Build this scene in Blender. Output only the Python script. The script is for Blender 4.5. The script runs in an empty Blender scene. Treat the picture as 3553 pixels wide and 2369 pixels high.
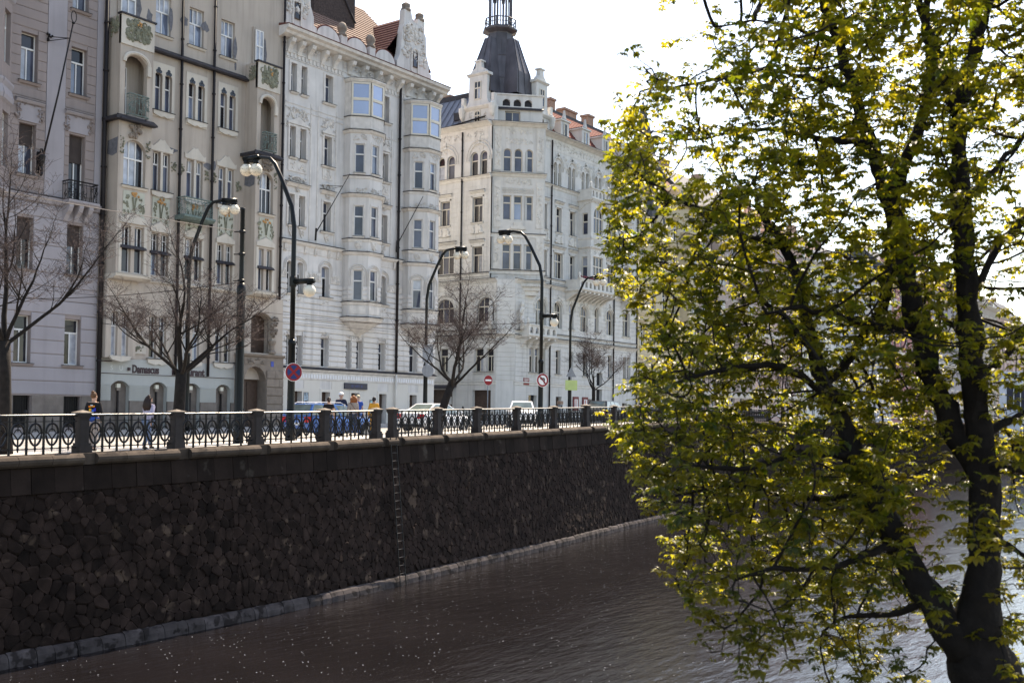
import bpy, math, random
import numpy as np
from mathutils import Vector, Matrix
random.seed(11)
S = bpy.context.scene
COL = S.collection
PI = math.pi
# ---------------------------------------------------------------- camera
CAMZ = 6.65
th, pit, rol = math.radians(36.16), math.radians(1.6), 0.0135
Fv = Vector((math.cos(th)*math.cos(pit), math.sin(th)*math.cos(pit), math.sin(pit)))
R0 = Vector((math.sin(th), -math.cos(th), 0)); U0 = R0.cross(Fv)
Rv = R0*math.cos(rol) + U0*math.sin(rol); Uv = U0*math.cos(rol) - R0*math.sin(rol)
cd = bpy.data.cameras.new('camera'); cam = bpy.data.objects.new('camera', cd); COL.objects.link(cam)
cd.sensor_width = 36; cd.lens = 37.49; cd.shift_y = 0.0424
cd.clip_start = 0.1; cd.clip_end = 3000
m3 = Matrix((Rv, Uv, -Fv)).transposed()
cam.matrix_world = Matrix.Translation((0, 0, CAMZ)) @ m3.to_4x4()
cd.dof.use_dof = True; cd.dof.focus_distance = 62; cd.dof.aperture_fstop = 2.4
S.camera = cam
# ---------------------------------------------------------------- sky, sun, exposure
SUN_AZ, SUN_EL = math.radians(14), math.radians(53)      # azimuth counted from +X (along the river) towards +Y
W = bpy.data.worlds.new('World'); S.world = W; W.use_nodes = True
nt = W.node_tree; bg = nt.nodes['Background']
sk = nt.nodes.new('ShaderNodeTexSky'); sk.sky_type = 'NISHITA'; sk.sun_disc = False
sk.sun_elevation = SUN_EL; sk.sun_rotation = PI/2 - SUN_AZ
sk.altitude = 200; sk.air_density = 1.0; sk.dust_density = 0.9; sk.ozone_density = 1.0
nt.links.new(sk.outputs[0], bg.inputs[0]); bg.inputs[1].default_value = 0.15
sd = bpy.data.lights.new('sun', 'SUN'); sd.energy = 4.6; sd.angle = math.radians(0.53); sd.color = (1, .955, .88)
so = bpy.data.objects.new('sun', sd); COL.objects.link(so)
sdir = Vector((math.cos(SUN_AZ)*math.cos(SUN_EL), math.sin(SUN_AZ)*math.cos(SUN_EL), math.sin(SUN_EL)))
so.rotation_euler = sdir.to_track_quat('Z', 'Y').to_euler(); so.location = sdir*150
S.view_settings.view_transform = 'Standard'; S.view_settings.look = 'None'
S.view_settings.exposure = 1.58; S.view_settings.gamma = 1
S.view_settings.use_white_balance = True; S.view_settings.white_balance_temperature = 8000; S.view_settings.white_balance_tint = 12
# ---------------------------------------------------------------- materials
MATS = {}
def mat(name, col, rough=.8, var=.12, scale=1.5, streak=0, bump=.0, bscale=30, spec=.3, metal=0, trans=0, ior=1.45, fleck=None, rnd=0):
    """procedural material: base colour with soft blotches, vertical weather streaks, fine relief"""
    if name in MATS: return MATS[name]
    m = bpy.data.materials.new(name); m.use_nodes = True; MATS[name] = m
    n = m.node_tree; L = n.links.new; p = n.nodes['Principled BSDF']
    p.inputs['Roughness'].default_value = rough; p.inputs['Metallic'].default_value = metal
    p.inputs['Specular IOR Level'].default_value = spec; p.inputs['IOR'].default_value = ior
    tc = n.nodes.new('ShaderNodeTexCoord')
    def mixc(fac, a, b):
        x = n.nodes.new('ShaderNodeMix'); x.data_type = 'RGBA'
        if isinstance(fac, float): x.inputs[0].default_value = fac
        else: L(fac, x.inputs[0])
        for v, i in ((a, 6), (b, 7)):
            if isinstance(v, tuple): x.inputs[i].default_value = v+(1,) if len(v) == 3 else v
            else: L(v, x.inputs[i])
        return x.outputs[2]
    def noise(sc, vec=None, det=5):
        t = n.nodes.new('ShaderNodeTexNoise'); t.inputs['Scale'].default_value = sc; t.inputs['Detail'].default_value = det
        L(vec or tc.outputs['Object'], t.inputs['Vector']); return t.outputs['Fac']
    def ramp(fac, a, b):
        t = n.nodes.new('ShaderNodeMapRange'); t.inputs[1].default_value = a; t.inputs[2].default_value = b; L(fac, t.inputs[0]); return t.outputs[0]
    lo = tuple(c*(1-var) for c in col); hi = tuple(min(1, c*(1+var)) for c in col)
    out = mixc(ramp(noise(scale), .3, .7), lo, hi)
    if streak:
        mp = n.nodes.new('ShaderNodeMapping'); mp.inputs['Scale'].default_value = (3.2, 3.2, .22); L(tc.outputs['Object'], mp.inputs[0])
        st = ramp(noise(1.0, mp.outputs[0], 6), .5, .78)
        mu = n.nodes.new('ShaderNodeMath'); mu.operation = 'MULTIPLY'; mu.inputs[1].default_value = streak; L(st, mu.inputs[0])
        out = mixc(mu.outputs[0], out, tuple(c*.42 for c in col))
    if fleck:
        fc, fs, ft = fleck
        out = mixc(ramp(noise(fs, None, 3), ft, ft+.06), out, fc)
    if rnd:
        oi = n.nodes.new('ShaderNodeObjectInfo'); a = n.nodes.new('ShaderNodeMapRange')
        a.inputs[3].default_value = 1-rnd; a.inputs[4].default_value = 1+rnd; L(oi.outputs['Random'], a.inputs[0])
        vm = n.nodes.new('ShaderNodeVectorMath'); vm.operation = 'SCALE'; L(out, vm.inputs[0]); L(a.outputs[0], vm.inputs['Scale']); out = vm.outputs[0]
    L(out, p.inputs['Base Color'])
    if bump:
        b = n.nodes.new('ShaderNodeBump'); b.inputs['Strength'].default_value = bump; b.inputs['Distance'].default_value = .02
        L(noise(bscale), b.inputs['Height']); L(b.outputs[0], p.inputs['Normal'])
    return m
# ---------------------------------------------------------------- mesh builder
class Frame:
    """a vertical face: s along it (left to right seen from outside), d out of it, z up"""
    def __init__(self, x, y, ang=0):
        a = math.radians(ang); self.o = (x, y); self.c, self.s = math.cos(a), math.sin(a)
    def p(self, s, d, z): return (self.o[0]+s*self.c+d*self.s, self.o[1]+s*self.s-d*self.c, z)
WF = Frame(0, 0, 0)
class B:
    def __init__(self): self.v = []; self.f = []
    def add(self, vs, fs):
        k = len(self.v); self.v += vs; self.f += [tuple(i+k for i in f) for f in fs]; return self
    def quad(self, a, b, c, d): return self.add([a, b, c, d], [(0, 1, 2, 3)])
    def box(self, fr, s0, s1, d0, d1, z0, z1):
        P = [fr.p(s, d, z) for z in (z0, z1) for d in (d0, d1) for s in (s0, s1)]
        return self.add(P, [(0, 2, 3, 1), (4, 5, 7, 6), (0, 1, 5, 4), (2, 6, 7, 3), (0, 4, 6, 2), (1, 3, 7, 5)])
    def poly(self, fr, pts, d0, d1):
        n = len(pts); P = [fr.p(s, d, z) for d in (d0, d1) for s, z in pts]
        return self.add(P, [tuple(range(n))[::-1], tuple(range(n, 2*n))]+[(i, (i+1) % n, n+(i+1) % n, n+i) for i in range(n)])
    def prof(self, fr, s0, s1, pts):
        n = len(pts); P = [fr.p(s, d, z) for s in (s0, s1) for d, z in pts]
        return self.add(P, [tuple(range(n)), tuple(range(n, 2*n))[::-1]]+[(i, n+i, n+(i+1) % n, (i+1) % n) for i in range(n)])
    def lathe(self, c, prof, n=12, a0=0.0, sx=1, sy=1):
        P = []
        for r, z in prof:
            for i in range(n):
                a = a0+2*PI*i/n; P.append((c[0]+r*sx*math.cos(a), c[1]+r*sy*math.sin(a), c[2]+z))
        m = len(prof); F = [(j*n+i, j*n+(i+1) % n, (j+1)*n+(i+1) % n, (j+1)*n+i) for j in range(m-1) for i in range(n)]
        F.append(tuple(range(n))[::-1]); F.append(tuple(range((m-1)*n, m*n)))
        return self.add(P, F)
    def tube(self, pts, rad, n=6, cap=True):
        P = []; m = len(pts); pts = [Vector(p) for p in pts]
        if not isinstance(rad, (list, tuple)): rad = [rad]*m
        ref = Vector((0, 0, 1)); d0 = (pts[-1]-pts[0])
        if d0.length > 0 and abs(d0.normalized().z) > .9: ref = Vector((1, 0, 0))
        for i, p in enumerate(pts):
            d = (pts[min(i+1, m-1)]-pts[max(i-1, 0)])
            d = d.normalized() if d.length > 1e-9 else Vector((0, 0, 1))
            x = d.cross(ref); x = x.normalized() if x.length > 1e-6 else Vector((1, 0, 0)); y = d.cross(x)
            for k in range(n):
                a = 2*PI*k/n; q = p+(x*math.cos(a)+y*math.sin(a))*rad[i]; P.append((q.x, q.y, q.z))
        F = [(j*n+i, j*n+(i+1) % n, (j+1)*n+(i+1) % n, (j+1)*n+i) for j in range(m-1) for i in range(n)]
        if cap: F += [tuple(range(n))[::-1], tuple(range((m-1)*n, m*n))]
        return self.add(P, F)
    def ell(self, c, r, n=8, m=5, fr=None):
        """ellipsoid; with a frame c and r are (s, d, z)"""
        P = []
        for j in range(m+1):
            t = -PI/2+PI*j/m
            for i in range(n):
                a = 2*PI*i/n
                q = (c[0]+r[0]*math.cos(t)*math.cos(a), c[1]+r[1]*math.cos(t)*math.sin(a), c[2]+r[2]*math.sin(t))
                P.append(fr.p(*q) if fr else q)
        return self.add(P, [(j*n+i, j*n+(i+1) % n, (j+1)*n+(i+1) % n, (j+1)*n+i) for j in range(m) for i in range(n)])
    def relief(self, fr, s0, s1, z0, z1, d, n, seed, h=.06):
        """carved ornament: leaf lobes and scrolls"""
        r = random.Random(seed); w, g = s1-s0, z1-z0; k = min(w, g)
        for i in range(n):
            s = s0+w*(.08+.84*r.random()); z = z0+g*(.08+.84*r.random()); a = k*r.uniform(.09, .2)
            if r.random() < .35:
                t0 = r.uniform(0, 6.28); pts = [fr.p(s+a*(1-.1*j)*math.cos(t0+j*.8), d+h*.5, z+a*(1-.1*j)*math.sin(t0+j*.8)) for j in range(7)]
                self.tube(pts, [h*.5]*4+[h*.4, h*.35, h*.3], 4)
            else: self.ell((s, d, z), (a*r.uniform(.5, 1), h*r.uniform(.7, 1.3), a*r.uniform(.6, 1.3)), 6, 4, fr)
        return self
    def wall(self, fr, s0, s1, z0, z1, ops, d=0, dep=.3, ends=True):
        """wall sheet with real openings and reveals; ops (s0,s1,z0,z1[,rise])"""
        ss = sorted({s0, s1, *[o[0] for o in ops], *[o[1] for o in ops]}); zs = sorted({z0, z1, *[o[2] for o in ops], *[o[3] for o in ops]})
        ss = [s for s in ss if s0 <= s <= s1]; zs = [z for z in zs if z0 <= z <= z1]
        for zi in range(len(zs)-1):
            run = None
            for si in range(len(ss)-1):
                cs, cz = (ss[si]+ss[si+1])/2, (zs[zi]+zs[zi+1])/2
                hole = any(o[0] < cs < o[1] and o[2] < cz < o[3] for o in ops)
                if not hole:
                    if run is None: run = ss[si]
                if (hole or si == len(ss)-2) and run is not None:
                    e = ss[si] if hole else ss[si+1]
                    self.quad(fr.p(run, d, zs[zi]), fr.p(e, d, zs[zi]), fr.p(e, d, zs[zi+1]), fr.p(run, d, zs[zi+1])); run = None
        for o in ops:
            a, b, c, e = o[:4]; rise = o[4] if len(o) > 4 else 0; t = e-rise
            self.quad(fr.p(a, d, c), fr.p(a, d-dep, c), fr.p(a, d-dep, t), fr.p(a, d, t))
            self.quad(fr.p(b, d, t), fr.p(b, d-dep, t), fr.p(b, d-dep, c), fr.p(b, d, c))
            self.quad(fr.p(a, d, c), fr.p(b, d, c), fr.p(b, d-dep, c), fr.p(a, d-dep, c))
            if not rise: self.quad(fr.p(a, d, e), fr.p(a, d-dep, e), fr.p(b, d-dep, e), fr.p(b, d, e))
            else:
                w = (b-a)/2; N = 10
                if rise >= w*.98: f = lambda q: t+rise*math.sqrt(max(0, 1-q*q))
                else:
                    R = (w*w+rise*rise)/(2*rise); f = lambda q: e-R+math.sqrt(max(0, R*R-(q*w)**2))
                cv = [((a+b)/2+w*q, f(q)) for q in [-math.cos(PI*i/N) for i in range(N+1)]]
                for i in range(N):
                    (x0, y0), (x1, y1) = cv[i], cv[i+1]
                    self.quad(fr.p(x0, d, y0), fr.p(x1, d, y1), fr.p(x1, d, e), fr.p(x0, d, e))
                    self.quad(fr.p(x0, d, y0), fr.p(x0, d-dep, y0), fr.p(x1, d-dep, y1), fr.p(x1, d, y1))
        if ends:
            for s in (s0, s1): self.quad(fr.p(s, d, z0), fr.p(s, d-dep, z0), fr.p(s, d-dep, z1), fr.p(s, d, z1))
            self.quad(fr.p(s0, d, z1), fr.p(s1, d, z1), fr.p(s1, d-dep, z1), fr.p(s0, d-dep, z1))
        return self
def wloc(o):
    l = Vector((0, 0, 0))
    while o is not None: l += o.location; o = o.parent
    return l
def tag(o, label=None, cat=None, group=None, kind=None):
    for k, v in (('label', label), ('category', cat), ('group', group), ('kind', kind)):
        if v: o[k] = v
    return o
def obj(name, b, m, parent=None, smooth=False, label=None, cat=None, group=None, kind=None, loc=None):
    me = bpy.data.meshes.new(name)
    off = wloc(parent) if parent is not None else Vector((0, 0, 0))
    if loc: off = off*0+Vector(loc)
    vs = b.v if off.length == 0 else [(v[0]-off.x, v[1]-off.y, v[2]-off.z) for v in b.v]
    me.from_pydata(vs, [], b.f); me.materials.append(m)
    if smooth: me.shade_smooth()
    o = bpy.data.objects.new(name, me); COL.objects.link(o); o.parent = parent
    if loc: o.location = Vector(loc)-(wloc(parent) if parent is not None else Vector((0, 0, 0)))
    tag(o, label, cat, group, kind); return o
def inst(name, me, parent, loc, rz=0, scale=None):
    o = bpy.data.objects.new(name, me); COL.objects.link(o); o.parent = parent
    l = Vector(loc)-(wloc(parent) if parent is not None else Vector((0, 0, 0)))
    o.location = l; o.rotation_euler = (0, 0, rz)
    if scale: o.scale = scale
    return o
def thing(name, label, cat, loc=(0, 0, 0), group=None):
    o = bpy.data.objects.new(name, None); COL.objects.link(o); o.location = loc; o.empty_display_size = .3
    return tag(o, label, cat, group)
# ---------------------------------------------------------------- palette
P_ROSE = mat('rose_grey_plaster', (.25, .208, .2), .9, .08, .6, .25, .15)
P_LILAC = mat('lilac_grey_plaster', (.29, .268, .285), .9, .07, .7, .2, .15)
P_TAN = mat('tan_render', (.4, .345, .3), .92, .1, .5, .45, .2)
P_TANL = mat('pale_tan_trim', (.5, .455, .4), .9, .09, .8, .3, .15)
P_MINT = mat('pale_grey_green_render', (.365, .375, .365), .9, .06, .8, .1, .1)
P_STONE = mat('brown_portal_stone', (.2, .165, .14), .9, .2, 2, .3, .4, 14)
P_PLINTH = mat('soot_brown_plinth', (.16, .135, .12), .9, .2, 2, .4, .4, 12)
P_WHITE = mat('warm_white_plaster', (.57, .545, .53), .9, .1, .9, .55, .12)
P_WTRIM = mat('off_white_stucco', (.58, .545, .515), .9, .12, 3, .35, .25, 18)
P_WBASE = mat('ivory_ground_floor_render', (.58, .545, .5), .9, .04, .8, .08, .1)
P_CREAM = mat('cream_white_plaster', (.57, .56, .54), .9, .09, .9, .45, .12)
P_CTRIM = mat('cream_stucco_relief', (.6, .58, .545), .9, .1, 3, .3, .25, 18)
P_YELL = mat('pale_yellow_plaster', (.52, .44, .31), .9, .07, .7, .2, .1)
P_PINK = mat('dusty_pink_plaster', (.5, .36, .33), .9, .08, .7, .2, .1)
P_BROWN = mat('grey_brown_plaster', (.4, .32, .29), .9, .08, .7, .25, .1)
P_RED = mat('raspberry_plaster', (.36, .18, .18), .9, .08, .7, .2, .1)
P_GREY = mat('cool_grey_plaster', (.46, .46, .5), .9, .08, .7, .2, .1)
LEAD = mat('dark_lead_sheet', (.03, .028, .034), .6, .2, 3, 0, .1)
COPPER = mat('weathered_copper_roof', (.075, .07, .08), .5, .35, .9, .5, .15, 8, .4)
SHEETR = mat('grey_sheet_metal_roof', (.13, .14, .17), .42, .15, 1, .2, .05, 8, .5)
TILE = mat('orange_clay_tile', (.18, .12, .1), .9, .25, 6, .2, .3, 40)
TILED = mat('dark_red_clay_tile', (.13, .05, .042), .9, .25, 6, .3, .3, 40)
BRICKD = mat('sooty_chimney_brick', (.06, .045, .042), .95, .35, 9, .2, .5, 60)
BRICK = mat('chimney_brick', (.3, .2, .15), .95, .25, 8, .3, .4, 50)
GREEN_T = mat('sage_glazed_relief', (.17, .17, .125), .7, .3, 6, .3, .3, 25)
OCHRE = mat('ochre_flower_relief', (.4, .21, .08), .7, .3, 9, .1, .2)
PATINA = mat('verdigris_iron', (.13, .175, .165), .75, .25, 7, .2, .1)
IRON = mat('black_iron', (.007, .006, .007), .5, .2, 5, 0, .05, 60, .3)
LAMPG = mat('dark_green_black_paint', (.004, .005, .0055), .35, .15, 5, 0, .03, 60, .22)
PIPE = mat('brown_black_downpipe', (.014, .011, .012), .6, .2, 3, .2)
FRAMEW = mat('white_window_paint', (.66, .65, .64), .6, .06, 4)
FRAMEB = mat('cream_window_paint', (.6, .55, .47), .6, .06, 4)
FRAMED = mat('dark_brown_joinery', (.07, .045, .035), .55, .2, 6)
G_DARK = mat('dark_window_glass', (.02, .02, .026), .05, .5, .7, 0, 0, 1, .4, 0, 0, 1.5, None, .5)
G_MID = mat('grey_blue_window_glass', (.06, .068, .1), .05, .45, .8, 0, 0, 1, .45, 0, 0, 1.5, None, .4)
G_SKY = mat('painted_sky_glass', (.15, .2, .36), .03, .15, .6, 0, 0, 1, 1, .0, 0, 1.75, None, .15)  # blue of the reflected sky is put into the base colour
G_CURT = mat('curtained_glass', (.34, .36, .41), .1, .3, 2.5, 0, 0, 1, .5, 0, 0, 1.5, None, .25)
G_BLUE = mat('sky_tinted_glass', (.14, .17, .24), .04, .4, .8, 0, 0, 1, .7, 0, 0, 1.6, None, .3)
G_BLIND = mat('brown_roller_blind', (.05, .038, .035), .8, .15, 3)
PATCH = mat('exposed_grey_render_patch', (.13, .13, .145), .95, .25, 5, 0, .4, 20)
# ---------------------------------------------------------------- street level, quay line
def zg(u): return 5.41+.0185*(min(u, 66)-14.2)
WL = np.array([(-30, 25.6), (6, 26.2), (14.2, 26.35), (20, 26.55), (26.3, 27.05), (30.4, 27.75), (37.2, 28.85), (45, 30.0), (53.7, 31.6), (64, 33.2), (78, 35.3), (95, 36.6), (130, 37.6), (330, 38.5)])
SEG = np.hypot(*np.diff(WL, axis=0).T); ARC = np.concatenate([[0], np.cumsum(SEG)])
def wxy(s): return float(np.interp(s, ARC, WL[:, 0])), float(np.interp(s, ARC, WL[:, 1]))
def s_of_u(u): return float(np.interp(u, WL[:, 0], ARC))
def wdir(s):
    a = np.array(wxy(s+1.2))-np.array(wxy(s-1.2)); a /= np.hypot(*a); return float(a[0]), float(a[1])
def wallv(u): return float(np.interp(u, WL[:, 0], WL[:, 1]))
def WP(s, z, d=0.0, batter=True):
    x, y = wxy(s); tx, ty = wdir(s); o = d+(.1*(zg(x)-z) if batter else 0)
    return (x+ty*o, y-tx*o, z)
def wprof(b, s0, s1, prof, step=2.0, batter=False):
    """profile (d, dz below/above street) swept along the quay line"""
    n = max(1, int((s1-s0)/step)); k = len(prof); P = []
    for i in range(n+1):
        s = s0+(s1-s0)*i/n; g = zg(wxy(s)[0])
        P += [WP(s, g+dz, d, batter) for d, dz in prof]
    F = [(i*k+j, (i+1)*k+j, (i+1)*k+(j+1) % k, i*k+(j+1) % k) for i in range(n) for j in range(k)]
    return b.add(P, F+[tuple(range(k))[::-1], tuple(range(n*k, n*k+k))])
WATER_Z = .2
# water
wm = mat('river_water', (.0075, .0064, .007), .05, .2, .3, 0, 0, 1, .5, 0, 0, 1.33)
def water_nodes(m):
    n = m.node_tree; L = n.links.new; p = n.nodes['Principled BSDF']; tc = n.nodes.new('ShaderNodeTexCoord')
    mp = n.nodes.new('ShaderNodeMapping'); mp.inputs['Rotation'].default_value = (0, 0, math.radians(-52)); mp.inputs['Scale'].default_value = (1.0, 3.2, 1); L(tc.outputs['Object'], mp.inputs[0])
    a = n.nodes.new('ShaderNodeTexNoise'); a.inputs['Scale'].default_value = .75; a.inputs['Detail'].default_value = 6; a.inputs['Roughness'].default_value = .6; L(mp.outputs[0], a.inputs[0])
    bm = n.nodes.new('ShaderNodeBump'); bm.inputs['Strength'].default_value = .2; bm.inputs['Distance'].default_value = .2; L(a.outputs[0], bm.inputs['Height'])
    L(bm.outputs[0], p.inputs['Normal'])
    # sparkle on the ripples, painted into the colour as sparse pale specks
    v = n.nodes.new('ShaderNodeTexVoronoi'); v.inputs['Scale'].default_value = 6.5; v.inputs['Randomness'].default_value = 1
    mv = n.nodes.new('ShaderNodeMapping'); mv.inputs['Rotation'].default_value = (0, 0, .4); mv.inputs['Scale'].default_value = (1, 1.25, 1); L(tc.outputs['Object'], mv.inputs[0]); L(mv.outputs[0], v.inputs['Vector'])
    hs = n.nodes.new('ShaderNodeSeparateColor'); L(v.outputs['Color'], hs.inputs[0])
    th_ = n.nodes.new('ShaderNodeMapRange'); th_.inputs[1].default_value = .25; th_.inputs[2].default_value = 1; th_.inputs[3].default_value = 0.0; th_.inputs[4].default_value = .1; L(hs.outputs[0], th_.inputs[0])
    lt = n.nodes.new('ShaderNodeMath'); lt.operation = 'LESS_THAN'; L(v.outputs['Distance'], lt.inputs[0]); L(th_.outputs[0], lt.inputs[1])
    mx = n.nodes.new('ShaderNodeMix'); mx.data_type = 'RGBA'; L(lt.outputs[0], mx.inputs[0])
    src = p.inputs['Base Color'].links[0].from_socket; L(src, mx.inputs[6]); mx.inputs[7].default_value = (.58, .62, .7, 1); L(mx.outputs[2], p.inputs['Base Color'])
    rr = n.nodes.new('ShaderNodeMapRange'); rr.inputs[3].default_value = .06; rr.inputs[4].default_value = .8; L(lt.outputs[0], rr.inputs[0]); L(rr.outputs[0], p.inputs['Roughness'])
water_nodes(wm)
b = B(); b.quad((-400, -400, WATER_Z), (900, -400, WATER_Z), (900, 120, WATER_Z), (-400, 120, WATER_Z)); obj('water', b, wm, kind='structure')
# ground sheets of the street
ASPH = mat('pale_granite_setts', (.27, .255, .24), .85, .2, .8, 0, .3, 60)
PAVE = mat('pale_granite_paving', (.34, .32, .3), .8, .16, 3, 0, .3, 40)
KERB = mat('granite_kerb', (.33, .31, .3), .8, .2, 5, 0, .2, 40)
us = [-60, -30]+[i for i in range(-20, 140, 4)]+[180, 250, 330]
def strip(name, fv0, fv1, dz, m):
    b = B()
    for i in range(len(us)-1):
        a, c = us[i], us[i+1]
        b.quad((a, fv0(a), zg(a)+dz), (c, fv0(c), zg(c)+dz), (c, fv1(c), zg(c)+dz), (a, fv1(a), zg(a)+dz))
    return obj(name, b, m, kind='structure')
PW = 4.6
strip('riverside_pavement', lambda u: wallv(u)+.1, lambda u: wallv(u)+PW, -.1, PAVE)
strip('road', lambda u: wallv(u)+PW+.001, lambda u: 44.0, -.24, ASPH)
strip('far_pavement', lambda u: 44.12, lambda u: 47.59, -.11, PAVE)
def kerb(name, fv, w):
    k = B()
    for i in range(len(us)-1):
        a, c = us[i], us[i+1]; P = []
        for u in (a, c): P += [(u, fv(u), zg(u)-.3), (u, fv(u)+w, zg(u)-.3), (u, fv(u)+w, zg(u)-.095), (u, fv(u), zg(u)-.095)]
        k.add(P, [(0, 4, 5, 1), (1, 5, 6, 2), (2, 6, 7, 3), (3, 7, 4, 0)])
    obj(name, k, KERB, kind='structure')
kerb('river_kerb', lambda u: wallv(u)+PW, .16); kerb('far_kerb', lambda u: 43.98, .16)
b = B(); b.quad((-400, 47.55, 5.05), (900, 47.55, 5.05), (900, 900, 5.05), (-400, 900, 5.05)); obj('ground', b, ASPH, kind='structure')
b = B(); b.quad((56.6, 47.59, zg(60)-.243), (64.3, 47.59, zg(60)-.243), (64.3, 120, zg(60)-.243), (56.6, 120, zg(60)-.243)); obj('side_street', b, ASPH, kind='structure')
# tram rails: pairs of steel strips in the road
RAILM = mat('polished_tram_rail', (.3, .29, .28), .3, .1, 2, 0, 0, 1, .5, .9)
for o in (0, 1.44, 3.3, 4.74):
    b = B()
    for i in range(len(us)-1):
        a, c = us[i], us[i+1]; f = lambda u: min(wallv(u)+7.6, 38.8)+o
        b.quad((a, f(a), zg(a)-.235), (c, f(c), zg(c)-.235), (c, f(c)+.07, zg(c)-.235), (a, f(a)+.07, zg(a)-.235))
    obj('tram_rail', b, RAILM, kind='structure')
# ---------------------------------------------------------------- quay wall
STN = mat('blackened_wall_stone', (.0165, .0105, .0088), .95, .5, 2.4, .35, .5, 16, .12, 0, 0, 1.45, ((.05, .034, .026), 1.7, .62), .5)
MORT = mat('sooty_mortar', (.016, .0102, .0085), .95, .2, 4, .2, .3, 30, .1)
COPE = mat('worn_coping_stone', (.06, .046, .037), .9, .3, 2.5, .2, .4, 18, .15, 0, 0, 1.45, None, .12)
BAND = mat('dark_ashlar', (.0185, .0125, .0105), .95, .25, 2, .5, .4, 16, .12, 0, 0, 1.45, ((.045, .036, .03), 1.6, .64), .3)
LEDG = mat('pale_waterline_stone', (.05, .042, .042), .9, .4, 3.5, .4, .4, 16, .15, 0, 0, 1.45, ((.016, .013, .013), 2.4, .53), .2)
qw = thing('quay_wall', 'tall soot-dark rubble stone embankment wall rising from the river', 'wall', (14.2, 26.3, 0))
sA, sB = s_of_u(-20), s_of_u(320)
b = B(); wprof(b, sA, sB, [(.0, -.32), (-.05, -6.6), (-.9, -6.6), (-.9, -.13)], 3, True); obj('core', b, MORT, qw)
# coping: a rounded roll, one stone after the other, broken at the posts
POSTS = [3.6, 6.9, 10.1, 13.4, 16.62, 19.75, 23.0, 26.25, 29.45, 30.55, 33.83, 37.2, 40.95, 45.0, 49.3, 53.6, 57.6, 61.6, 65.6, 69.6, 73.6, 77.6, 82, 87]
roll = [(-.42, -.11), (-.42, .005), (.12, .005), (.2, -.03), (.255, -.1), (.26, -.17), (.23, -.24), (.16, -.3), (-.42, -.3)]
sp = [s_of_u(u) for u in POSTS]
for i in range(len(sp)-1):
    a, c = sp[i]+.2, sp[i+1]-.2; n = max(1, round((c-a)/1.05))
    for k in range(n):
        b = B(); wprof(b, a+(c-a)*k/n+.006, a+(c-a)*(k+1)/n-.006, roll, 1.2); obj('coping_stone', b, COPE, qw, smooth=False)
for s in sp:
    b = B(); wprof(b, s-.2, s+.2, [(-.42, -.11), (-.42, .004), (.1, .004), (.1, -.3), (-.42, -.3)], 1); obj('coping_block', b, COPE, qw)
b = B(); wprof(b, sp[-1], sB, roll, 6); obj('coping_run', b, COPE, qw)
# smooth ashlar band under the coping with a string line
def band_stones():
    r = random.Random(5); s = s_of_u(8)
    while s < s_of_u(84):
        w = r.uniform(.55, .95); b = B(); o = r.uniform(.0, .02)
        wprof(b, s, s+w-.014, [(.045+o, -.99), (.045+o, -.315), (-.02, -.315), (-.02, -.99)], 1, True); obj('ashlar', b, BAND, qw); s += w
    b = B(); wprof(b, s, sB, [(.05, -.99), (.05, -.315), (-.02, -.315), (-.02, -.99)], 5, True); obj('ashlar_run', b, BAND, qw)
    b = B(); wprof(b, sA, s_of_u(8), [(.05, -.99), (.05, -.315), (-.02, -.315), (-.02, -.99)], 5, True); obj('ashlar_run', b, BAND, qw)
band_stones()
# waterline ledge
def ledge():
    r = random.Random(6); s = s_of_u(9)
    while s < s_of_u(84):
        w = r.uniform(.45, .9); b = B(); n = 2; t = .36+r.uniform(-.02, .02); o = r.uniform(0, .012); P = []
        for i in range(3):
            q = s+(w-.02)*i/2; e = .012 if i != 1 else .0
            P += [WP(q, -.3, .17+o), WP(q, WATER_Z+t*.5-e, .15+o-e), WP(q, WATER_Z+t*.85-e, .1+o-e), WP(q, WATER_Z+t-e, -.01)]
        b.add(P, [(i*4+j, i*4+4+j, i*4+5+j, i*4+1+j) for i in range(2) for j in range(3)]+[(3, 2, 1, 0), (8, 9, 10, 11)]); obj('ledge_stone', b, LEDG, qw); s += w
ledge()
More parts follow.
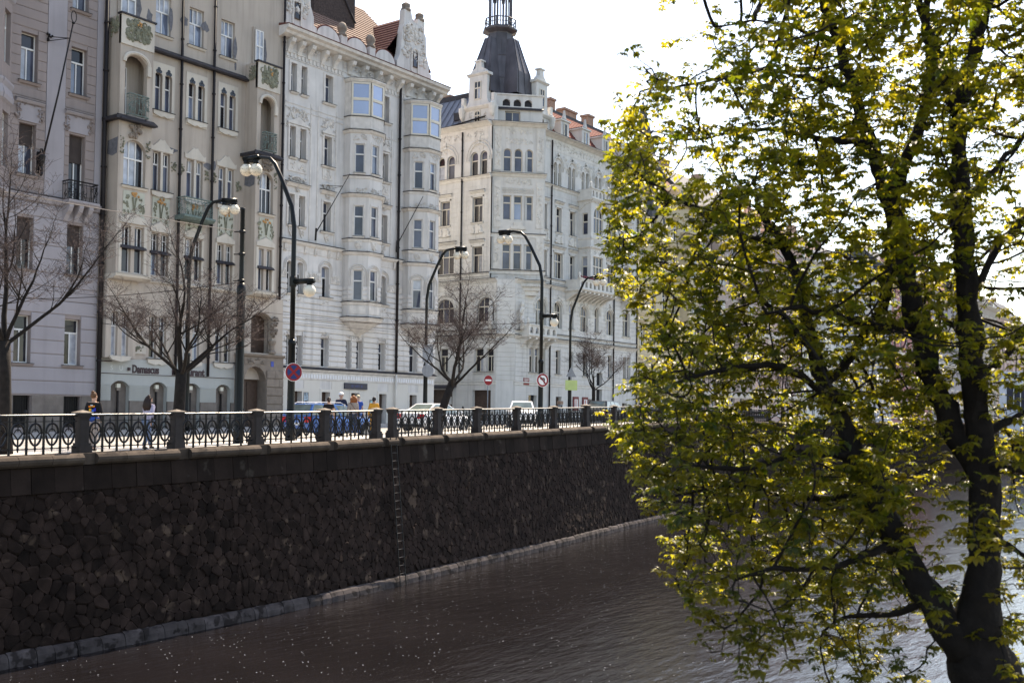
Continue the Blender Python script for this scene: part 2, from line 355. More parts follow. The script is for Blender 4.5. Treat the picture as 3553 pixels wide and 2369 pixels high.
# rubble stones: relaxed Voronoi cells, each a low domed block
def rubble():
    r = random.Random(3); cw, chh = .25, .4; s0, s1 = s_of_u(9.5), s_of_u(80); cells = {}
    ncol = int((s1-s0)/cw)
    def top(s): return zg(wxy(s)[0])-1.0
    for i in range(ncol+1):
        for j in range(-1, 15):
            cells[i, j] = (s0+i*cw+r.uniform(-.125, .125), .72+(j+.5*(i % 2))*chh+r.uniform(-.17, .17))
    fars = [B() for _ in range(6)]; made = 0
    for (i, j), (cs, cz) in cells.items():
        tz = top(cs)
        if cz < .55 or cz > tz+.15: continue
        pol = [(cs-1, .55), (cs+1, .55), (cs+1, tz), (cs-1, tz)]
        for di in (-2, -1, 0, 1, 2):
            for dj in (-2, -1, 0, 1, 2):
                q = cells.get((i+di, j+dj))
                if q is None or (di == 0 and dj == 0): continue
                mx, mz = (cs+q[0])/2, (cz+q[1])/2; nx, nz = q[0]-cs, q[1]-cz; out = []
                for k in range(len(pol)):
                    a, c = pol[k], pol[(k+1) % len(pol)]
                    da, dc = (a[0]-mx)*nx+(a[1]-mz)*nz, (c[0]-mx)*nx+(c[1]-mz)*nz
                    if da <= 0: out.append(a)
                    if da*dc < 0: t = da/(da-dc); out.append((a[0]+t*(c[0]-a[0]), a[1]+t*(c[1]-a[1])))
                pol = out
                if len(pol) < 3: break
            if len(pol) < 3: break
        if len(pol) < 3: continue
        pol = [q for k in range(len(pol)) for q in ((pol[k][0]*.78+pol[(k+1) % len(pol)][0]*.22, pol[k][1]*.78+pol[(k+1) % len(pol)][1]*.22), (pol[k][0]*.22+pol[(k+1) % len(pol)][0]*.78, pol[k][1]*.22+pol[(k+1) % len(pol)][1]*.78))]
        mx = sum(p[0] for p in pol)/len(pol); mz = sum(p[1] for p in pol)/len(pol)
        size = max(math.hypot(p[0]-mx, p[1]-mz) for p in pol)
        if size < .1: continue
        k1 = 1-.006/size; k2 = .72; e = r.uniform(.008, .038)
        n = len(pol); tx, tz2 = r.uniform(-.1, .1), r.uniform(-.1, .1); b = B()
        ring0 = [WP(mx+(p[0]-mx)*k1, mz+(p[1]-mz)*k1, -.02) for p in pol]
        ring1 = [WP(mx+(p[0]-mx)*k1, mz+(p[1]-mz)*k1, .015) for p in pol]
        ring2 = [WP(mx+(p[0]-mx)*k2, mz+(p[1]-mz)*k2, e+tx*(p[0]-mx)+tz2*(p[1]-mz)) for p in pol]
        b.add(ring0+ring1+ring2, [(t*n+q, t*n+(q+1) % n, (t+1)*n+(q+1) % n, (t+1)*n+q) for t in (0, 1) for q in range(n)]+[tuple(range(2*n, 3*n))])
        u = wxy(cs)[0]
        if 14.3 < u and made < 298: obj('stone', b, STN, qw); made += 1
        else: r.choice(fars).add(b.v, b.f)
    for far in fars: obj('far_stones', far, STN, qw, kind='stuff')
rubble()
# near bank under the chestnut
BANK = mat('bank_soil', (.09, .075, .05), .95, .3, 2, 0, .5, 20)
b = B(); bp = []
for i in range(13):
    x = -30+i*6; y = 5.2-.12*x+.3*math.sin(i*1.3); bp.append((x, y-26, 1.9)); bp.append((x, y, 1.7)); bp.append((x, y+1.6, -.6))
b.add(bp, [(i*3+j, i*3+3+j, i*3+4+j, i*3+1+j) for i in range(12) for j in (0, 1)]); obj('near_bank', b, BANK, kind='structure')
# ---------------------------------------------------------------- windows and facade helpers
WR = random.Random(21)
def baked(o):
    """evaluate a lone modifier or text object in a scratch scene and return its mesh"""
    sc = bpy.data.scenes.new('scratch'); sc.collection.objects.link(o); vl = sc.view_layers[0]; vl.update(); dg = vl.depsgraph
    me = bpy.data.meshes.new_from_object(o.evaluated_get(dg)); bpy.data.objects.remove(o); bpy.data.scenes.remove(sc); return me
def window(fr, par, s0, s1, z0, z1, dep=.26, d=0, fm=None, cols=2, tr=.66, glass=None, fw=.05, sill=None, sm=None, rise=0, topcols=None, blind=0, sw=.1):
    """frame, transom and mullions with one pane for each light; panes are children of the window"""
    fm = fm or FRAMEW; f = d-dep+.05; b = B(); w, h = s1-s0, z1-z0
    for a, c in ((s0, s0+fw), (s1-fw, s1)): b.box(fr, a, c, f-.05, f+.02, z0, z1)
    for a, c in ((z0, z0+fw*1.2), (z1-fw, z1)): b.box(fr, s0+fw, s1-fw, f-.05, f+.015, a, c)
    zt = z0+h*tr if tr else z1-fw
    if tr: b.box(fr, s0+fw, s1-fw, f-.05, f+.03, zt-fw*.8, zt+fw*.8)
    pan = []
    def lights(n, a, c):
        x = s0+fw; W_ = (w-2*fw)/n
        for i in range(n):
            if i: b.box(fr, x+W_*i-fw*.55, x+W_*i+fw*.55, f-.05, f+.025, a, c)
            pan.append((x+W_*i+(fw*.5 if i else 0), x+W_*(i+1)-(fw*.5 if i < n-1 else 0), a, c))
    lights(cols, z0+fw*1.2, zt-(fw*.8 if tr else 0))
    if tr: lights(topcols or cols, zt+fw*.8, z1-fw)
    win = obj('window', b, fm, par)
    if rise:   # curved head bar
        cb = B(); N = 8; m = (s0+s1)/2; W2 = w/2
        cb.tube([fr.p(m-W2*.97*math.cos(PI*i/N), f, z1-rise+rise*.97*math.sin(PI*i/N)) for i in range(N+1)], fw*.7, 4); obj('arched_head', cb, fm, win)
    g = glass or [G_DARK]*4+[G_MID]*4+[G_CURT]
    for i, (a, c, e, q) in enumerate(pan):
        pb = B(); tilt = WR.uniform(-.012, .012); tz = WR.uniform(-.01, .01)
        pb.quad(fr.p(a, f-.02+tilt, e), fr.p(c, f-.02-tilt, e), fr.p(c, f-.02-tilt+tz, q), fr.p(a, f-.02+tilt+tz, q))
        gm = g[i % len(g)] if isinstance(g, tuple) else WR.choice(g)
        if isinstance(g, tuple) and gm is not G_SKY and WR.random() < .22: gm = WR.choice((G_CURT, G_MID, G_DARK, G_BLUE))
        obj('pane', pb, gm, win)
    if blind:
        bb = B(); bb.box(fr, s0+.03, s1-.03, f+.03, f+.05, z1-h*blind, z1-.01); obj('roller_blind', bb, G_BLIND, win)
    if sill is not None:
        sb = B(); sb.prof(fr, s0-sw, s1+sw, [(d-.03, z0-.14), (d+sill*.6, z0-.14), (d+sill, z0-.05), (d+sill, z0-.012), (d-.03, z0-.008)]); obj('sill', sb, sm or P_WTRIM, win)
        lb = B(); lb.prof(fr, s0-sw-.02, s1+sw+.02, [(d-dep+.07, z0+.012), (d+sill+.02, z0-.01), (d+sill+.02, z0-.035), (d-dep+.07, z0-.006)]); obj('sill_flashing', lb, LEAD, win)
    return win
def courses(par, fr, s0, s1, z0, z1, h, ops, m, d=.04, gap=.035, name='rusticated_course', joints=0, seed=1, skip=(), cnt=None):
    """banded masonry: every run of a course between openings is a part; with joints every block is"""
    n = max(1, round((z1-z0)/h)); h = (z1-z0)/n; far = B()
    for i in range(n):
        a, c = z0+i*h+gap/2, z0+(i+1)*h-gap/2; cut = sorted([(o[0]-.01, o[1]+.01) for o in list(ops)+list(skip) if o[2] < c and o[3] > a]); x = s0; spans = []
        for q0, q1 in cut:
            if q0 > x+.05: spans.append((x, q0))
            x = max(x, q1)
        if x < s1-.05: spans.append((x, s1))
        for q0, q1 in spans:
            if joints:
                k = max(1, round((q1-q0)/joints)); e = (q1-q0)/k; sh = (i % 2)*.5*e if k > 1 else 0
                xs = sorted({q0, q1, *[q0+e*t+sh for t in range(1, k+1) if q0+.12 < q0+e*t+sh < q1-.12]})
                for t in range(len(xs)-1):
                    b = B(); b.prof(fr, xs[t]+.006, xs[t+1]-.006, [(-.01, a), (d, a+.015), (d, c-.015), (-.01, c)])
                    if cnt is None or cnt[0] > 0:
                        obj(name, b, m, par)
                        if cnt: cnt[0] -= 1
                    else: far.add(b.v, b.f)
            else:
                b = B(); b.prof(fr, q0, q1, [(-.01, a), (d*.7, a), (d, a+.04), (d, c-.04), (d*.7, c), (-.01, c)]); obj(name, b, m, par)
    if far.v: obj('more_blocks', far, m, par, kind='stuff')
def part(name, m, par, *calls, fr=WF, smooth=False, label=None):
    b = B()
    for c in calls: getattr(b, c[0])(fr, *c[1:]) if c[0] != 'tube' else b.tube(*c[1:])
    return obj(name, b, m, par, smooth, label)
def downpipe(par, fr, s, d, z0, z1, m=PIPE, r=.07):
    b = B(); b.tube([fr.p(s, d, z0), fr.p(s, d, (z0+z1)/2), fr.p(s, d, z1)], r, 8)
    for k in range(int((z1-z0)/2.4)): b.tube([fr.p(s, d, z0+1+k*2.4), fr.p(s, d, z0+1.08+k*2.4)], r*1.35, 8)
    return obj('downpipe', b, m, par, True)
def body(par, x0, x1, y0, y1, z0, z1, m): b = B(); b.box(WF, x0, x1, -y0, -y1, z0, z1); return obj('side_wall', b, m, par)
def iron_basket(par, fr, s0, s1, d0, d1, z0, z1, m, seed=1, bow=.12, n=9, curls=26, name='balcony_railing'):
    """wrought-iron balcony: bowed front, returns, bars and scrollwork"""
    b = B(); r = random.Random(seed)
    def P(t, z): # t 0..1 around the three sides
        L1, L2 = d1-d0, s1-s0; T = t*(2*L1+L2); k = math.sin(PI*min(1, max(0, (z-z0)/(z1-z0))))*bow
        if T < L1: return fr.p(s0, d0+T, z)
        if T < L1+L2: q = (T-L1)/L2; return fr.p(s0+L2*q, d1+k*math.sin(PI*q), z)
        return fr.p(s1, d1-(T-L1-L2), z)
    N = 14
    for z, w in ((z0, .03), (z1, .035), (z1-.14, .018)): b.tube([P(i/N, z) for i in range(N+1)], w, 4)
    for i in range(n+1): b.tube([P(i/n, z0+(z1-z0)*k/4) for k in range(5)], .014, 4)
    for i in range(curls):
        t, z, a = r.uniform(.06, .94), r.uniform(z0+.12, z1-.2), r.uniform(.05, .13); t0 = r.uniform(0, 6)
        L = 2*(d1-d0)+(s1-s0); b.tube([P(min(.99, max(.01, t+a*(1-.1*k)*math.cos(t0+.75*k)/L)), z+a*(1-.1*k)*math.sin(t0+.75*k)) for k in range(7)], .014, 3)
    return obj(name, b, m, par)
# ---------------------------------------------------------------- building 1: banded lilac house at the left edge
F0 = Frame(0, 47.6, 0)
h1 = thing('apartment_house', 'grey-lilac banded house with wrought-iron balcony at the left picture edge', 'building', (25, 47.6, 5.5))
X0, X1 = 17.0, 30.28
o1 = []; wins1 = []
for u0, u1 in ((20.9, 21.7), (26.08, 26.9), (28.6, 29.44)):
    for z0, z1 in ((26.04, 28.4), (21.9, 24.2), (17.55, 19.93), (13.15, 15.55), (8.76, 10.98)):
        if z0 == 17.55 and u0 == 28.6: z0 = 16.75
        o1.append((u0, u1, z0, z1)); wins1.append((u0, u1, z0, z1))
    o1.append((u0+.05, u1+.1, 5.75, 7.25))
b = B(); b.wall(F0, X0, X1, 4.9, 31.6, o1, 0, .36); obj('wall', b, P_ROSE, h1)
body(h1, X0, X1-.01, 47.97, 60, 4.9, 31.59, P_ROSE)
for k, (u0, u1, z0, z1) in enumerate(wins1):
    bl = .42 if (13 < z0 < 14 or (16 < z0 < 18)) and u0 > 25 else 0
    gl = (G_CURT, G_MID, G_DARK, G_MID) if z0 > 17 else (G_DARK, G_DARK, G_DARK, G_MID)
    window(F0, h1, u0, u1, z0, z1, .33, 0, FRAMEW, 2, .7, gl, .05, .16 if z0 != 16.75 else None, P_ROSE, blind=bl if z0 > 12 else 0, topcols=1, sw=.12)
for u0, u1 in ((26.13, 27.0), (28.65, 29.54)):
    b = B()
    for k in range(7): b.tube([(u0+.06+k*(u1-u0-.12)/6, 47.72, 5.8), (u0+.06+k*(u1-u0-.12)/6, 47.72, 7.2)], .018, 4)
    b.box(F0, u0, u1, -.3, -.28, 5.75, 7.25); obj('cellar_grille', b, IRON, h1)
sk1 = [(27.36, 28.34, 0, 99), (29.94, X1, 0, 99)]
courses(h1, F0, 25.2, X1, 16.95, 31.4, .46, o1, P_ROSE, .035, .03, skip=sk1)
courses(h1, F0, X0, X1, 7.3, 16.3, .64, o1, P_LILAC, .045, .035)
part('pilaster_strip', P_LILAC, h1, ('box', 27.37, 28.33, -.01, .05, 16.75, 31.4), ('box', 29.95, X1+.01, -.01, .05, 16.75, 31.4), fr=F0)
part('string_course', P_LILAC, h1, ('prof', X0, X1+.02, [(-.01, 16.32), (.1, 16.36), (.16, 16.5), (.24, 16.56), (.24, 16.66), (-.01, 16.74)]), fr=F0)
part('string_flashing', LEAD, h1, ('prof', X0, X1+.03, [(-.01, 16.75), (.26, 16.665), (.26, 16.64), (.24, 16.66)]), fr=F0)
part('plinth', P_PLINTH, h1, ('box', X0, 26.11, -.01, .05, 4.9, 7.26), ('box', 27.02, 28.63, -.01, .05, 4.9, 7.26), ('box', 29.56, X1, -.01, .05, 4.9, 7.26), fr=F0)
for u0, u1 in ((25.84, 27.22), (28.32, 29.74)):
    hd = part('window_hood', P_LILAC, h1, ('prof', u0, u1, [(0, 20.82), (.16, 20.86), (.24, 20.95), (.24, 21.0), (0, 21.06)]), ('box', u0+.12, u1-.12, -.01, .07, 20.02, 20.8), fr=F0)
    part('hood_flashing', LEAD, hd, ('prof', u0-.02, u1+.02, [(0, 21.075), (.26, 21.01), (.26, 20.99), (0, 21.06)]), fr=F0)
    for e in (u0-.06, u1-.28): b = B(); b.relief(F0, e, e+.34, 20.0, 20.8, .09, 16, int(e*10), .06); obj('carved_console', b, P_ROSE, hd)
    b = B(); b.relief(F0, u0+.25, u1-.25, 20.74, 20.9, .1, 10, int(e*11), .06); obj('dentil_carving', b, P_ROSE, hd)
iron_basket(h1, F0, 28.3, 29.82, .06, .62, 16.66, 17.56, IRON, 4, .1, 13, 40)
b = B(); b.prof(F0, 28.25, 29.88, [(-.01, 16.4), (.62, 16.44), (.72, 16.54), (.72, 16.64), (-.01, 16.66)]); obj('balcony_slab', b, P_LILAC, h1)
for s in (28.45, 28.98, 29.5):
    part('balcony_corbel', P_LILAC, h1, ('prof', s-.11, s+.11, [(-.01, 15.6), (.12, 15.68), (.3, 15.95), (.5, 16.1), (.62, 16.3), (.62, 16.42), (-.01, 16.42)]), fr=F0)
# canted bay at the left edge
F1b = Frame(22.4, 46.65, 0); F1r = Frame(24.7, 46.65, 45)
for fr, L_ in ((F1b, 2.3), (F1r, 1.34)):
    ops = [(L_/2-.42, L_/2+.42, z0, z1) for z0, z1 in ((17.6, 20.1), (22.3, 24.75), (26.2, 28.6))]
    b = B(); b.wall(fr, 0, L_, 16.7, 31.4, ops, 0, .3, False); obj('bay_wall', b, P_ROSE, h1)
    for q in ops: window(fr, h1, *q, .27, 0, FRAMEW, 2, .7, (G_DARK, G_MID, G_DARK, G_DARK), topcols=1)
    part('bay_moulding', P_LILAC, h1, ('prof', -.02, L_+.02, [(0, 20.5), (.12, 20.6), (.16, 20.8), (.05, 21.2), (.14, 21.4), (.14, 21.5), (0, 21.56)]), ('prof', -.02, L_+.02, [(0, 25.2), (.1, 25.3), (.16, 25.5), (0, 25.6)]), ('prof', -.02, L_+.02, [(-.3, 16.4), (.1, 16.5), (.14, 16.8), (0, 16.9)]), fr=fr)
# flagpole on brackets
fp = thing('flagpole', 'black slanting iron flagpole with ring finial on the lilac pilaster', 'flagpole', (27.1, 47.5, 17.6))
b = B(); b.tube([(27.1, 47.35, 18.2), (27.6, 46.95, 21.5), (28.07, 46.6, 25.0)], [.045, .04, .03], 6)
obj('pole', b, IRON, fp, True)
b = B(); N = 12; b.tube([(28.08+.13*math.cos(2*PI*i/N), 46.58, 25.25+.28*math.sin(2*PI*i/N)) for i in range(N+1)], .022, 5); b.ell((28.07, 46.6, 24.95), (.08, .08, .06)); obj('ring_finial', b, IRON, fp)
b = B(); b.lathe((27.1, 47.4, 17.55), [(.02, 0), (.1, .1), (.05, .22), (.09, .3), (.06, .45), (.15, .7), (.2, .95), (.1, 1.1), (.06, 1.3)], 8); b.box(F0, 26.95, 27.25, .03, .12, 17.7, 18.7); obj('foot_bracket', b, IRON, fp)
b = B(); b.tube([(27.45, 47.55, 24.1), (27.95, 46.7, 24.2)], .02, 5); b.tube([(27.45, 47.55, 24.3), (27.95, 46.7, 24.2)], .02, 5); b.relief(F0, 27.25, 27.62, 24.0, 24.45, .1, 10, 4, .07); obj('stay', b, IRON, fp)
# ---------------------------------------------------------------- building 2: tan house with two oriels and floral panels
P_PANEL = mat('pale_sage_panel', (.4, .4, .34), .85, .1, 3, .2)
h2 = thing('oriel_house', 'tan rendered house with two oriels, floral panels and restaurant lettering', 'building', (30.4, 47.6, 5.6))
F2 = F0; X0, X1 = 30.32, 41.96; DB = 1.0
COLS = ((33.31, 34.35), (35.4, 36.45), (37.5, 38.55))
o2 = []; w2 = []
for a, c in COLS:
    w2.append((a-.03, c-.14, 26.25, 28.3, 'top')); m_ = (a+c)/2
    for z0, z1, k in ((22.25, 24.25, 'tref'), (18.05, 20.08, 'twin'), (13.62, 15.83, 'hood'), (9.33, 11.52, 'twin')):
        w2.append((a, m_-.08, z0, z1, k)); w2.append((m_+.08, c, z0, z1, k))
for q in w2: o2.append((q[0], q[1], q[2], q[3]) + ((.16,) if q[4] == 'tref' else ()))
gar = [(31.15, 32.2), (33.4, 34.45), (35.55, 36.55), (37.6, 38.6)]
for a, c in gar: o2.append((a, c, 5.6, 8.1, .28))
por = [(39.6, 41.15, 9.95, 12.25, .35)]
o2 += por
b = B(); b.wall(F2, X0, X1, 8.45, 31.6, [o for o in o2 if o[3] > 9.3 and o[2] > 8.45], 0, .3); obj('wall', b, P_TAN, h2)
b = B(); b.wall(F2, X0, 38.85, 5.0, 8.449, [o for o in o2 if o[3] < 8.5], .03, .3); obj('ground_floor_wall', b, P_MINT, h2)
part('sign_band', P_MINT, h2, ('box', X0, 38.85, -.01, .045, 8.46, 9.2), fr=F2)
body(h2, X0+.01, X1-.01, 48.45, 60, 4.9, 31.6, P_TAN)
part('portal_block', P_STONE, h2, ('poly', [(38.86, 5.0), (39.1, 5.0), (39.1, 8.35), (39.17, 8.66), (39.32, 8.93), (39.55, 9.1), (39.88, 9.19), (40.2, 9.1), (40.45, 8.93), (40.6, 8.66), (40.68, 8.35), (40.68, 5.0), (41.94, 5.0), (41.94, 9.75), (38.86, 9.75)], -.3, .55), fr=F2)
part('portal_door', FRAMED, h2, ('box', 39.0, 40.8, -.32, -.2, 5.4, 9.3), fr=F2)
dr = part('door_leaf', FRAMED, h2, ('box', 39.15, 39.86, -.2, -.16, 5.6, 8.3), ('box', 39.9, 40.65, -.2, -.16, 5.6, 8.3), fr=F2)
courses(h2, Frame(0, 47.05, 0), 40.7, 41.93, 5.6, 9.0, .48, [], P_STONE, .06, .04, 'quoin_block', .62)
part('portal_cornice', P_STONE, h2, ('prof', 38.8, 41.97, [(.54, 9.7), (.66, 9.75), (.72, 9.86), (-.3, 9.9)]), ('box', 39.1, 40.6, .54, .58, 9.3, 9.66), fr=F2)
b = B(); b.relief(Frame(0, 47.02, 0), 39.15, 40.55, 9.32, 9.64, 0, 26, 8, .05); obj('carved_name_frieze', b, P_STONE, h2)
part('house_number', mat('blue_enamel', (.03, .06, .3), .3, .05), h2, ('box', 41.0, 41.2, .56, .58, 9.2, 9.5), fr=F2)
# loggia over the portal with a carved figure on a column
part('loggia_back', FRAMED, h2, ('box', 39.5, 41.2, -.32, -.25, 9.9, 12.3), fr=F2)
b = B(); b.lathe((41.1, 47.1, 9.95), [(.22, 0), (.24, .1), (.14, .2), (.13, .45), (.22, .6), (.25, .72)], 10); b.relief(Frame(0, 47.1, 0), 40.85, 41.4, 10.7, 12.1, .1, 40, 12, .14); obj('carved_bracket_figure', b, P_STONE, h2)
for u0, u1, z0, z1, k in w2:
    if k == 'top': window(F2, h2, u0, u1, z0, z1, .24, 0, FRAMEW, 2, .6, (G_CURT, G_MID, G_CURT, G_CURT), .045, .12, P_TANL, topcols=3)
    elif k == 'tref':
        window(F2, h2, u0, u1, z0, z1, .24, 0, FRAMEW, 1, .62, (G_MID, G_DARK), .04)
    elif k == 'hood':
        wn = window(F2, h2, u0, u1, z0, z1, .26, 0, FRAMEW, 1, .56, (G_DARK, G_MID), .045, topcols=2)
        zz = z0+(z1-z0)*.53
        part('tiny_hood', LEAD, wn, ('prof', u0-.1, u1+.1, [(-.24, zz+.16), (.0, zz+.13), (.17, zz-.01), (.17, zz-.05), (-.24, zz-.04)]), fr=F2)
        bb = B(); [bb.box(F2, u0, u1, -.215, -.195, q-.015, q+.015) for q in (z0+.95*(z1-z0)-.25, )]; obj('glazing_bar', bb, FRAMEW, wn)
    else: window(F2, h2, u0, u1, z0, z1, .26, 0, FRAMEW, 1, .68, (G_MID, G_DARK) if z0 > 12 else (G_DARK, G_DARK), .045, topcols=2)
for a, c in COLS:
    m_ = (a+c)/2
    # pale trefoil surround, lobes, carved sill
    sr = B(); sr.wall(F2, a-.16, c+.16, 21.9, 24.75, [(a, m_-.08, 22.25, 24.25, .16), (m_+.08, c, 22.25, 24.25, .16)], .035, .04); so_ = obj('pale_surround', sr, P_TANL, h2)
    lb = B()
    for q in ((a+m_-.08)/2, (c+m_+.08)/2):
        for dx, dz in ((-.09, 0), (.09, 0), (0, .13)): lb.tube([F2.p(q+dx, .03, 24.28+dz), F2.p(q+dx, .042, 24.28+dz)], .1, 10)
    obj('trefoil_light', lb, G_DARK, so_)
    for zz, e in ((22.2, .1), (18.0, .06), (9.27, .08)):
        sl = part('carved_sill', P_TANL, h2, ('poly', [(a-.14, zz), (c+.14, zz), (c+.1, zz-.2), (m_+.2, zz-.3), (m_, zz-.24), (m_-.2, zz-.3), (a-.1, zz-.2)], -.01, .14), fr=F2)
        part('sill_flashing', LEAD, sl, ('box', a-.16, c+.16, -.2, .17, zz+.003, zz+.04), fr=F2)
    # wavy pale head over the twin windows
    hd = [(a-.14, 20.12), (c+.14, 20.12), (c+.16, 20.4), (c+.02, 20.34), (c-.1, 20.45), (m_+.24, 20.62), (m_+.14, 20.76), (m_, 20.7), (m_-.14, 20.76), (m_-.24, 20.62), (a+.1, 20.45), (a-.02, 20.34), (a-.16, 20.4)]
    part('wavy_window_head', P_TANL, h2, ('poly', hd, -.01, .05), fr=F2)
    part('mullion_column', P_TANL, h2, ('box', m_-.07, m_+.07, -.16, .03, 18.06, 20.1), fr=F2)
    # floral panel and gabled hood below
    pn = part('floral_panel', P_PANEL, h2, ('poly', [(a+.0, 16.2), (m_, 16.55), (c, 16.2), (c, 17.72), (a, 17.72)], -.01, .03), fr=F2)
    r = random.Random(int(a*7)); lv = B(); fl = B()
    for sgn in (-1, 1):
        for k in range(7):
            t0 = r.uniform(.1, .45); lv.tube([F2.p(m_+sgn*(.03+t0*.2*j*(j+1)/9), .05, 16.62+j*.24+r.uniform(-.03, .03)) for j in range(4)], [.03, .03, .026, .02], 4)
        for k in range(14):
            x, z = m_+sgn*r.uniform(.25, .47), r.uniform(16.35, 17.4); lv.ell((x, .04, z), (r.uniform(.03, .07), .03, r.uniform(.05, .1)), 6, 4, F2)
    for k in range(8): fl.ell((m_+r.uniform(-.22, .22), .06, 17.5+r.uniform(-.1, .14)), (.07, .04, .07), 6, 4, F2)
    obj('leaf_relief', lv, GREEN_T, pn); obj('flower_relief', fl, OCHRE, pn)
    part('gabled_hood', P_TANL, h2, ('poly', [(a-.1, 15.9), (c+.1, 15.9), (c+.1, 16.12), (m_, 16.45), (a-.1, 16.12)], -.01, .09), fr=F2)
    part('pale_jamb', P_TANL, h2, ('box', a-.14, a-.02, -.01, .03, 13.3, 15.88), ('box', c+.02, c+.14, -.01, .03, 13.3, 15.88), fr=F2)
# green relief plaques between the twin windows
for s0, s1, z0, z1 in ((34.42, 34.75, 19.2, 19.75), (34.95, 35.25, 19.2, 19.75), (36.55, 36.85, 19.1, 19.7), (37.05, 37.36, 19.1, 19.7), (32.62, 32.9, 19.6, 20.3), (38.65, 39.15, 18.9, 19.6)):
    b = B(); b.relief(F2, s0, s1, z0, z1, .02, 18, int(s0*9), .05); obj('green_relief', b, GREEN_T, h2)
for s0, s1 in ((30.45, 30.95), (32.3, 33.1)):
    pl = part('frieze_frame', P_TANL, h2, ('box', s0, s1, -.01, .06, 9.5, 9.95), fr=F2); b = B(); b.relief(F2, s0+.06, s1-.06, 9.55, 9.9, .06, 22, int(s0*3), .04); obj('scroll_relief', b, GREEN_T, pl)
part('eaves_band', LEAD, h2, ('prof', 32.52, 39.22, [(-.01, 25.22), (.3, 25.2), (.34, 25.27), (-.01, 25.55)]), fr=F2)
part('lower_ledge', P_TANL, h2, ('prof', 32.52, 39.22, [(-.01, 13.2), (.12, 13.24), (.16, 13.34), (-.01, 13.4)]), fr=F2)
for k, s in enumerate((34.86, 36.96)): downpipe(h2, F2, s, .14, 8.5, 31, PIPE, .075)
downpipe(h2, F2, 30.36, .2, 5.6, 31, PIPE, .11); downpipe(h2, F2, 41.9, .16, 5.6, 31, PIPE, .07)
# peeled plaster patches
r = random.Random(9)
for s, z, w_, h_ in ((34.2, 27.3, .16, .7), (35.05, 27.4, .28, .35), (36.4, 27.5, .3, .3), (38.45, 26.9, .16, .75), (38.5, 25.9, .1, .3), (32.9, 26.9, .2, .5), (34.35, 20.35, .5, .16), (36.8, 19.95, .36, .2), (37.2, 20.1, .1, .3)):
    b = B(); N = 12; pts = [(s+w_*math.cos(2*PI*i/N)*r.uniform(.6, 1.1), z+h_*math.sin(2*PI*i/N)*r.uniform(.65, 1.1)) for i in range(N)]; b.poly(F2, pts, -.01, .006); obj('bare_render_patch', b, PATCH, h2)
# mid balcony
iron_basket(h2, F2, 34.78, 36.62, .05, .72, 16.95, 17.88, PATINA, 9, .16, 15, 60)
part('balcony_floor', PATINA, h2, ('prof', 34.7, 36.7, [(-.01, 16.7), (.7, 16.72), (.86, 16.84), (.86, 16.92), (-.01, 16.95)]), fr=F2)
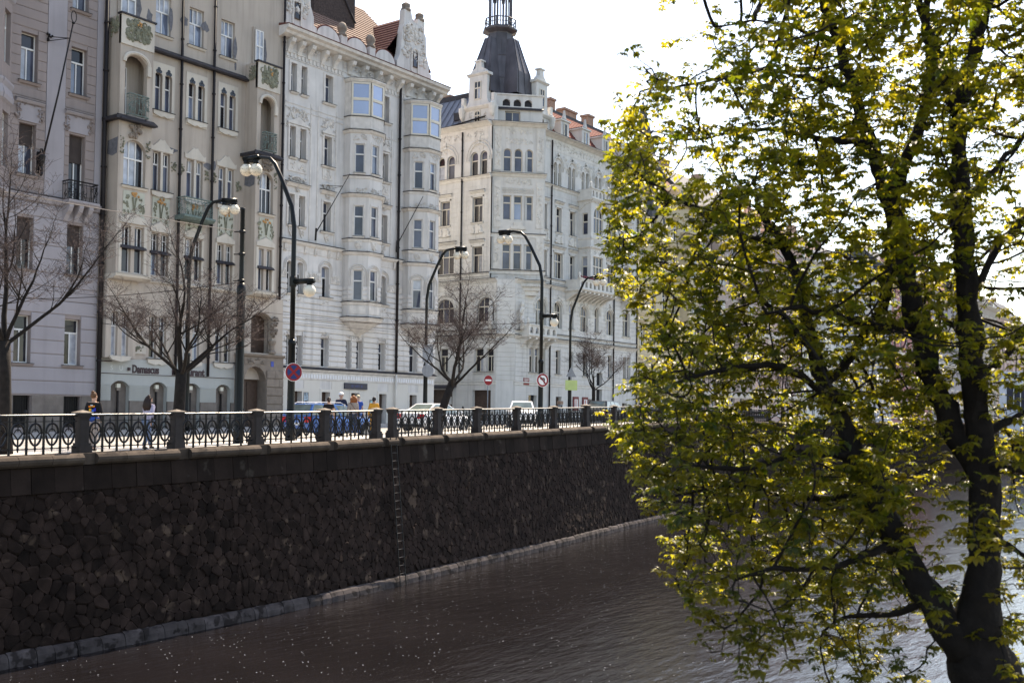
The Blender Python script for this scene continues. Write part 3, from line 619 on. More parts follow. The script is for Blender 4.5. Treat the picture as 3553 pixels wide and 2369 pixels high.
# the two oriels
def oriel(s0, s1, nm, shift=0):
    fr = Frame(0, 47.6-DB, 0); a, c = s0+.3, s1-.32; m_ = (a+c)/2
    ops = [(a+.02, m_-.1, 13.45, 15.77), (m_+.1, c-.02, 13.45, 15.77), (a, c, 17.78, 20.1, .5), (a-.02, c-.02, 21.3, 24.35, .45)]
    ops.append((s0+.5, s1-.55, 26.35, 28.35))
    b = B(); b.wall(fr, s0, s1, 13.35, 26.2, ops[:4], 0, .3, False)
    for s in (s0, s1): b.quad(fr.p(s, 0, 13.35), fr.p(s, -DB, 13.35), fr.p(s, -DB, 26.2), fr.p(s, 0, 26.2))
    b.quad(fr.p(s0, 0, 13.35), fr.p(s1, 0, 13.35), fr.p(s1, -DB, 13.35), fr.p(s0, -DB, 13.35)); b.quad(fr.p(s0, 0, 26.2), fr.p(s1, 0, 26.2), fr.p(s1, -DB, 26.2), fr.p(s0, -DB, 26.2))
    obj('oriel_wall', b, P_TAN, h2)
    part('loggia_recess', P_TAN, h2, ('box', a-.1, c+.1, -.95, -.9, 21.2, 24.5), fr=fr)
    window(fr, h2, a+.05, a+.62, 21.25, 23.9, .9, .0, FRAMEW, 1, .6, (G_DARK, G_DARK), .05)
    for x0, x1, z0, z1 in ((a+.02, m_-.1, 13.45, 15.77), (m_+.1, c-.02, 13.45, 15.77)):
        wn = window(fr, h2, x0, x1, z0, z1, .26, 0, FRAMEW, 1, .56, (G_DARK, G_MID), .045, topcols=2); zz = z0+(z1-z0)*.53
        part('tiny_hood', LEAD, wn, ('prof', x0-.1, x1+.1, [(-.24, zz+.16), (.0, zz+.13), (.17, zz-.01), (.17, zz-.05), (-.24, zz-.04)]), fr=fr)
    window(fr, h2, a, c, 17.78, 20.1, .3, 0, FRAMEW, 3, .6, (G_CURT, G_CURT, G_DARK, G_CURT, G_CURT, G_DARK), .05, .12, P_TANL)
    part('pale_surround', P_TANL, h2, ('box', a-.16, a-.005, -.01, .03, 13.4, 15.85), ('box', c+.005, c+.16, -.01, .03, 13.4, 15.85), ('poly', [(a-.16, 15.9), (c+.16, 15.9), (c+.16, 16.12), (m_, 16.42), (a-.16, 16.12)], -.01, .08), fr=fr)
    pn = part('floral_panel', P_PANEL, h2, ('poly', [(a+.02, 16.2), (m_, 16.5), (c-.02, 16.2), (c-.02, 17.5), (a+.02, 17.5)], -.01, .03), fr=fr)
    r = random.Random(int(s0*7)); lv = B(); fl = B()
    for sgn in (-1, 1):
        for k in range(7):
            t0 = r.uniform(.1, .5); lv.tube([fr.p(m_+sgn*(.03+t0*.22*j*(j+1)/9), .05, 16.55+j*.22) for j in range(4)], [.03, .03, .026, .02], 4)
        for k in range(16): lv.ell((m_+sgn*r.uniform(.3, .58), .04, r.uniform(16.35, 17.25)), (r.uniform(.03, .08), .03, r.uniform(.05, .1)), 6, 4, fr)
    for k in range(9): fl.ell((m_+r.uniform(-.3, .3), .06, 17.32+r.uniform(-.08, .12)), (.07, .04, .07), 6, 4, fr)
    obj('leaf_relief', lv, GREEN_T, pn); obj('flower_relief', fl, OCHRE, pn)
    # dark skirt roof under the loggia, face console
    sk_ = [(-.02, 21.02), (.02, 20.92), (.36, 20.92), (.38, 20.98), (.02, 21.24), (-.02, 21.24)]
    part('skirt_roof', LEAD, h2, ('prof', s0-.1, s1+.1, sk_), ('box', s0-.32, s0-.03, -DB+.02, .3, 20.93, 21.1), fr=fr)
    b = B(); b.relief(fr, m_-.4, m_+.4, 20.2, 20.9, .04, 34, int(s0), .12); obj('carved_mask', b, P_STONE, h2)
    for q in (a-.12, c+.12): b = B(); b.relief(fr, q-.14, q+.14, 19.2, 20.3, .02, 20, int(q*5), .05); obj('green_relief', b, GREEN_T, h2)
    iron_basket(h2, fr, a+.1, c-.05, .0, .3, 21.28, 22.3, PATINA, int(s0), .1, 9, 46)
    # arch lip
    b = B(); N = 10; w_ = (c-a)/2-.02; b.tube([fr.p(m_-.02-(w_+.09)*math.cos(PI*i/N), .04, 23.9+.55*math.sin(PI*i/N)**.8) for i in range(N+1)], .09, 6); b.box(fr, c-.06, c+.14, 0, .12, 23.45, 23.95); obj('arch_lip', b, P_TANL, h2)
    # tiled parapet on top
    pr = part('parapet', P_TANL, h2, ('box', s0, s1, -.16, .06, 24.75, 26.22), fr=fr); part('parapet_coping', LEAD, pr, ('box', s0-.08, s1+.08, -.22, .14, 26.22, 26.3), fr=fr)
    b = B(); b.relief(fr, a-.1, c+.15, 25.0, 26.1, .06, 90, int(s0*2), .06); obj('green_relief', b, GREEN_T, pr)
    b = B(); [b.ell((m_+r.uniform(-.08, .3), .12, 25.85+r.uniform(-.2, .15)), (.06, .04, .06), 6, 4, fr) for k in range(4)]; obj('flower_relief', b, OCHRE, pr)
    sf = Frame(s0, 47.6, -90); b = B(); b.relief(sf, .15, DB-.1, 25.1, 26.1, .03, 30, int(s0*4), .05); obj('green_relief', b, GREEN_T, pr)
    part('oriel_foot', P_TANL, h2, ('prof', s0-.06, s1+.1, [(-DB, 13.1), (-.1, 13.12), (.1, 13.22), (.14, 13.34), (-DB, 13.36)]), fr=fr)
    lf = Frame(0, 47.12, 0); lo = [(30.8, 31.17, 9.33, 11.5), (31.4, 31.78, 9.33, 11.5)] if s0 < 35 else [(39.58, 41.1, 9.95, 12.25, .35)]
    e0, e1 = (30.5, 32.2) if s0 < 35 else (38.95, 41.9); zb = 9.21 if s0 < 35 else 9.86
    b = B(); b.wall(lf, e0, e1, zb, 13.1, lo, 0, .3, False)
    for s in (e0, e1): b.quad(lf.p(s, 0, zb), lf.p(s, -.5, zb), lf.p(s, -.5, 13.1), lf.p(s, 0, 13.1))
    obj('oriel_base_wall', b, P_TAN, h2)
    if s0 < 35:
        for q in lo: window(lf, h2, *q, .26, 0, FRAMEW, 1, .68, (G_DARK, G_DARK), .045, topcols=2)
        part('carved_sill', P_TANL, h2, ('poly', [(30.68, 9.3), (31.9, 9.3), (31.8, 9.12), (31.3, 9.02), (30.8, 9.12)], 0, .14), fr=lf)
    q = (s0+.5, s1-.55, 26.3, 28.35); b = B(); b.box(F2, q[0]-.1, q[1]+.1, .0, .1, 26.2, 28.5); obj('attic_surround', b, P_TAN, h2); window(Frame(0, 47.47, 0), h2, *q, .0, 0, FRAMEW, 2, .55, (G_CURT, G_CURT, G_CURT, G_CURT), .05)
    b = B(); N = 12; pts = [((q[1]+.25)+.22*math.cos(2*PI*i/N)*r.uniform(.5, 1.1), 27.2+1.0*math.sin(2*PI*i/N)*r.uniform(.65, 1.1)) for i in range(N)]; b.poly(F2, pts, .0, .008); obj('bare_render_patch', b, PATCH, h2)
    b = B(); b.poly(sf, [(.1, 20.0), (.95, 20.1), (.9, 19.3), (.5, 19.2), (.05, 19.35)], 0, .006); obj('bare_render_patch', b, PATCH, h2)
oriel(30.62, 32.5, 'oriel'); oriel(39.25, 40.86, 'oriel')
# restaurant lettering, cable, lamps, window screens
def text(name, s, size, fr, s0, z0, d, m, par, ext=.02, width=None, bold=0):
    cu = bpy.data.curves.new(name, 'FONT'); cu.body = s; cu.size = size; cu.extrude = ext; cu.offset = bold; cu.resolution_u = 3
    me = baked(bpy.data.objects.new(name, cu))
    xs = [v.co.x for v in me.vertices]; k = width/(max(xs)-min(xs)) if width else 1; x0 = min(xs)
    off = wloc(par) if par is not None else Vector((0, 0, 0))
    for v in me.vertices: v.co = Vector(fr.p(s0+(v.co.x-x0)*k, d+v.co.z, z0+v.co.y))-off
    me.materials.clear(); me.materials.append(m); o = bpy.data.objects.new(name, me); COL.objects.link(o); o.parent = par; return o
LET = mat('dark_brown_letters', (.05, .03, .035), .5, .1)
text('sign_lettering', 'Damascus', .56, F2, 32.34, 8.53, .06, LET, h2, .015, 1.58, .02)
text('sign_lettering', 'Restaurant', .56, F2, 34.72, 8.51, .06, LET, h2, .015, 2.08, .02)
GHOST = mat('ghost_letter_paint', (.56, .58, .57), .9, .05)
text('ghost_lettering', 'S', .34, F2, 31.1, 8.62, .05, GHOST, h2, .002); text('ghost_lettering', 'U', .34, F2, 31.6, 8.62, .05, GHOST, h2, .002)
part('sign_spotlight', LET, h2, ('box', 32.06, 32.18, .05, .14, 8.62, 8.78), fr=F2)
part('awning_bar', LET, h2, ('box', 30.62, 31.15, .05, .1, 9.03, 9.07), fr=F2)
LAMPS = mat('lantern_glass', (.6, .58, .5), .4, .1)
for a, c in gar:
    m_ = (a+c)/2
    part('shop_recess', P_PLINTH, h2, ('box', a-.02, c+.02, -.32, -.26, 5.1, 8.2), fr=F2)
    part('wall_lantern', LAMPS, h2, ('box', m_-.1, m_+.1, -.24, -.08, 7.75, 7.95), fr=F2); part('lantern_post', PIPE, h2, ('box', m_-.04, m_+.04, -.2, -.12, 5.5, 7.62), fr=F2)
    part('lantern_base', P_STONE, h2, ('box', m_-.1, m_+.1, -.24, -.08, 7.6, 7.745), fr=F2)
spans = [(X0, gar[0][0])]+[(gar[i][1], gar[i+1][0]) for i in range(3)]+[(gar[3][1], 38.85)]
for a, c in spans:
    b = B()
    for k in range(9): b.box(F2, a+.01, c-.01, .025, .06, 7.18+k*.085, 7.225+k*.085)
    obj('slatted_shutter', b, P_MINT, h2)
    part('plinth_stone', P_PLINTH, h2, ('box', a, c, .0, .1, 5.0, 7.1), fr=F2)
b = B(); b.tube([F2.p(X0+.1, .06, 8.45), F2.p(33, .07, 8.44), F2.p(36, .07, 8.46), F2.p(38.8, .06, 8.45)], .015, 4); obj('wall_cable', b, LET, h2)
b = B(); b.lathe((0, 0, 0), [(.0, -.02), (.3, -.02), (.3, .02), (.0, .02)], 18); b.v = [F2.p(38.75+x*0+z, .5+y*.9, 9.0+x*.9) for x, y, z in b.v]; sg = obj('hanging_round_sign', b, FRAMEW, h2)
part('sign_bracket', IRON, h2, ('box', 38.73, 38.77, .0, .8, 9.3, 9.34), fr=F2)
# ---------------------------------------------------------------- building 3: white house with two bays, banded lower floors and tiled roof
h3 = thing('white_bay_house', 'tall white stucco house with two polygonal bays, tiled roof and scrolled gables', 'building', (42, 47.6, 5.8))
X0, X1 = 41.98, 56.0
tw = ((42.57, 43.02), (43.38, 43.85)); sg1 = (45.34, 45.98); sg2 = (50.4, 51.05)
rows = dict(E=(25.58, 27.28), D=(21.7, 23.52), C=(17.68, 19.5), Bq=(13.67, 15.55), A=(9.4, 11.18))
o3 = []; w3 = []
for k, (z0, z1) in rows.items():
    for a, c in tw+(sg1, sg2):
        rise = .12 if k == 'Bq' else 0; o3.append((a, c, z0, z1, rise) if rise else (a, c, z0, z1)); w3.append((a, c, z0, z1, k))
for a, c in ((47.47, 47.95), (48.4, 48.97), (53.37, 54.2)): o3.append((a, c, 9.4, 11.18)); w3.append((a, c, 9.4, 11.18, 'A'))
gd = [(43.25, 43.9), (45.5, 46.2), (48.02, 48.75), (50.55, 51.25), (53.5, 54.22)]
for a, c in gd: o3.append((a, c, 5.75, 7.88))
b = B(); b.wall(F0, X0, X1, 4.9, 29.0, o3, 0, .42); obj('wall', b, P_WHITE, h3)
body(h3, X0+.01, X1-.01, 48.03, 62, 4.9, 28.98, P_CREAM)
for a, c, z0, z1, k in w3:
    window(F0, h3, a, c, z0, z1, .38, 0, FRAMEW, 1 if c-a < .55 else 2, .64, (G_DARK, G_MID, G_MID) if k in 'ED' else (G_DARK, G_DARK, G_MID), .045, None if k == 'A' else .17, P_WTRIM, topcols=1, sw=.05 if a in (42.57, 43.38) else .22)
for a, c in gd:
    part('doorway', FRAMED, h3, ('box', a-.02, c+.02, -.43, -.38, 5.7, 7.9), fr=F0)
    b = B(); b.wall(F0, a-.14, c+.14, 5.75, 8.05, [(a, c, 5.75, 7.88)], .04, .05); obj('door_surround', b, P_WBASE, h3)
# ground floor: smooth render, ledge, row of small square plaques
sp_ = [(X0, gd[0][0]-.15)]+[(gd[i][1]+.15, gd[i+1][0]-.15) for i in range(4)]+[(gd[4][1]+.15, X1)]
part('ground_floor_render', P_WBASE, h3, *[('box', a, c, -.01, .025, 5.0, 8.56) for a, c in sp_], fr=F0)
part('plaque_band', P_WTRIM, h3, ('box', X0, X1, -.01, .05, 8.6, 9.05), fr=F0)
PLQ = mat('white_plaque', (.66, .66, .68), .6, .05)
for i in range(62):
    s = X0+.12+i*.223
    if s < X1-.2: part('plaque', PLQ, h3, ('box', s, s+.15, .05, .075, 8.68, 8.93), fr=F0)
part('ledge', P_WTRIM, h3, ('prof', X0, X1+.02, [(-.01, 9.06), (.12, 9.08), (.2, 9.2), (-.01, 9.22)]), fr=F0)
part('ledge_flashing', LEAD, h3, ('prof', X0-.01, X1+.04, [(-.01, 9.37), (.24, 9.26), (.24, 9.21), (-.01, 9.23)]), fr=F0)
courses(h3, F0, X0, X1, 9.4, 14.5, .34, o3, P_WHITE, .075, .06, skip=[(47.07, 49.92, 12.3, 14.6), (52.62, 55.47, 12.3, 14.6)])
# carved frieze in the arched-window storey
for a, c in ((X0+.02, 42.5), (43.95, 45.22), (46.1, 46.85), (49.95, 50.3), (51.15, 52.55)):
    fz = part('frieze', P_WTRIM, h3, ('box', a, c, -.01, .05, 14.54, 15.08), fr=F0); b = B(); b.relief(F0, a, c, 14.58, 15.04, .05, int((c-a)*34), int(a*10), .05); obj('frieze_relief', b, P_WTRIM, fz)
def archtrim(a, c, z, fr=F0, nm='window_arch'):
    m_ = (a+c)/2; w_ = (c-a)/2; b = B()
    for o_, r_ in ((.12, .045), (.24, .03)): b.tube([fr.p(a-o_, .03, z-1.0)]+[fr.p(m_-(w_+o_)*math.cos(PI*i/8), .03, z-.16+(.24+o_)*math.sin(PI*i/8)) for i in range(9)]+[fr.p(c+o_, .03, z-1.0)], r_, 4)
    return obj(nm, b, P_WTRIM, h3)
archtrim(42.57, 43.85, 15.55); archtrim(*sg1, 15.55); archtrim(*sg2, 15.55)
part('storey_cornice', P_WTRIM, h3, ('prof', X0, X1+.02, [(-.01, 16.1), (.03, 16.12), (.05, 16.5), (.16, 16.58), (.24, 16.68), (.24, 16.74), (-.01, 16.76)]), fr=F0)
part('cornice_flashing', LEAD, h3, ('prof', X0-.01, X1+.04, [(-.01, 16.86), (.27, 16.765), (.27, 16.74), (-.01, 16.765)]), fr=F0)
for s in (42.35, 43.95, 44.75, 45.85+.0, 46.6, 49.85, 51.75, 55.5):
    b = B(); b.prof(F0, s-.09, s+.09, [(0, 16.05), (.08, 16.1), (.12, 16.3), (.16, 16.5), (0, 16.55)]); b.relief(F0, s-.1, s+.1, 16.1, 16.5, .1, 8, int(s), .05); obj('carved_console', b, P_WTRIM, h3)
# window dressings
for grp in ((42.57, 43.85), sg1, sg2):
    a, c = grp; m_ = (a+c)/2
    for k, (z0, z1) in rows.items():
        if k in 'EDC':
            b = B(); b.wall(F0, a-.14, c+.14, z0-.02, z1+.12, [(o[0], o[1], z0, z1) for o in o3 if o[2] == z0 and a-.01 <= o[0] <= c] , .05, .055); obj('window_surround', b, P_WTRIM, h3)
        if k == 'D':
            pts = [(a-.2, z1+.14), (c+.2, z1+.14), (c+.2, z1+.24), (c+.02, z1+.28), (m_, z1+.62), (a-.02, z1+.28), (a-.2, z1+.24)]
            pd = part('pediment', P_WTRIM, h3, ('poly', pts, -.01, .1), fr=F0)
            b = B(); b.relief(F0, a-.2, c+.2, z1+.5, z1+1.15, .02, int(30+(c-a)*20), int(a), .06); [b.relief(F0, q-.14, q+.14, z1-.2, z1+.6, .03, 16, int(q*3), .05) for q in (a-.2, c+.2)]; obj('pediment_relief', b, P_WTRIM, pd)
        if k == 'C':
            hp = part('cornice_hood', P_WTRIM, h3, ('prof', a-.26, c+.26, [(0, z1+.42), (.12, z1+.46), (.2, z1+.58), (.26, z1+.6), (.26, z1+.66), (0, z1+.7)]), fr=F0)
            part('hood_flashing', LEAD, hp, ('prof', a-.28, c+.28, [(0, z1+.76), (.29, z1+.67), (.29, z1+.645), (0, z1+.71)]), fr=F0)
            b = B(); b.relief(F0, a-.15, c+.15, z1+.74, z1+1.1, .05, 30, int(a*2), .07); b.tube([F0.p(m_-(c-a)*.45*math.cos(PI*i/8), .08, z1+.8+.28*math.sin(PI*i/8)) for i in range(9)], .05, 5); obj('hood_relief', b, P_WTRIM, hp)
            b = B(); b.relief(F0, m_-.16, m_+.16, z1+.2, z1+.6, .06, 10, int(a*4), .08); obj('keystone', b, P_WTRIM, hp)
            for q in ([a+.22, c-.22] if c-a > 1 else [m_]):
                b = B(); b.poly(F0, [(q-.19, z0-.16), (q+.19, z0-.16), (q+.17, z0-.4), (q, z0-.68), (q-.17, z0-.4)], 0, .06); b.relief(F0, q-.16, q+.16, z0-.6, z0-.18, .06, 16, int(q*7), .05); obj('cartouche', b, P_WTRIM, h3)
        if k == 'D':
            b = B(); b.box(F0, a-.1, c+.1, -.01, .04, z0-.85, z0-.18); b.relief(F0, a-.05, c+.05, z0-.75, z0-.25, .04, 14, int(a*6), .04); obj('apron_panel', b, P_WTRIM, h3)
        if k == 'Bq':
            b = B(); b.box(F0, a-.02, c+.02, -.01, .06, z0-.55, z0-.16); b.relief(F0, a, c, z0-.5, z0-.18, .06, 12, int(a*8), .05); obj('apron_panel', b, P_WTRIM, h3)
        if k == 'A':
            b = B(); b.relief(F0, a-.12, c+.12, z1+.05, z1+.34, .07, 16, int(a*9), .07); [b.relief(F0, q-.08, q+.08, z1-.5, z1+.1, .07, 8, int(q*9), .06) for q in (a-.1, c+.1)]; obj('lintel_relief', b, P_WTRIM, h3)
b = B(); b.relief(F0, 47.35, 49.1, 11.2, 11.5, .07, 26, 77, .08); obj('lintel_relief', b, P_WTRIM, h3)
# shallow pilaster panels on the plain wall
for s in (42.2, 44.25, 44.85, 46.35, 51.4):
    part('pilaster_panel', P_WTRIM, h3, ('box', s-.05, s+.05, -.01, .03, 16.9, 25.2), fr=F0)
part('string_band', P_WTRIM, h3, ('box', X0, 46.9, -.01, .03, 24.55, 24.6), ('box', X0, 46.9, -.01, .03, 24.85, 24.9), ('box', 49.7, 52.3, -.01, .03, 24.55, 24.6), fr=F0)
# the two polygonal bays: returns, canted sides and a front face
def bay3(c0):
    P5 = [(c0, 47.6), (c0, 47.07), (c0+.86, 46.21), (c0+1.99, 46.21), (c0+2.85, 47.07), (c0+2.85, 47.6)]
    ZW = ((13.6, 15.5), (17.6, 19.5), (21.55, 23.36)); wsp = (None, (.3, .88), (.18, .78), (.34, .92), None)
    for i in range(5):
        (xa, ya), (xb, yb) = P5[i], P5[i+1]; L_ = math.hypot(xb-xa, yb-ya); fr = Frame(xa, ya, math.degrees(math.atan2(yb-ya, xb-xa))); wn = wsp[i]
        ops = [(wn[0], wn[1], z0, z1) for z0, z1 in ZW] if wn else []
        b = B(); b.wall(fr, 0, L_, 12.55, 24.95, ops, 0, .2, False); obj('bay_wall', b, P_WHITE, h3)
        for q in ops: window(fr, h3, *q, .17, 0, FRAMEW, 1, .64, (G_MID, G_MID), .05, .1, P_WTRIM, sw=.06)
        for z, e in ((24.2, .16), (21.35, .06), (20.22, .2), (17.42, .08), (16.6, .18), (13.5, .1), (12.55, .2)):
            mo = part('bay_cornice', P_WTRIM, h3, ('prof', -e*.4, L_+e*.4, [(-.05, z-.22), (e*.4, z-.18), (e, z-.06), (e, z), (-.05, z+.05)]), fr=fr)
            part('bay_flashing', LEAD, mo, ('prof', -e*.4-.01, L_+e*.4+.01, [(-.05, z+.085), (e+.03, z+.008), (e+.03, z-.02), (-.05, z+.055)]), fr=fr)
        for z0, z1, n_ in ((23.55, 24.0, 26), (20.32, 20.62, 22)):
            if wn: b = B(); b.relief(fr, .08, L_-.06, z0, z1, .0, int(n_*L_/1.3), int(z0*10+i), .06); obj('bay_relief', b, P_WTRIM, h3)
        if wn:
            q = (wn[0]+wn[1])/2
            b = B(); b.poly(fr, [(q-.25, 17.3), (q+.25, 17.3), (q+.2, 16.95), (q, 16.7), (q-.2, 16.95)], 0, .05); b.relief(fr, q-.2, q+.2, 16.78, 17.28, .05, 18, int(q*50), .05); obj('cartouche', b, P_WTRIM, h3)
            part('window_surround', P_WTRIM, h3, *[('box', wn[0]-.1, wn[0]-.01, 0, .04, z0-.05, z1+.12) for z0, z1 in ZW], *[('box', wn[1]+.01, wn[1]+.1, 0, .04, z0-.05, z1+.12) for z0, z1 in ZW], fr=fr)
            archtrim(wn[0], wn[1], 15.5, fr)
            part('bay_apron', P_WTRIM, h3, ('box', .12, L_-.12, 0, .03, 12.75, 13.25), fr=fr)
        courses(h3, fr, .02, L_-.02, 13.62, 14.5, .34, ops, P_WHITE, .05, .06)
        # glazed winter-garden box on top
        part('glazed_box_apron', P_WTRIM, h3, ('box', -.02, L_+.02, -.2, .04, 24.3, 25.05), fr=fr)
        if wn: window(fr, h3, .02, L_-.02, 25.08, 27.2, .0, .0, FRAMEB, 1, .5, (G_SKY, G_SKY), .11)
        else: part('glazed_box_pier', P_WTRIM, h3, ('box', 0, L_, -.1, .02, 25.08, 27.2), fr=fr)
        part('glazed_box_sill', LEAD, h3, ('box', -.04, L_+.04, -.1, .1, 25.05, 25.09), fr=fr)
        part('glazed_box_eaves', P_WTRIM, h3, ('prof', -.05, L_+.05, [(-.1, 27.2), (.06, 27.22), (.16, 27.36), (.16, 27.42), (-.1, 27.44)]), fr=fr)
    m_ = c0+1.425; b = B(); n = 6; b.v = [(m_+(x-m_)*1.12, 47.6-(47.6-y)*1.12, 27.45) for x, y in P5]+[(m_+(x-m_)*.6, 47.6-(47.6-y)*.4, 27.72) for x, y in P5]
    b.f = [(i, i+1, n+i+1, n+i) for i in range(n-1)]+[tuple(range(n))[::-1], tuple(range(n, 2*n))]; obj('glazed_box_roof', b, LEAD, h3)
    b = B(); ring = [(1.1, 12.5), (1.06, 12.32), (.86, 12.2), (.52, 11.85), (.22, 11.6), (.1, 11.45)]
    for k, z in ring: b.v += [(m_+(x-m_)*k, 47.6-(47.6-y)*k, z) for x, y in P5]
    b.f += [(j*n+i, j*n+i+1, (j+1)*n+i+1, (j+1)*n+i) for j in range(len(ring)-1) for i in range(n-1)]; obj('bay_corbel', b, P_WTRIM, h3)
bay3(47.07); bay3(52.62)
downpipe(h3, F0, 52.0, .16, 9.3, 28.3, PIPE, .085); downpipe(h3, F0, 52.0, .16, 5.8, 9.2, P_WBASE, .07)
part('shop_sign', mat('dark_navy_sign', (.035, .035, .055), .4, .1), h3, ('box', 47.37, 49.38, .03, .12, 8.11, 8.5), fr=F0)
part('faded_sign_strokes', mat('dull_blue_letters', (.03, .045, .16), .4, .1), h3, *[('box', 47.95+q*.17, 47.95+q*.17+w_, .12, .124, 8.24, 8.24+h_) for q, (w_, h_) in enumerate(((.1, .14), (.04, .16), (.1, .12), (.09, .16), (.03, .15), (.11, .14)))], fr=F0)
for s0, s1, z0, z1, cc in ((44.05, 44.38, 6.95, 7.8, (.3, .38, .45)), (49.72, 50.0, 6.75, 7.45, (.25, .4, .42))):
    fr_p = part('poster_frame', LET, h3, ('box', s0-.03, s1+.03, .026, .05, z0-.03, z1+.03), fr=F0); pp = mat('poster_%d' % int(s0), cc, .5, .6, 6, 0, 0, 1, .3, 0, 0, 1.45, ((.05, .05, .06), 5, .56)); part('poster', pp, fr_p, ('box', s0, s1, .05, .056, z0, z1), fr=F0)
# main cornice with paired consoles
part('frieze_band', P_WTRIM, h3, ('box', X0, X1, -.01, .04, 27.5, 27.55), ('box', X0, X1, -.01, .04, 27.85, 27.92), fr=F0)
for i in range(46):
    s = X0+.2+i*.302
    if not (46.9 < s < 50 or 52.5 < s < 55.5): part('dentil', P_WTRIM, h3, ('box', s, s+.16, .0, .06, 27.58, 27.82), fr=F0)
part('main_cornice', P_WTRIM, h3, ('prof', 41.6, X1+.35, [(-.02, 28.55), (.3, 28.6), (.55, 28.72), (.62, 28.86), (.8, 28.95), (.85, 29.12), (-.02, 29.18)]), fr=F0)
for s in (42.35, 43.15, 43.95, 45.05, 46.05, 47.35, 48.5, 49.75, 50.75, 51.85, 52.75, 53.9, 55.05, 55.75):
    b = B(); b.prof(F0, s-.14, s+.14, [(0, 27.75), (.1, 27.8), (.16, 28.0), (.3, 28.2), (.5, 28.35), (.55, 28.56), (0, 28.6)]); b.relief(F0, s-.14, s+.14, 28.3, 28.6, .4, 8, int(s*3), .08); obj('cornice_console', b, P_WTRIM, h3)
for i in range(15):
    s = 42.0+i*.95
    b = B(); b.relief(F0, s, s+.8, 28.1, 28.45, .1, 12, i, .06); obj('cornice_festoon', b, P_WTRIM, h3)
EDGE = TILED
part('cornice_tiles', EDGE, h3, ('prof', 41.58, X1+.37, [(-.1, 29.34), (.88, 29.17), (.88, 29.13), (-.1, 29.19)]), fr=F0)
# attic: three low arched parapets between posts, with urns
for a, c in ((44.6, 46.55), (47.15, 49.0), (49.75, 51.6)):
    m_ = (a+c)/2; N = 12; pts = [(a, 29.2), (c, 29.2)]+[(m_+(c-a)/2*math.cos(PI*i/N), 29.55+.75*math.sin(PI*i/N)) for i in range(N+1)]
    at = part('arched_parapet', P_WHITE, h3, ('poly', pts, -.25, -.02), fr=F0)
    b = B(); b.tube([F0.p(m_+((c-a)/2+.02)*math.cos(PI*i/N), -.1, 29.58+.77*math.sin(PI*i/N)) for i in range(N+1)], .07, 5); obj('tile_capping', b, TILED, at)
for s in (46.85, 49.38):
    part('parapet_post', P_WHITE, h3, ('box', s-.26, s+.26, -.4, .06, 29.2, 30.1), fr=F0)
    b = B(); b.lathe((s, 47.75, 30.1), [(.3, 0), (.32, .12), (.2, .2), (.3, .4), (.32, .6), (.2, .82), (.06, .9)], 10); obj('urn', b, P_STONE, h3, True)
def gable(g0, g1, nm):
    m_ = (g0+g1)/2; w_ = (g1-g0)/2
    pts = [(g0-.25, 29.2), (g1+.25, 29.2), (g1+.25, 29.9), (g1, 30.0), (g1-.02, 30.5), (g1-.28, 31.1), (g1-.35, 32.3), (g1-.55, 32.6), (g1-.5, 33.3), (m_+.3, 33.35), (m_+.2, 32.95), (m_-.25, 33.05), (m_-.4, 33.6), (g0+.4, 33.6), (g0+.35, 32.6), (g0+.18, 32.0), (g0+.1, 31.0), (g0-.02, 30.4), (g0-.25, 30.0)]
    ga = part('scrolled_gable', P_WHITE, h3, ('poly', pts, -.45, -.02), fr=F0)
    b = B(); b.relief(F0, g0+.1, g1-.2, 30.2, 31.4, -.02, 46, int(g0), .1); b.relief(F0, g0+.35, g1-.5, 31.4, 32.9, -.02, 40, int(g0)+1, .1); obj('gable_relief', b, P_WTRIM, ga)
    for q, z in ((m_-.7, 33.6), (m_+.68, 33.32)): b = B(); b.lathe((q, 47.85, z), [(.34, 0), (.36, .12), (.28, .2), (.3, .45), (.1, .6)], 10); obj('gable_cap', b, P_STONE, ga)
    window(Frame(0, 47.57, 0), ga, m_-.24, m_+.22, 29.95, 30.95, .02, 0, FRAMED, 1, 0, (G_DARK,), .04)
    b = B(); b.tube([F0.p(m_-.01-.32*math.cos(PI*i/8), .02, 30.9+.3*math.sin(PI*i/8)) for i in range(9)], .06, 5); b.box(F0, m_-.4, m_-.27, -.02, .06, 29.6, 30.9); b.box(F0, m_+.25, m_+.38, -.02, .06, 29.6, 30.9); obj('gable_window_trim', b, P_WTRIM, ga)
    return ga
gable(52.05, 55.0, 'e'); gable(41.6, 44.35, 'w')
# roofs: tiled main slope, dark cross roof behind the east gable, tall sooty chimney wall
def tiled(name, p00, p10, p11, p01, n, m, par, lap=.05):
    """a roof slope as overlapping tile courses, one part each"""
    a, c, d, e = map(Vector, (p00, p10, p11, p01)); nn = (c-a).cross(e-a).normalized()
    if nn.z < 0: nn = -nn
    for i in range(n):
        t0, t1 = i/n, (i+1)/n; q = [a.lerp(e, t0)+nn*lap, c.lerp(d, t0)+nn*lap, c.lerp(d, t1)+nn*.008, a.lerp(e, t1)+nn*.008]; u_ = [a.lerp(e, t0)-nn*.02, c.lerp(d, t0)-nn*.02]
        b = B(); b.add([tuple(v) for v in q+u_], [(0, 1, 2, 3), (4, 5, 1, 0)]); obj(name, b, m, par)
b = B(); b.add([(X0, 47.8, 29.0), (X1, 47.8, 29.0), (X1-2, 53.05, 35.1), (X0, 53.05, 35.1), (X0, 62, 29), (X1, 62, 29)], [(0, 1, 2, 3), (3, 2, 5, 4), (1, 5, 2), (0, 3, 4)]); rf = obj('roof', b, TILED, h3)
tiled('tile_course', (44.3, 47.85, 29.3), (X1, 47.85, 29.3), (X1-2, 53, 35.2), (44.3, 53, 35.2), 26, TILE, rf)
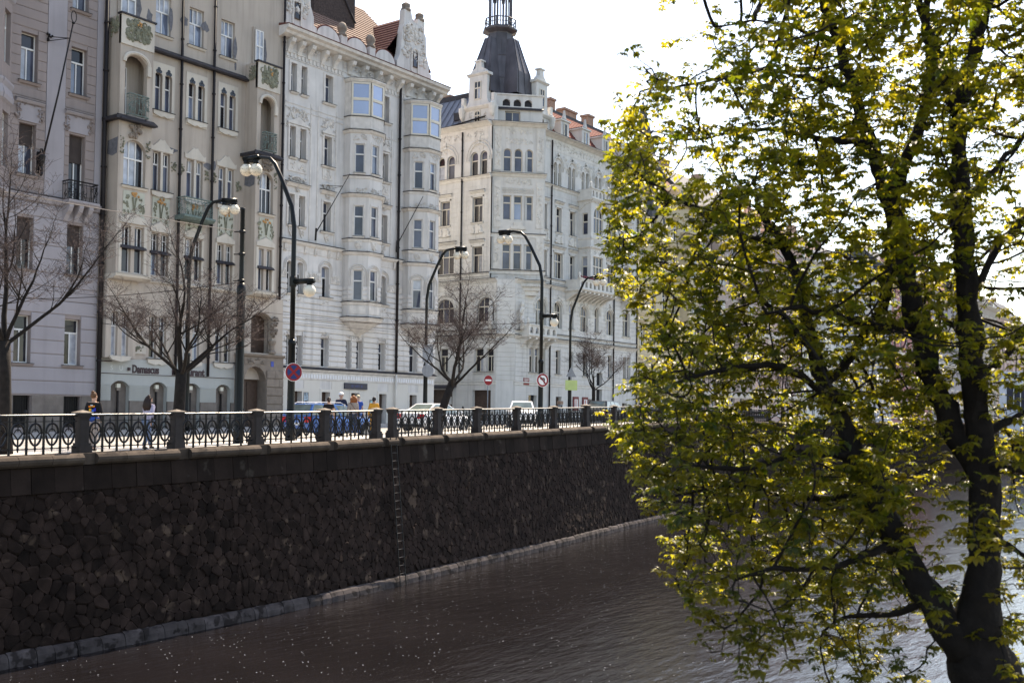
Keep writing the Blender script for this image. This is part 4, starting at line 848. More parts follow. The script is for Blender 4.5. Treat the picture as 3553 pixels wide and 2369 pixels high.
tiled('tile_course', (50.6, 47.95, 29.9), (50.6, 53.6, 29.9), (53.5, 53.6, 33.5), (53.5, 47.95, 33.5), 14, TILED, rf)
tiled('tile_course', (55.6, 53.6, 30.2), (55.6, 47.95, 30.2), (53.5, 47.95, 33.5), (53.5, 53.6, 33.5), 12, TILED, rf)
b = B(); b.box(WF, 46.9, 50.6, -55, -50.4, 30, 39); obj('chimney_wall', b, BRICKD, h3)
b = B(); b.box(WF, 46.7, 50.8, -55.2, -50.25, 38.6, 39.4); obj('chimney_cap', b, BRICKD, h3)
b = B(); b.tube([(47.6, 50.33, 36), (49.2, 50.33, 34.4), (50.62, 50.33, 32.6)], .06, 5); obj('flashing_seam', b, LEAD, h3)
b = B(); b.box(WF, 53.4, 54.3, -53.2, -52.4, 32.2, 34.4); b.box(WF, 53.3, 54.4, -53.3, -52.3, 34.2, 34.42); obj('chimney', b, BRICK, h3)
# flagpoles on the white house
for (x0, z0), (x1, z1), br, lb in (((44.55, 16.95), (46.3, 21.2), 20.4, 'thin dark slanting flagpole between window columns of the white bay house'), ((51.75, 17.2), (53.1, 21.0), 20.2, 'thin dark slanting flagpole beside the downpipe of the white bay house')):
    f_ = thing('flagpole', lb, 'flagpole', (x0, 47.5, z0), 'flagpoles on the white house')
    b = B(); b.tube([(x0, 47.3, z0+.5), (x1, 46.3, z1)], [.035, .02], 5); obj('pole', b, IRON, f_)
    b = B(); b.tube([(x0, 47.35, z0), (x0, 47.3, z0+.75)], .06, 6); obj('socket', b, IRON, f_)
    b = B(); t = (br-z0-.5)/(z1-z0-.5); b.tube([(x0+(x1-x0)*t, 47.3-t, br), (x0+(x1-x0)*t-.9, 47.58, br+.02)], .014, 4); b.tube([(x0+(x1-x0)*t, 47.3-t, br), (x0+(x1-x0)*t+.2, 47.58, br+.02)], .014, 4); obj('stay', b, IRON, f_)
# ---------------------------------------------------------------- building 4: cream corner house with copper tower
h4 = thing('corner_tower_house', 'cream corner house with dark copper tower, corner oriel and balconies', 'building', (64.4, 47.6, 6.2))
FL = Frame(64.4, 0, -90); FR = Frame(0, 47.6, 0); FC = Frame(64.4, 48.6, -45); FO = Frame(64.7, 49.4, -45); LO = 4.1
blk = [285]
# left face: s = -v
oL = []; wL = []
def addL(v0, v1, z0, z1, k, rise=0): oL.append((-v0, -v1, z0, z1, rise) if rise else (-v0, -v1, z0, z1)); wL.append((-v0, -v1, z0, z1, k, rise))
for v0, v1 in ((54.7, 53.93), (53.7, 52.92), (51.35, 50.61), (50.41, 49.71)): addL(v0, v1, 25.12, 26.93, 'arch', .38)
for v0, v1 in ((54.3, 53.33), (51.06, 50.08)): addL(v0, v1, 21.45, 23.38, 'D')
addL(54.74, 52.84, 17.6, 19.6, 'C3'); addL(51.03, 50.05, 17.55, 19.55, 'C')
addL(54.6, 52.78, 13.72, 15.65, 'B3', .8); addL(50.5, 48.85, 13.72, 15.62, 'B3', .8)
addL(54.15, 53.3, 9.92, 11.75, 'A'); addL(50.65, 49.78, 9.9, 11.68, 'A'); addL(49.5, 48.82, 9.9, 11.66, 'A')
for v0, v1 in ((58.8, 57.8), (62.5, 61.5)):
    for z0, z1 in ((25.1, 26.9), (21.45, 23.4), (17.6, 19.6), (13.7, 15.6), (9.9, 11.7)): addL(v0, v1, z0, z1, 'C')
oL += [(-55.1, -52.8, 5.8, 8.55), (-50.8, -49.05, 5.8, 8.5)]
b = B(); b.wall(FL, -66, -49.3, 16.95, 29.0, [o for o in oL if o[2] > 16.95], 0, .3, False); b.wall(FL, -66, -48.6, 4.9, 16.95, [o for o in oL if o[2] < 16.95], 0, .3, False); obj('wall', b, P_CREAM, h4)
# right face
oR = []; wR = []
def addR(a, c, z0, z1, k, rise=0): oR.append((a, c, z0, z1, rise) if rise else (a, c, z0, z1)); wR.append((a, c, z0, z1, k, rise))
for i in range(6):
    for q in (0, .62):
        a = 70.46+i*2.07+q
        if i < 6: addR(a, a+.46, 25.15, 26.97, 'arch', .23)
addR(68.5, 69.1, 25.15, 26.97, 'arch', .28)
for a, c in ((68.95, 69.5), (70.83, 71.58), (72.83, 73.63), (78.96, 79.75), (81.68, 82.73)): addR(a, c, 21.38, 23.35, 'D')
for a, c, k in ((69.03, 69.58, 'C'), (70.58, 71.87, 'C3'), (72.91, 73.65, 'C'), (78.77, 80.15, 'C3')): addR(a, c, 17.65, 19.7, k)
addR(81.3, 83.05, 17.5, 19.9, 'B3', .85)
for a, c in ((68.11, 69.58), (70.61, 71.82), (74.55, 75.75), (78.68, 79.9)): addR(a, c, 13.62, 15.75, 'B3', (c-a)/2)
for a, c in ((72.84, 73.54), (76.84, 77.48)): addR(a, c, 13.72, 15.77, 'C', .32)
addR(81.49, 82.77, 13.7, 15.8, 'C')
for a, c in ((67.3, 67.95), (68.1, 68.75), (68.9, 69.48), (70.99, 71.66), (73.02, 73.52), (75.04, 75.77), (79.09, 79.76), (81.7, 82.25), (82.4, 82.97)): addR(a, c, 9.95, 11.88, 'A')
gR = [(67.3, 68.4, 5.9, 8.2), (71.1, 71.9, 5.9, 8.15), (76.0, 76.6, 5.9, 8.05), (77.25, 78.2, 5.9, 10.3), (79.2, 79.8, 6.3, 7.9), (81.6, 82.4, 6.3, 7.8)]
oR += gR
b = B(); b.wall(FR, 66.5, 84.0, 16.95, 29.0, [o for o in oR if o[2] > 16.95], 0, .3, False); b.wall(FR, 65.4, 84.0, 4.9, 16.95, [o for o in oR if o[2] < 16.95], 0, .3, False); obj('wall', b, P_CREAM, h4)
b = B(); b.wall(FC, 0, 1.414, 4.9, 16.95, [], 0, .3, False); obj('corner_wall', b, P_CREAM, h4)
b = B(); b.quad((84, 47.6, 4.9), (84, 66, 4.9), (84, 66, 29), (84, 47.6, 29)); b.quad((64.4, 66, 4.9), (84, 66, 4.9), (84, 66, 29), (64.4, 66, 29)); obj('back_wall', b, P_CREAM, h4)
b = B(); b.add([(64.4, 48.6, 16.94), (65.4, 47.6, 16.94), (68, 47.6, 16.94), (68, 50, 16.94), (64.4, 50, 16.94)], [(0, 1, 2, 3, 4)]); obj('corner_terrace', b, LEAD, h4)
b = B(); b.add([(65.1, 66, 28.9), (65.1, 49.9, 28.9), (67, 48.3, 28.9), (84, 48.3, 28.9), (84, 66, 28.9)], [(0, 1, 2, 3, 4)]); obj('attic_floor', b, LEAD, h4)
def win4(fr, a, c, z0, z1, k, rise, fm=FRAMEB):
    n = 3 if k in ('C3', 'B3') else (1 if c-a < .6 or k == 'arch' else 2)
    gl = (G_DARK, G_MID, G_DARK, G_MID, G_MID, G_DARK) if z0 > 12 else (G_DARK,)
    return window(fr, h4, a, c, z0, z1, .26, 0, fm, n, .68 if not rise else .62, gl, .05, .12 if k in 'DCA' else None, P_CTRIM, rise=rise, topcols=1 if n < 3 else 3)
for q in wL: win4(FL, *q)
for q in wR: win4(FR, *q)
for a, c, z0, z1 in gR:
    part('shop_door', FRAMED if c-a < .9 else G_DARK, h4, ('box', a-.02, c+.02, -.34, -.28, z0-.1, z1+.02), fr=FR)
part('gate', FRAMED, h4, ('box', -55.12, -52.78, -.34, -.28, 5.7, 8.6), ('box', -50.82, -49.03, -.34, -.28, 5.7, 8.55), fr=FL)
part('gate_canopy', LEAD, h4, ('prof', -55.4, -52.4, [(0, 8.75), (.5, 8.62), (.5, 8.72), (0, 8.95)]), fr=FL)
# mouldings on both faces
def both(name, prof, m=P_CTRIM, l0=-66, l1=-48.55, r0=65.35, r1=84.02):
    part(name, m, h4, ('prof', l0, l1, prof), fr=FL); part(name, m, h4, ('prof', r0, r1, prof), fr=FR)
def corn(z, e, name='string_course', fl=True, **kw):
    both(name, [(-.01, z-.3), (.05, z-.28), (e*.5, z-.12), (e, z-.06), (e, z), (-.01, z+.03)], **kw)
    if fl: both('course_flashing', [(-.01, z+.075), (e+.03, z+.012), (e+.03, z-.02), (-.01, z+.035)], LEAD, **kw)
up = dict(l1=-49.3, r0=66.6)
corn(29.1, .55, 'main_cornice', **up); corn(25.05, .2, **up); corn(17.5, .12, **up); corn(17.0, .28); corn(13.1, .12); corn(12.72, .3); corn(9.2, .1, fl=False)
for z0, z1, h_ in ((13.15, 16.6, .34), (9.25, 12.4, .36)):
    courses(h4, FR, 65.45, 84, z0, z1, h_, oR, P_CREAM, .035, .03, 'ashlar_block', .62 if z0 < 12 else 0, cnt=blk if z0 < 12 else None); courses(h4, FL, -57, -48.65, z0, z1, h_, oL, P_CREAM, .035, .03, 'ashlar_block', 0)
    courses(h4, FC, .03, 1.38, z0, z1, h_, [], P_CREAM, .035, .03, 'ashlar_block', 0)
courses(h4, FR, 68.6, 84, 17.6, 24.6, .36, oR, P_CREAM, .014, .018, 'ashlar_block', .7, cnt=blk, skip=[(74.1, 76.7, 16, 25)]); courses(h4, FL, -56, -49.5, 17.6, 24.6, .36, oL, P_CREAM, .014, .018, 'ashlar_block', .8, cnt=blk)
courses(h4, FR, 65.45, 84, 6.2, 8.9, .56, oR, P_CREAM, .015, .02, 'ground_course', 0); courses(h4, FL, -57, -48.65, 6.2, 8.9, .56, oL, P_CREAM, .015, .02, 'ground_course', 0)
# arched frames, friezes, dressings
def arch4(fr, a, c, zs, r1, d=.03, w=.07, nm='window_arch'):
    m_ = (a+c)/2; R = (c-a)/2+r1; b = B(); b.tube([fr.p(m_-R, d, zs-.35)]+[fr.p(m_-R*math.cos(PI*i/12), d, zs+R*math.sin(PI*i/12)) for i in range(13)]+[fr.p(m_+R, d, zs-.35)], w, 5); b.box(fr, m_-.07, m_+.07, 0, .12, zs+R-.08, zs+R+.2); return obj(nm, b, P_CTRIM, h4)
for i in range(6):
    a = 70.46+i*2.07; arch4(FR, a, a+1.08, 26.72, .12); arch4(FR, a, a+1.08, 26.72, .28, .02, .04)
    b = B(); b.relief(FR, a+.1, a+.98, 27.05, 27.5, .0, 12, i+90, .04); b.relief(FR, a+1.15, a+2.0, 26.6, 27.7, .0, 24, i+60, .04); obj('spandrel_relief', b, P_CTRIM, h4)
for v in (54.7, 51.35):
    arch4(FL, -v, -v+1.77, 26.55, .12); arch4(FL, -v, -v+1.77, 26.55, .36, .02, .05); b = B(); b.relief(FL, -v+.2, -v+1.5, 27.0, 27.6, .0, 22, int(v), .04); obj('spandrel_relief', b, P_CTRIM, h4)
for q in oR:
    if len(q) > 4 and q[2] < 15 and q[4] > .3: arch4(FR, q[0], q[1], q[3]-q[4], .14, .05, .06); arch4(FR, q[0], q[1], q[3]-q[4], .34, .03, .04)
for q in oL:
    if len(q) > 4 and q[2] < 15: arch4(FL, q[0], q[1], q[3]-q[4], .2, .05, .06)
arch4(FR, 81.3, 83.05, 19.05, .15, .05, .07)
part('frieze_band', P_CTRIM, h4, ('box', 68.0, 84, -.01, .02, 27.85, 28.75), fr=FR); part('frieze_band', P_CTRIM, h4, ('box', -57, -49.6, -.01, .02, 27.85, 28.75), fr=FL)
for i in range(30): b = B(); b.relief(FR, 69.2+i*.49, 69.62+i*.49, 28.0, 28.65, .02, 9, i, .05); obj('frieze_relief', b, P_CTRIM, h4)
for i in range(9): b = B(); b.relief(FL, -55.6+i*.64, -55.1+i*.64, 28.0, 28.6, .02, 9, i+31, .05); obj('frieze_relief', b, P_CTRIM, h4)
def dress(fr, a, c, z0, z1, k):
    hp = part('window_hood', P_CTRIM, h4, ('prof', a-.22, c+.22, [(0, z1+.3), (.08, z1+.33), (.2, z1+.44), (.2, z1+.5), (0, z1+.54)]), fr=fr)
    part('hood_flashing', LEAD, hp, ('prof', a-.24, c+.24, [(0, z1+.58), (.23, z1+.515), (.23, z1+.485), (0, z1+.545)]), fr=fr)
    part('window_surround', P_CTRIM, hp, ('box', a-.13, a-.01, 0, .04, z0, z1+.12), ('box', c+.01, c+.13, 0, .04, z0, z1+.12), ('box', a-.13, c+.13, 0, .04, z1+.01, z1+.12), fr=fr)
    if k == 'D':
        m_ = (a+c)/2; b = B(); b.relief(fr, m_-.55, m_+.55, z0-.95, z0-.35, .03, 30, int(a*9), .08)
        for e in (-.3, .3): b.ell((m_+e, .1, z0-.35), (.09, .09, .1), 7, 5, fr); b.ell((m_+e*1.1, .08, z0-.62), (.13, .1, .25), 7, 5, fr); b.ell((m_+e*1.4, .08, z0-.82), (.22, .1, .1), 7, 5, fr)
        b.poly(fr, [(m_-.16, z0-.9), (m_+.16, z0-.9), (m_+.2, z0-.3), (m_, z0-.15), (m_-.2, z0-.3)], 0, .1); obj('putti_cartouche', b, P_CTRIM, h4)
for q in wR:
    if q[4] in ('D', 'C', 'C3') and q[2] > 17: dress(FR, *q[:5])
for q in wL:
    if q[4] in ('D', 'C', 'C3') and q[2] > 17 and q[0] > -56: dress(FL, *q[:5])
part('sill_panel', P_CTRIM, h4, *[('box', a, a+.5, 0, .03, 12.85, 13.55) for a in (70.7, 71.3, 74.6, 75.2, 78.8, 79.4, 81.6, 82.2)], fr=FR)
for s, fr in ((79.9, FR), (70.05, FR), (-52.1, FL)): downpipe(h4, fr, s, .1, 9.3 if fr is FL else 6.3, 28.6, PIPE, .06)
downpipe(h4, FR, 83.95, .1, 6.3, 28.6, PIPE, .06)
# corner oriel
oO = []
for s in (.83, 1.68, 2.52):
    oO.append((s, s+.63, 25.34, 27.12, .31))
    for z0, z1 in ((21.6, 23.5), (17.78, 19.74)): oO.append((s, s+.64, z0, z1))
b = B(); b.wall(FO, 0, LO, 16.95, 29.0, oO, 0, .28, False)
b.quad(FO.p(0, 0, 16.95), FO.p(0, -.9, 16.95), FO.p(0, -.9, 29), FO.p(0, 0, 29)); b.quad(FO.p(LO, 0, 16.95), FO.p(LO, -1.6, 16.95), FO.p(LO, -1.6, 29), FO.p(LO, 0, 29)); b.quad(FO.p(0, 0, 16.95), FO.p(LO, 0, 16.95), FO.p(LO, -1.6, 16.95), FO.p(0, -.9, 16.95)); b.quad(FO.p(0, 0, 29), FO.p(LO, 0, 29), FO.p(LO, -1.6, 29), FO.p(0, -.9, 29)); obj('oriel_wall', b, P_CREAM, h4)
for q in oO: window(FO, h4, *q[:4], .22, 0, FRAMEB, 1, .7 if q[2] < 25 else .64, (G_MID, G_MID), .06, rise=q[4] if len(q) > 4 else 0)
def oc(z, e, nm='oriel_cornice'):
    mo = part(nm, P_CTRIM, h4, ('prof', -.1, LO+.1, [(-.05, z-.3), (.06, z-.28), (e*.5, z-.12), (e, z-.06), (e, z), (-.05, z+.03)]), fr=FO); part('cornice_flashing', LEAD, mo, ('prof', -.12, LO+.12, [(-.05, z+.085), (e+.03, z+.012), (e+.03, z-.02), (-.05, z+.035)]), fr=FO)
oc(29.12, .5); oc(25.22, .3); oc(20.55, .08); oc(17.72, .1); oc(16.98, .38)
for s in (.12, LO-.66):
    for z0, z1 in ((25.4, 28.6), (21.0, 24.6), (17.8, 20.3)):
        pl = part('carved_pilaster', P_CTRIM, h4, ('box', s, s+.54, 0, .06, z0, z1), fr=FO); b = B(); b.relief(FO, s+.06, s+.48, z0+.1, z1-.1, .06, int((z1-z0)*16), int(z0*3+s), .04); obj('pilaster_relief', b, P_CTRIM, pl)
for z0, z1, n_ in ((27.45, 28.0, 60), (28.25, 28.7, 40), (24.35, 24.9, 50), (17.15, 17.5, 40), (20.0, 20.3, 30)):
    b = B(); b.relief(FO, .8, 3.3, z0, z1, .0, n_, int(z0*7), .04); obj('oriel_relief', b, P_CTRIM, h4)
b = B()
for i in range(13):
    for j in range(2): b.tube([FO.p(.85+i*.19+.09*math.cos(t), .03, 23.78+j*.2+.09*math.sin(t)) for t in [k*PI/3 for k in range(7)]], .02, 4)
obj('ring_lattice', b, P_CTRIM, h4)
part('apron_pediment', P_CTRIM, h4, ('poly', [(1.45, 20.9), (2.65, 20.9), (2.65, 21.1), (2.5, 21.15), (1.6, 21.15), (1.45, 21.1)], 0, .12), ('box', 1.7, 2.4, 0, .1, 21.15, 21.45), fr=FO)
# stepped corbel under the oriel (river side), dentils
for k, (z0, z1, i_) in enumerate(((16.5, 16.72, .1), (16.2, 16.5, .35), (15.85, 16.2, .65))):
    part('oriel_corbel', P_CTRIM, h4, ('box', i_, LO-i_*.8, -1.4, .28-i_*.5, z0, z1), fr=FO)
for i in range(18): part('dentil', P_CTRIM, h4, ('box', .3+i*.2, .4+i*.2, .0, .34, 16.48, 16.62), fr=FO)
# two carved figures below the oriel
def figure(x, y, z, nm):
    b = B(); b.lathe((x, y, z), [(.05, 0), (.16, .02), (.15, .5), (.19, .9), (.17, 1.05), (.13, 1.2), (.2, 1.5), (.22, 1.65), (.1, 1.75), (.07, 1.82), (.13, 1.92), (.13, 2.05), (.08, 2.16), (.02, 2.2)], 10)
    b.tube([(x-.18, y, z+1.62), (x-.32, y-.05, z+1.35), (x-.12, y-.16, z+1.2)], [.07, .06, .05], 6); b.tube([(x+.18, y, z+1.62), (x+.3, y, z+1.9), (x+.1, y-.02, z+2.2)], [.07, .06, .05], 6)
    b.tube([(x-.08, y-.05, z+1.0), (x-.06, y-.16, z+.5), (x-.1, y-.1, z)], [.12, .09, .07], 6); obj(nm, b, P_CTRIM, h4, True)
figure(64.15, 49.0, 13.1, 'carved_figure'); figure(65.9, 47.3, 13.1, 'carved_figure')
part('corner_pediment', P_CTRIM, h4, ('poly', [(.0, 12.75), (1.41, 12.75), (.7, 13.3)], -.2, .35), fr=FC)
# stone balconies on the river front
def balcony(a, c, d, z0, zt, arches, nm='stone_balcony'):
    sl = part('balcony_slab', P_CTRIM, h4, ('prof', a-.1, c+.1, [(-.01, z0-.2), (d, z0-.16), (d+.12, z0-.05), (d+.12, z0), (-.01, z0)]), fr=FR)
    n = arches; w = (c-a)/n; ops = [(a+i*w+w*.22, a+(i+1)*w-w*.22, z0+.12, zt-.14, w*.27) for i in range(n)]
    b = B(); b.wall(FR, a, c, z0, zt, ops, d, .14, True); b.wall(FR, a, c, z0, zt, ops, d-.141, .01, False)
    for s in (a, c-.14): b.box(FR, s, s+.14, 0, d-.15, z0, zt)
    obj('pierced_parapet', b, P_CTRIM, sl); part('parapet_coping', P_CTRIM, sl, ('box', a-.06, c+.06, d-.22, d+.08, zt, zt+.08), fr=FR)
    for k in range(max(2, n)):
        s = a+.2+(c-a-.4)*k/(max(2, n)-1); part('balcony_corbel', P_CTRIM, sl, ('prof', s-.12, s+.12, [(-.01, z0-.95), (.1, z0-.9), (d*.5, z0-.5), (d, z0-.3), (d, z0-.17), (-.01, z0-.17)]), fr=FR)
    for s in (a, c): b = B(); b.lathe(FR.p(s, d-.07, zt+.08), [(.1, 0), (.14, .08), (.06, .14), (.12, .28), (.1, .4), (.03, .5)], 8); obj('ball_finial', b, P_CTRIM, sl, True)
balcony(66.0, 69.8, .9, 12.76, 13.5, 5); balcony(72.2, 78.0, 1.5, 16.9, 17.65, 9); balcony(81.2, 83.3, .9, 16.9, 17.6, 3); balcony(74.0, 76.8, 1.35, 24.55, 25.3, 5)
FLW = mat('balcony_flowers', (.2, .05, .06), .8, .5, 20)
b = B(); r = random.Random(2); [b.ell((72.4+r.random()*3.0, 46.3+r.random()*.2, 17.82+r.random()*.15), (.12, .1, .1), 5, 4) for k in range(26)]; obj('flower_box_planting', b, FLW, h4, kind='stuff')
# bay on the river front
FBf = Frame(74.17, 46.37, 0); FBs = Frame(74.17, 47.6, -90)
for fr, L_, ops in ((FBs, 1.23, [(.35, .9, 17.75, 19.75), (.35, .9, 21.55, 23.35)]), (FBf, 2.43, [(.35, 1.95, 17.75, 19.8), (.4, 1.9, 21.7, 23.9, .75)])):
    b = B(); b.wall(fr, 0, L_, 16.95, 24.4, ops, 0, .2, False); obj('bay_wall', b, P_CREAM, h4)
    for q in ops: window(fr, h4, *q[:4], .18, 0, FRAMEB, 3 if q[1]-q[0] > 1 else 1, .6, (G_MID, G_DARK), .06, rise=q[4] if len(q) > 4 else 0)
    for z, e in ((24.4, .2), (20.55, .16), (21.3, .06)):
        part('bay_cornice', P_CTRIM, h4, ('prof', -.06, L_+.06, [(-.05, z-.2), (e*.5, z-.12), (e, z-.04), (e, z), (-.05, z+.03)]), fr=fr)
    b = B(); b.relief(fr, .1, L_-.1, 20.0, 20.32, 0, 20, int(L_*9), .05); obj('bay_relief', b, P_CTRIM, h4)
part('apron_balusters', P_CTRIM, h4, *[('box', .5+i*.13, .58+i*.13, 0, .08, 20.75, 21.15) for i in range(12)], fr=FBf)
b = B(); b.quad((76.6, 46.37, 16.95), (76.6, 47.6, 16.95), (76.6, 47.6, 24.4), (76.6, 46.37, 24.4)); b.quad((74.17, 46.37, 24.42), (76.6, 46.37, 24.42), (76.6, 47.6, 24.42), (74.17, 47.6, 24.42)); obj('bay_return', b, P_CREAM, h4)
# attic gables at both sides of the oriel, arcade between
def agable(fr, s0, s1, nm):
    w = s1-s0; m_ = (s0+s1)/2
    g = part('attic_gable', P_CREAM, h4, ('poly', [(s0-.75, 29.1), (s1+.75, 29.1), (s1+.75, 30.45), (s1+.2, 30.6), (s1+.02, 31.0), (s1, 32.85), (s0, 32.85), (s0-.02, 31.0), (s0-.2, 30.6), (s0-.75, 30.45)], -.5, -.02), ('prof', s0-.15, s1+.15, [(-.55, 32.85), (.0, 32.86), (.14, 32.98), (.14, 33.05), (-.55, 33.07)]), ('poly', [(s0+.05, 33.05), (s1-.05, 33.05), (s1-.2, 33.3), (m_+.3, 33.5), (m_+.26, 33.95), (m_-.26, 33.95), (m_-.3, 33.5), (s0+.2, 33.3)], -.4, -.05), ('prof', m_-.36, m_+.36, [(-.5, 33.95), (.05, 33.95), (.05, 34.06), (-.5, 34.06)]), fr=fr)
    part('gable_cornice', P_CTRIM, g, ('prof', s0-.85, s1+.85, [(-.2, 30.2), (.05, 30.22), (.2, 30.4), (.2, 30.48), (-.2, 30.5)]), fr=fr)
    for s in (s0-.6, s1+.6):
        b = B(); b.lathe(fr.p(s, .05, 29.9), [(.06, -.42), (.2, -.2), (.26, .1), (.3, .3), (.3, .55), (.16, .6), (.1, .75)], 10); obj('corner_urn', b, P_CTRIM, g)
        part('pier', P_CTRIM, g, ('box', s-.14, s+.14, -.3, .02, 30.5, 31.3), fr=fr)
    window(fr, g, m_-.32, m_+.32, 31.0, 32.4, .02, 0, FRAMEB, 2, .62, (G_DARK, G_MID, G_DARK), .05)
    window(fr, g, m_-.28, m_+.28, 29.15, 30.1, .02, 0, FRAMEB, 2, .6, (G_DARK,), .05, rise=.28)
    for e in (-.7, .7): b = B(); b.relief(fr, m_+e-.16, m_+e+.16, 29.3, 30.1, -.02, 14, int(e*10+s0), .07); obj('gable_relief', b, P_CTRIM, g)
    # little roof behind the gable running back to the tower
    b = B(); b.add([fr.p(s0, -.5, 32.8), fr.p(s1, -.5, 32.8), fr.p(m_, -.5, 33.3), fr.p(s0, -3.2, 32.8), fr.p(s1, -3.2, 32.8), fr.p(m_, -3.2, 33.3), fr.p(s0, -.5, 30), fr.p(s1, -.5, 30), fr.p(s0, -3.2, 30), fr.p(s1, -3.2, 30)], [(0, 2, 5, 3), (1, 4, 5, 2), (0, 3, 8, 6), (1, 7, 9, 4), (6, 8, 9, 7)]); obj('gable_roof', b, LEAD, g)
agable(FL, -51.6, -49.85, 'l'); agable(Frame(0, 47.75, 0), 68.1, 69.6, 'r')
b = B(); b.wall(FO, .15, LO-.2, 29.15, 31.35, [(.95, 2.15, 29.2, 30.1)]+[(.75+i*.86, 1.35+i*.86, 30.5, 31.05, .28) for i in range(3)], -.3, .3, True); obj('attic_arcade', b, P_CREAM, h4)
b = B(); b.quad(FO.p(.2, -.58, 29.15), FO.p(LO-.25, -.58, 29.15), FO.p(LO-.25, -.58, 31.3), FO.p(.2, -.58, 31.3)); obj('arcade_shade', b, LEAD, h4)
window(FO, h4, .97, 2.13, 29.22, 30.08, .55, 0, FRAMEB, 2, 0, (G_MID, G_MID), .05)
part('arcade_ledge', LEAD, h4, ('prof', .1, LO-.15, [(-.3, 30.28), (-.1, 30.2), (-.1, 30.28), (-.3, 30.42)]), fr=FO)
part('arcade_coping', P_CTRIM, h4, ('box', .05, LO-.1, -.65, -.22, 31.35, 31.45), fr=FO)
b = B(); b.tube([FL.p(-53.2, .12, 29.25), FL.p(-50.2, .14, 29.5), FO.p(.1, -.1, 29.75), FO.p(.3, -.2, 30.25), FO.p(.8, -.22, 30.3)], .06, 6); obj('roof_gutter', b, PIPE, h4)
# copper tower: bell-shaped square spire roof turned 45 degrees, shoulders, lantern
TX, TY = 67.2, 50.75
tw_ = B(); A0 = math.radians(22.5)
tw_.lathe((TX, TY, 0), [(1.95, 31.4), (1.85, 32.0), (1.65, 33.2), (1.38, 34.4), (1.18, 35.3), (1.06, 36.2), (1.0, 36.75)], 8, A0); tower = obj('tower_roof', tw_, COPPER, h4)
for i in range(8):
    a = A0+i*PI/4; b = B(); b.tube([(TX+r_*math.cos(a), TY+r_*math.sin(a), z) for r_, z in ((1.97, 31.4), (1.87, 32.0), (1.67, 33.2), (1.4, 34.4), (1.2, 35.3), (1.08, 36.2), (1.02, 36.75))], .035, 5); obj('standing_seam', b, COPPER, tower)
    a += PI/8; k = math.cos(PI/8); b = B(); b.tube([(TX+r_*k*math.cos(a), TY+r_*k*math.sin(a), z) for r_, z in ((1.97, 31.4), (1.87, 32.0), (1.67, 33.2), (1.4, 34.4), (1.2, 35.3), (1.08, 36.2))], .025, 4); obj('standing_seam', b, COPPER, tower)
for z, r_ in ((33.0, 1.72), (34.9, 1.3)): b = B(); b.tube([(TX+r_*math.cos(A0+i*PI/4), TY+r_*math.sin(A0+i*PI/4), z) for i in range(9)], .022, 4); obj('sheet_joint', b, COPPER, tower)
# dormer shoulders of the roof to both flanks (hipped wings falling towards the gables)
for ang, nm in ((180, 'l'), (-90, 'r')):
    a = math.radians(ang); dx, dy = math.cos(a), math.sin(a); px, py = -dy, dx
    def Q(o_, w_, z): return (TX+dx*o_+px*w_, TY+dy*o_+py*w_, z)
    b = B(); b.add([Q(.4, -.42, 36.3), Q(.4, .42, 36.3), Q(1.55, .34, 36.2), Q(1.55, -.34, 36.2), Q(2.4, .9, 33.4), Q(2.4, -.9, 33.4), Q(2.55, 1.1, 31.6), Q(2.55, -1.1, 31.6), Q(.4, -1.25, 31.6), Q(.4, 1.25, 31.6)], [(0, 3, 2, 1), (3, 5, 4, 2), (5, 7, 6, 4), (1, 2, 4, 6, 9), (0, 8, 7, 5, 3)]); wg = obj('roof_wing', b, COPPER, tower)
    for w_ in (-.6, 0, .6): b = B(); b.tube([Q(1.57, w_*.5, 36.22), Q(2.42, w_*1.25, 33.42), Q(2.57, w_*1.45, 31.65)], .025, 4); obj('standing_seam', b, COPPER, wg)
b = B(); b.lathe((TX, TY, 36.75), [(.98, 0), (1.0, .1), (1.1, .15), (1.42, .3), (1.45, .42), (1.2, .5), (1.15, .6)], 8, A0); obj('lantern_base', b, COPPER, h4)
lan = obj('lantern_ring', B().lathe((TX, TY, 40.0), [(1.0, 0), (1.05, .2), (1.0, .4), (.6, 1.6), (.2, 2.6), (.05, 3.4)], 8, A0), COPPER, h4)
for i in range(8):
    a = A0+i*PI/4; x, y = TX+.9*math.cos(a), TY+.9*math.sin(a); b = B(); b.lathe((x, y, 37.35), [(.13, 0), (.13, .1), (.08, .15), (.08, 2.3), (.13, 2.4), (.14, 2.68)], 6); obj('lantern_column', b, COPPER, lan)
    for e in (-.12, .12): b = B(); xx, yy = TX+.88*math.cos(a+e*2.2), TY+.88*math.sin(a+e*2.2); b.tube([(xx, yy, 37.35), (xx, yy, 40.0)], .035, 5); obj('lantern_shaft', b, COPPER, lan)
    b = B(); x1, y1 = TX+1.25*math.cos(a), TY+1.25*math.sin(a); b.tube([(x1, y1, 37.3), (x1, y1, 37.95)], .05, 5); obj('gallery_post', b, COPPER, lan)
b = B()
for z, w in ((37.95, .05), (37.62, .03)): b.tube([(TX+1.27*math.cos(A0+i*PI/4), TY+1.27*math.sin(A0+i*PI/4), z) for i in range(9)], w, 5)
obj('gallery_rail', b, COPPER, lan)
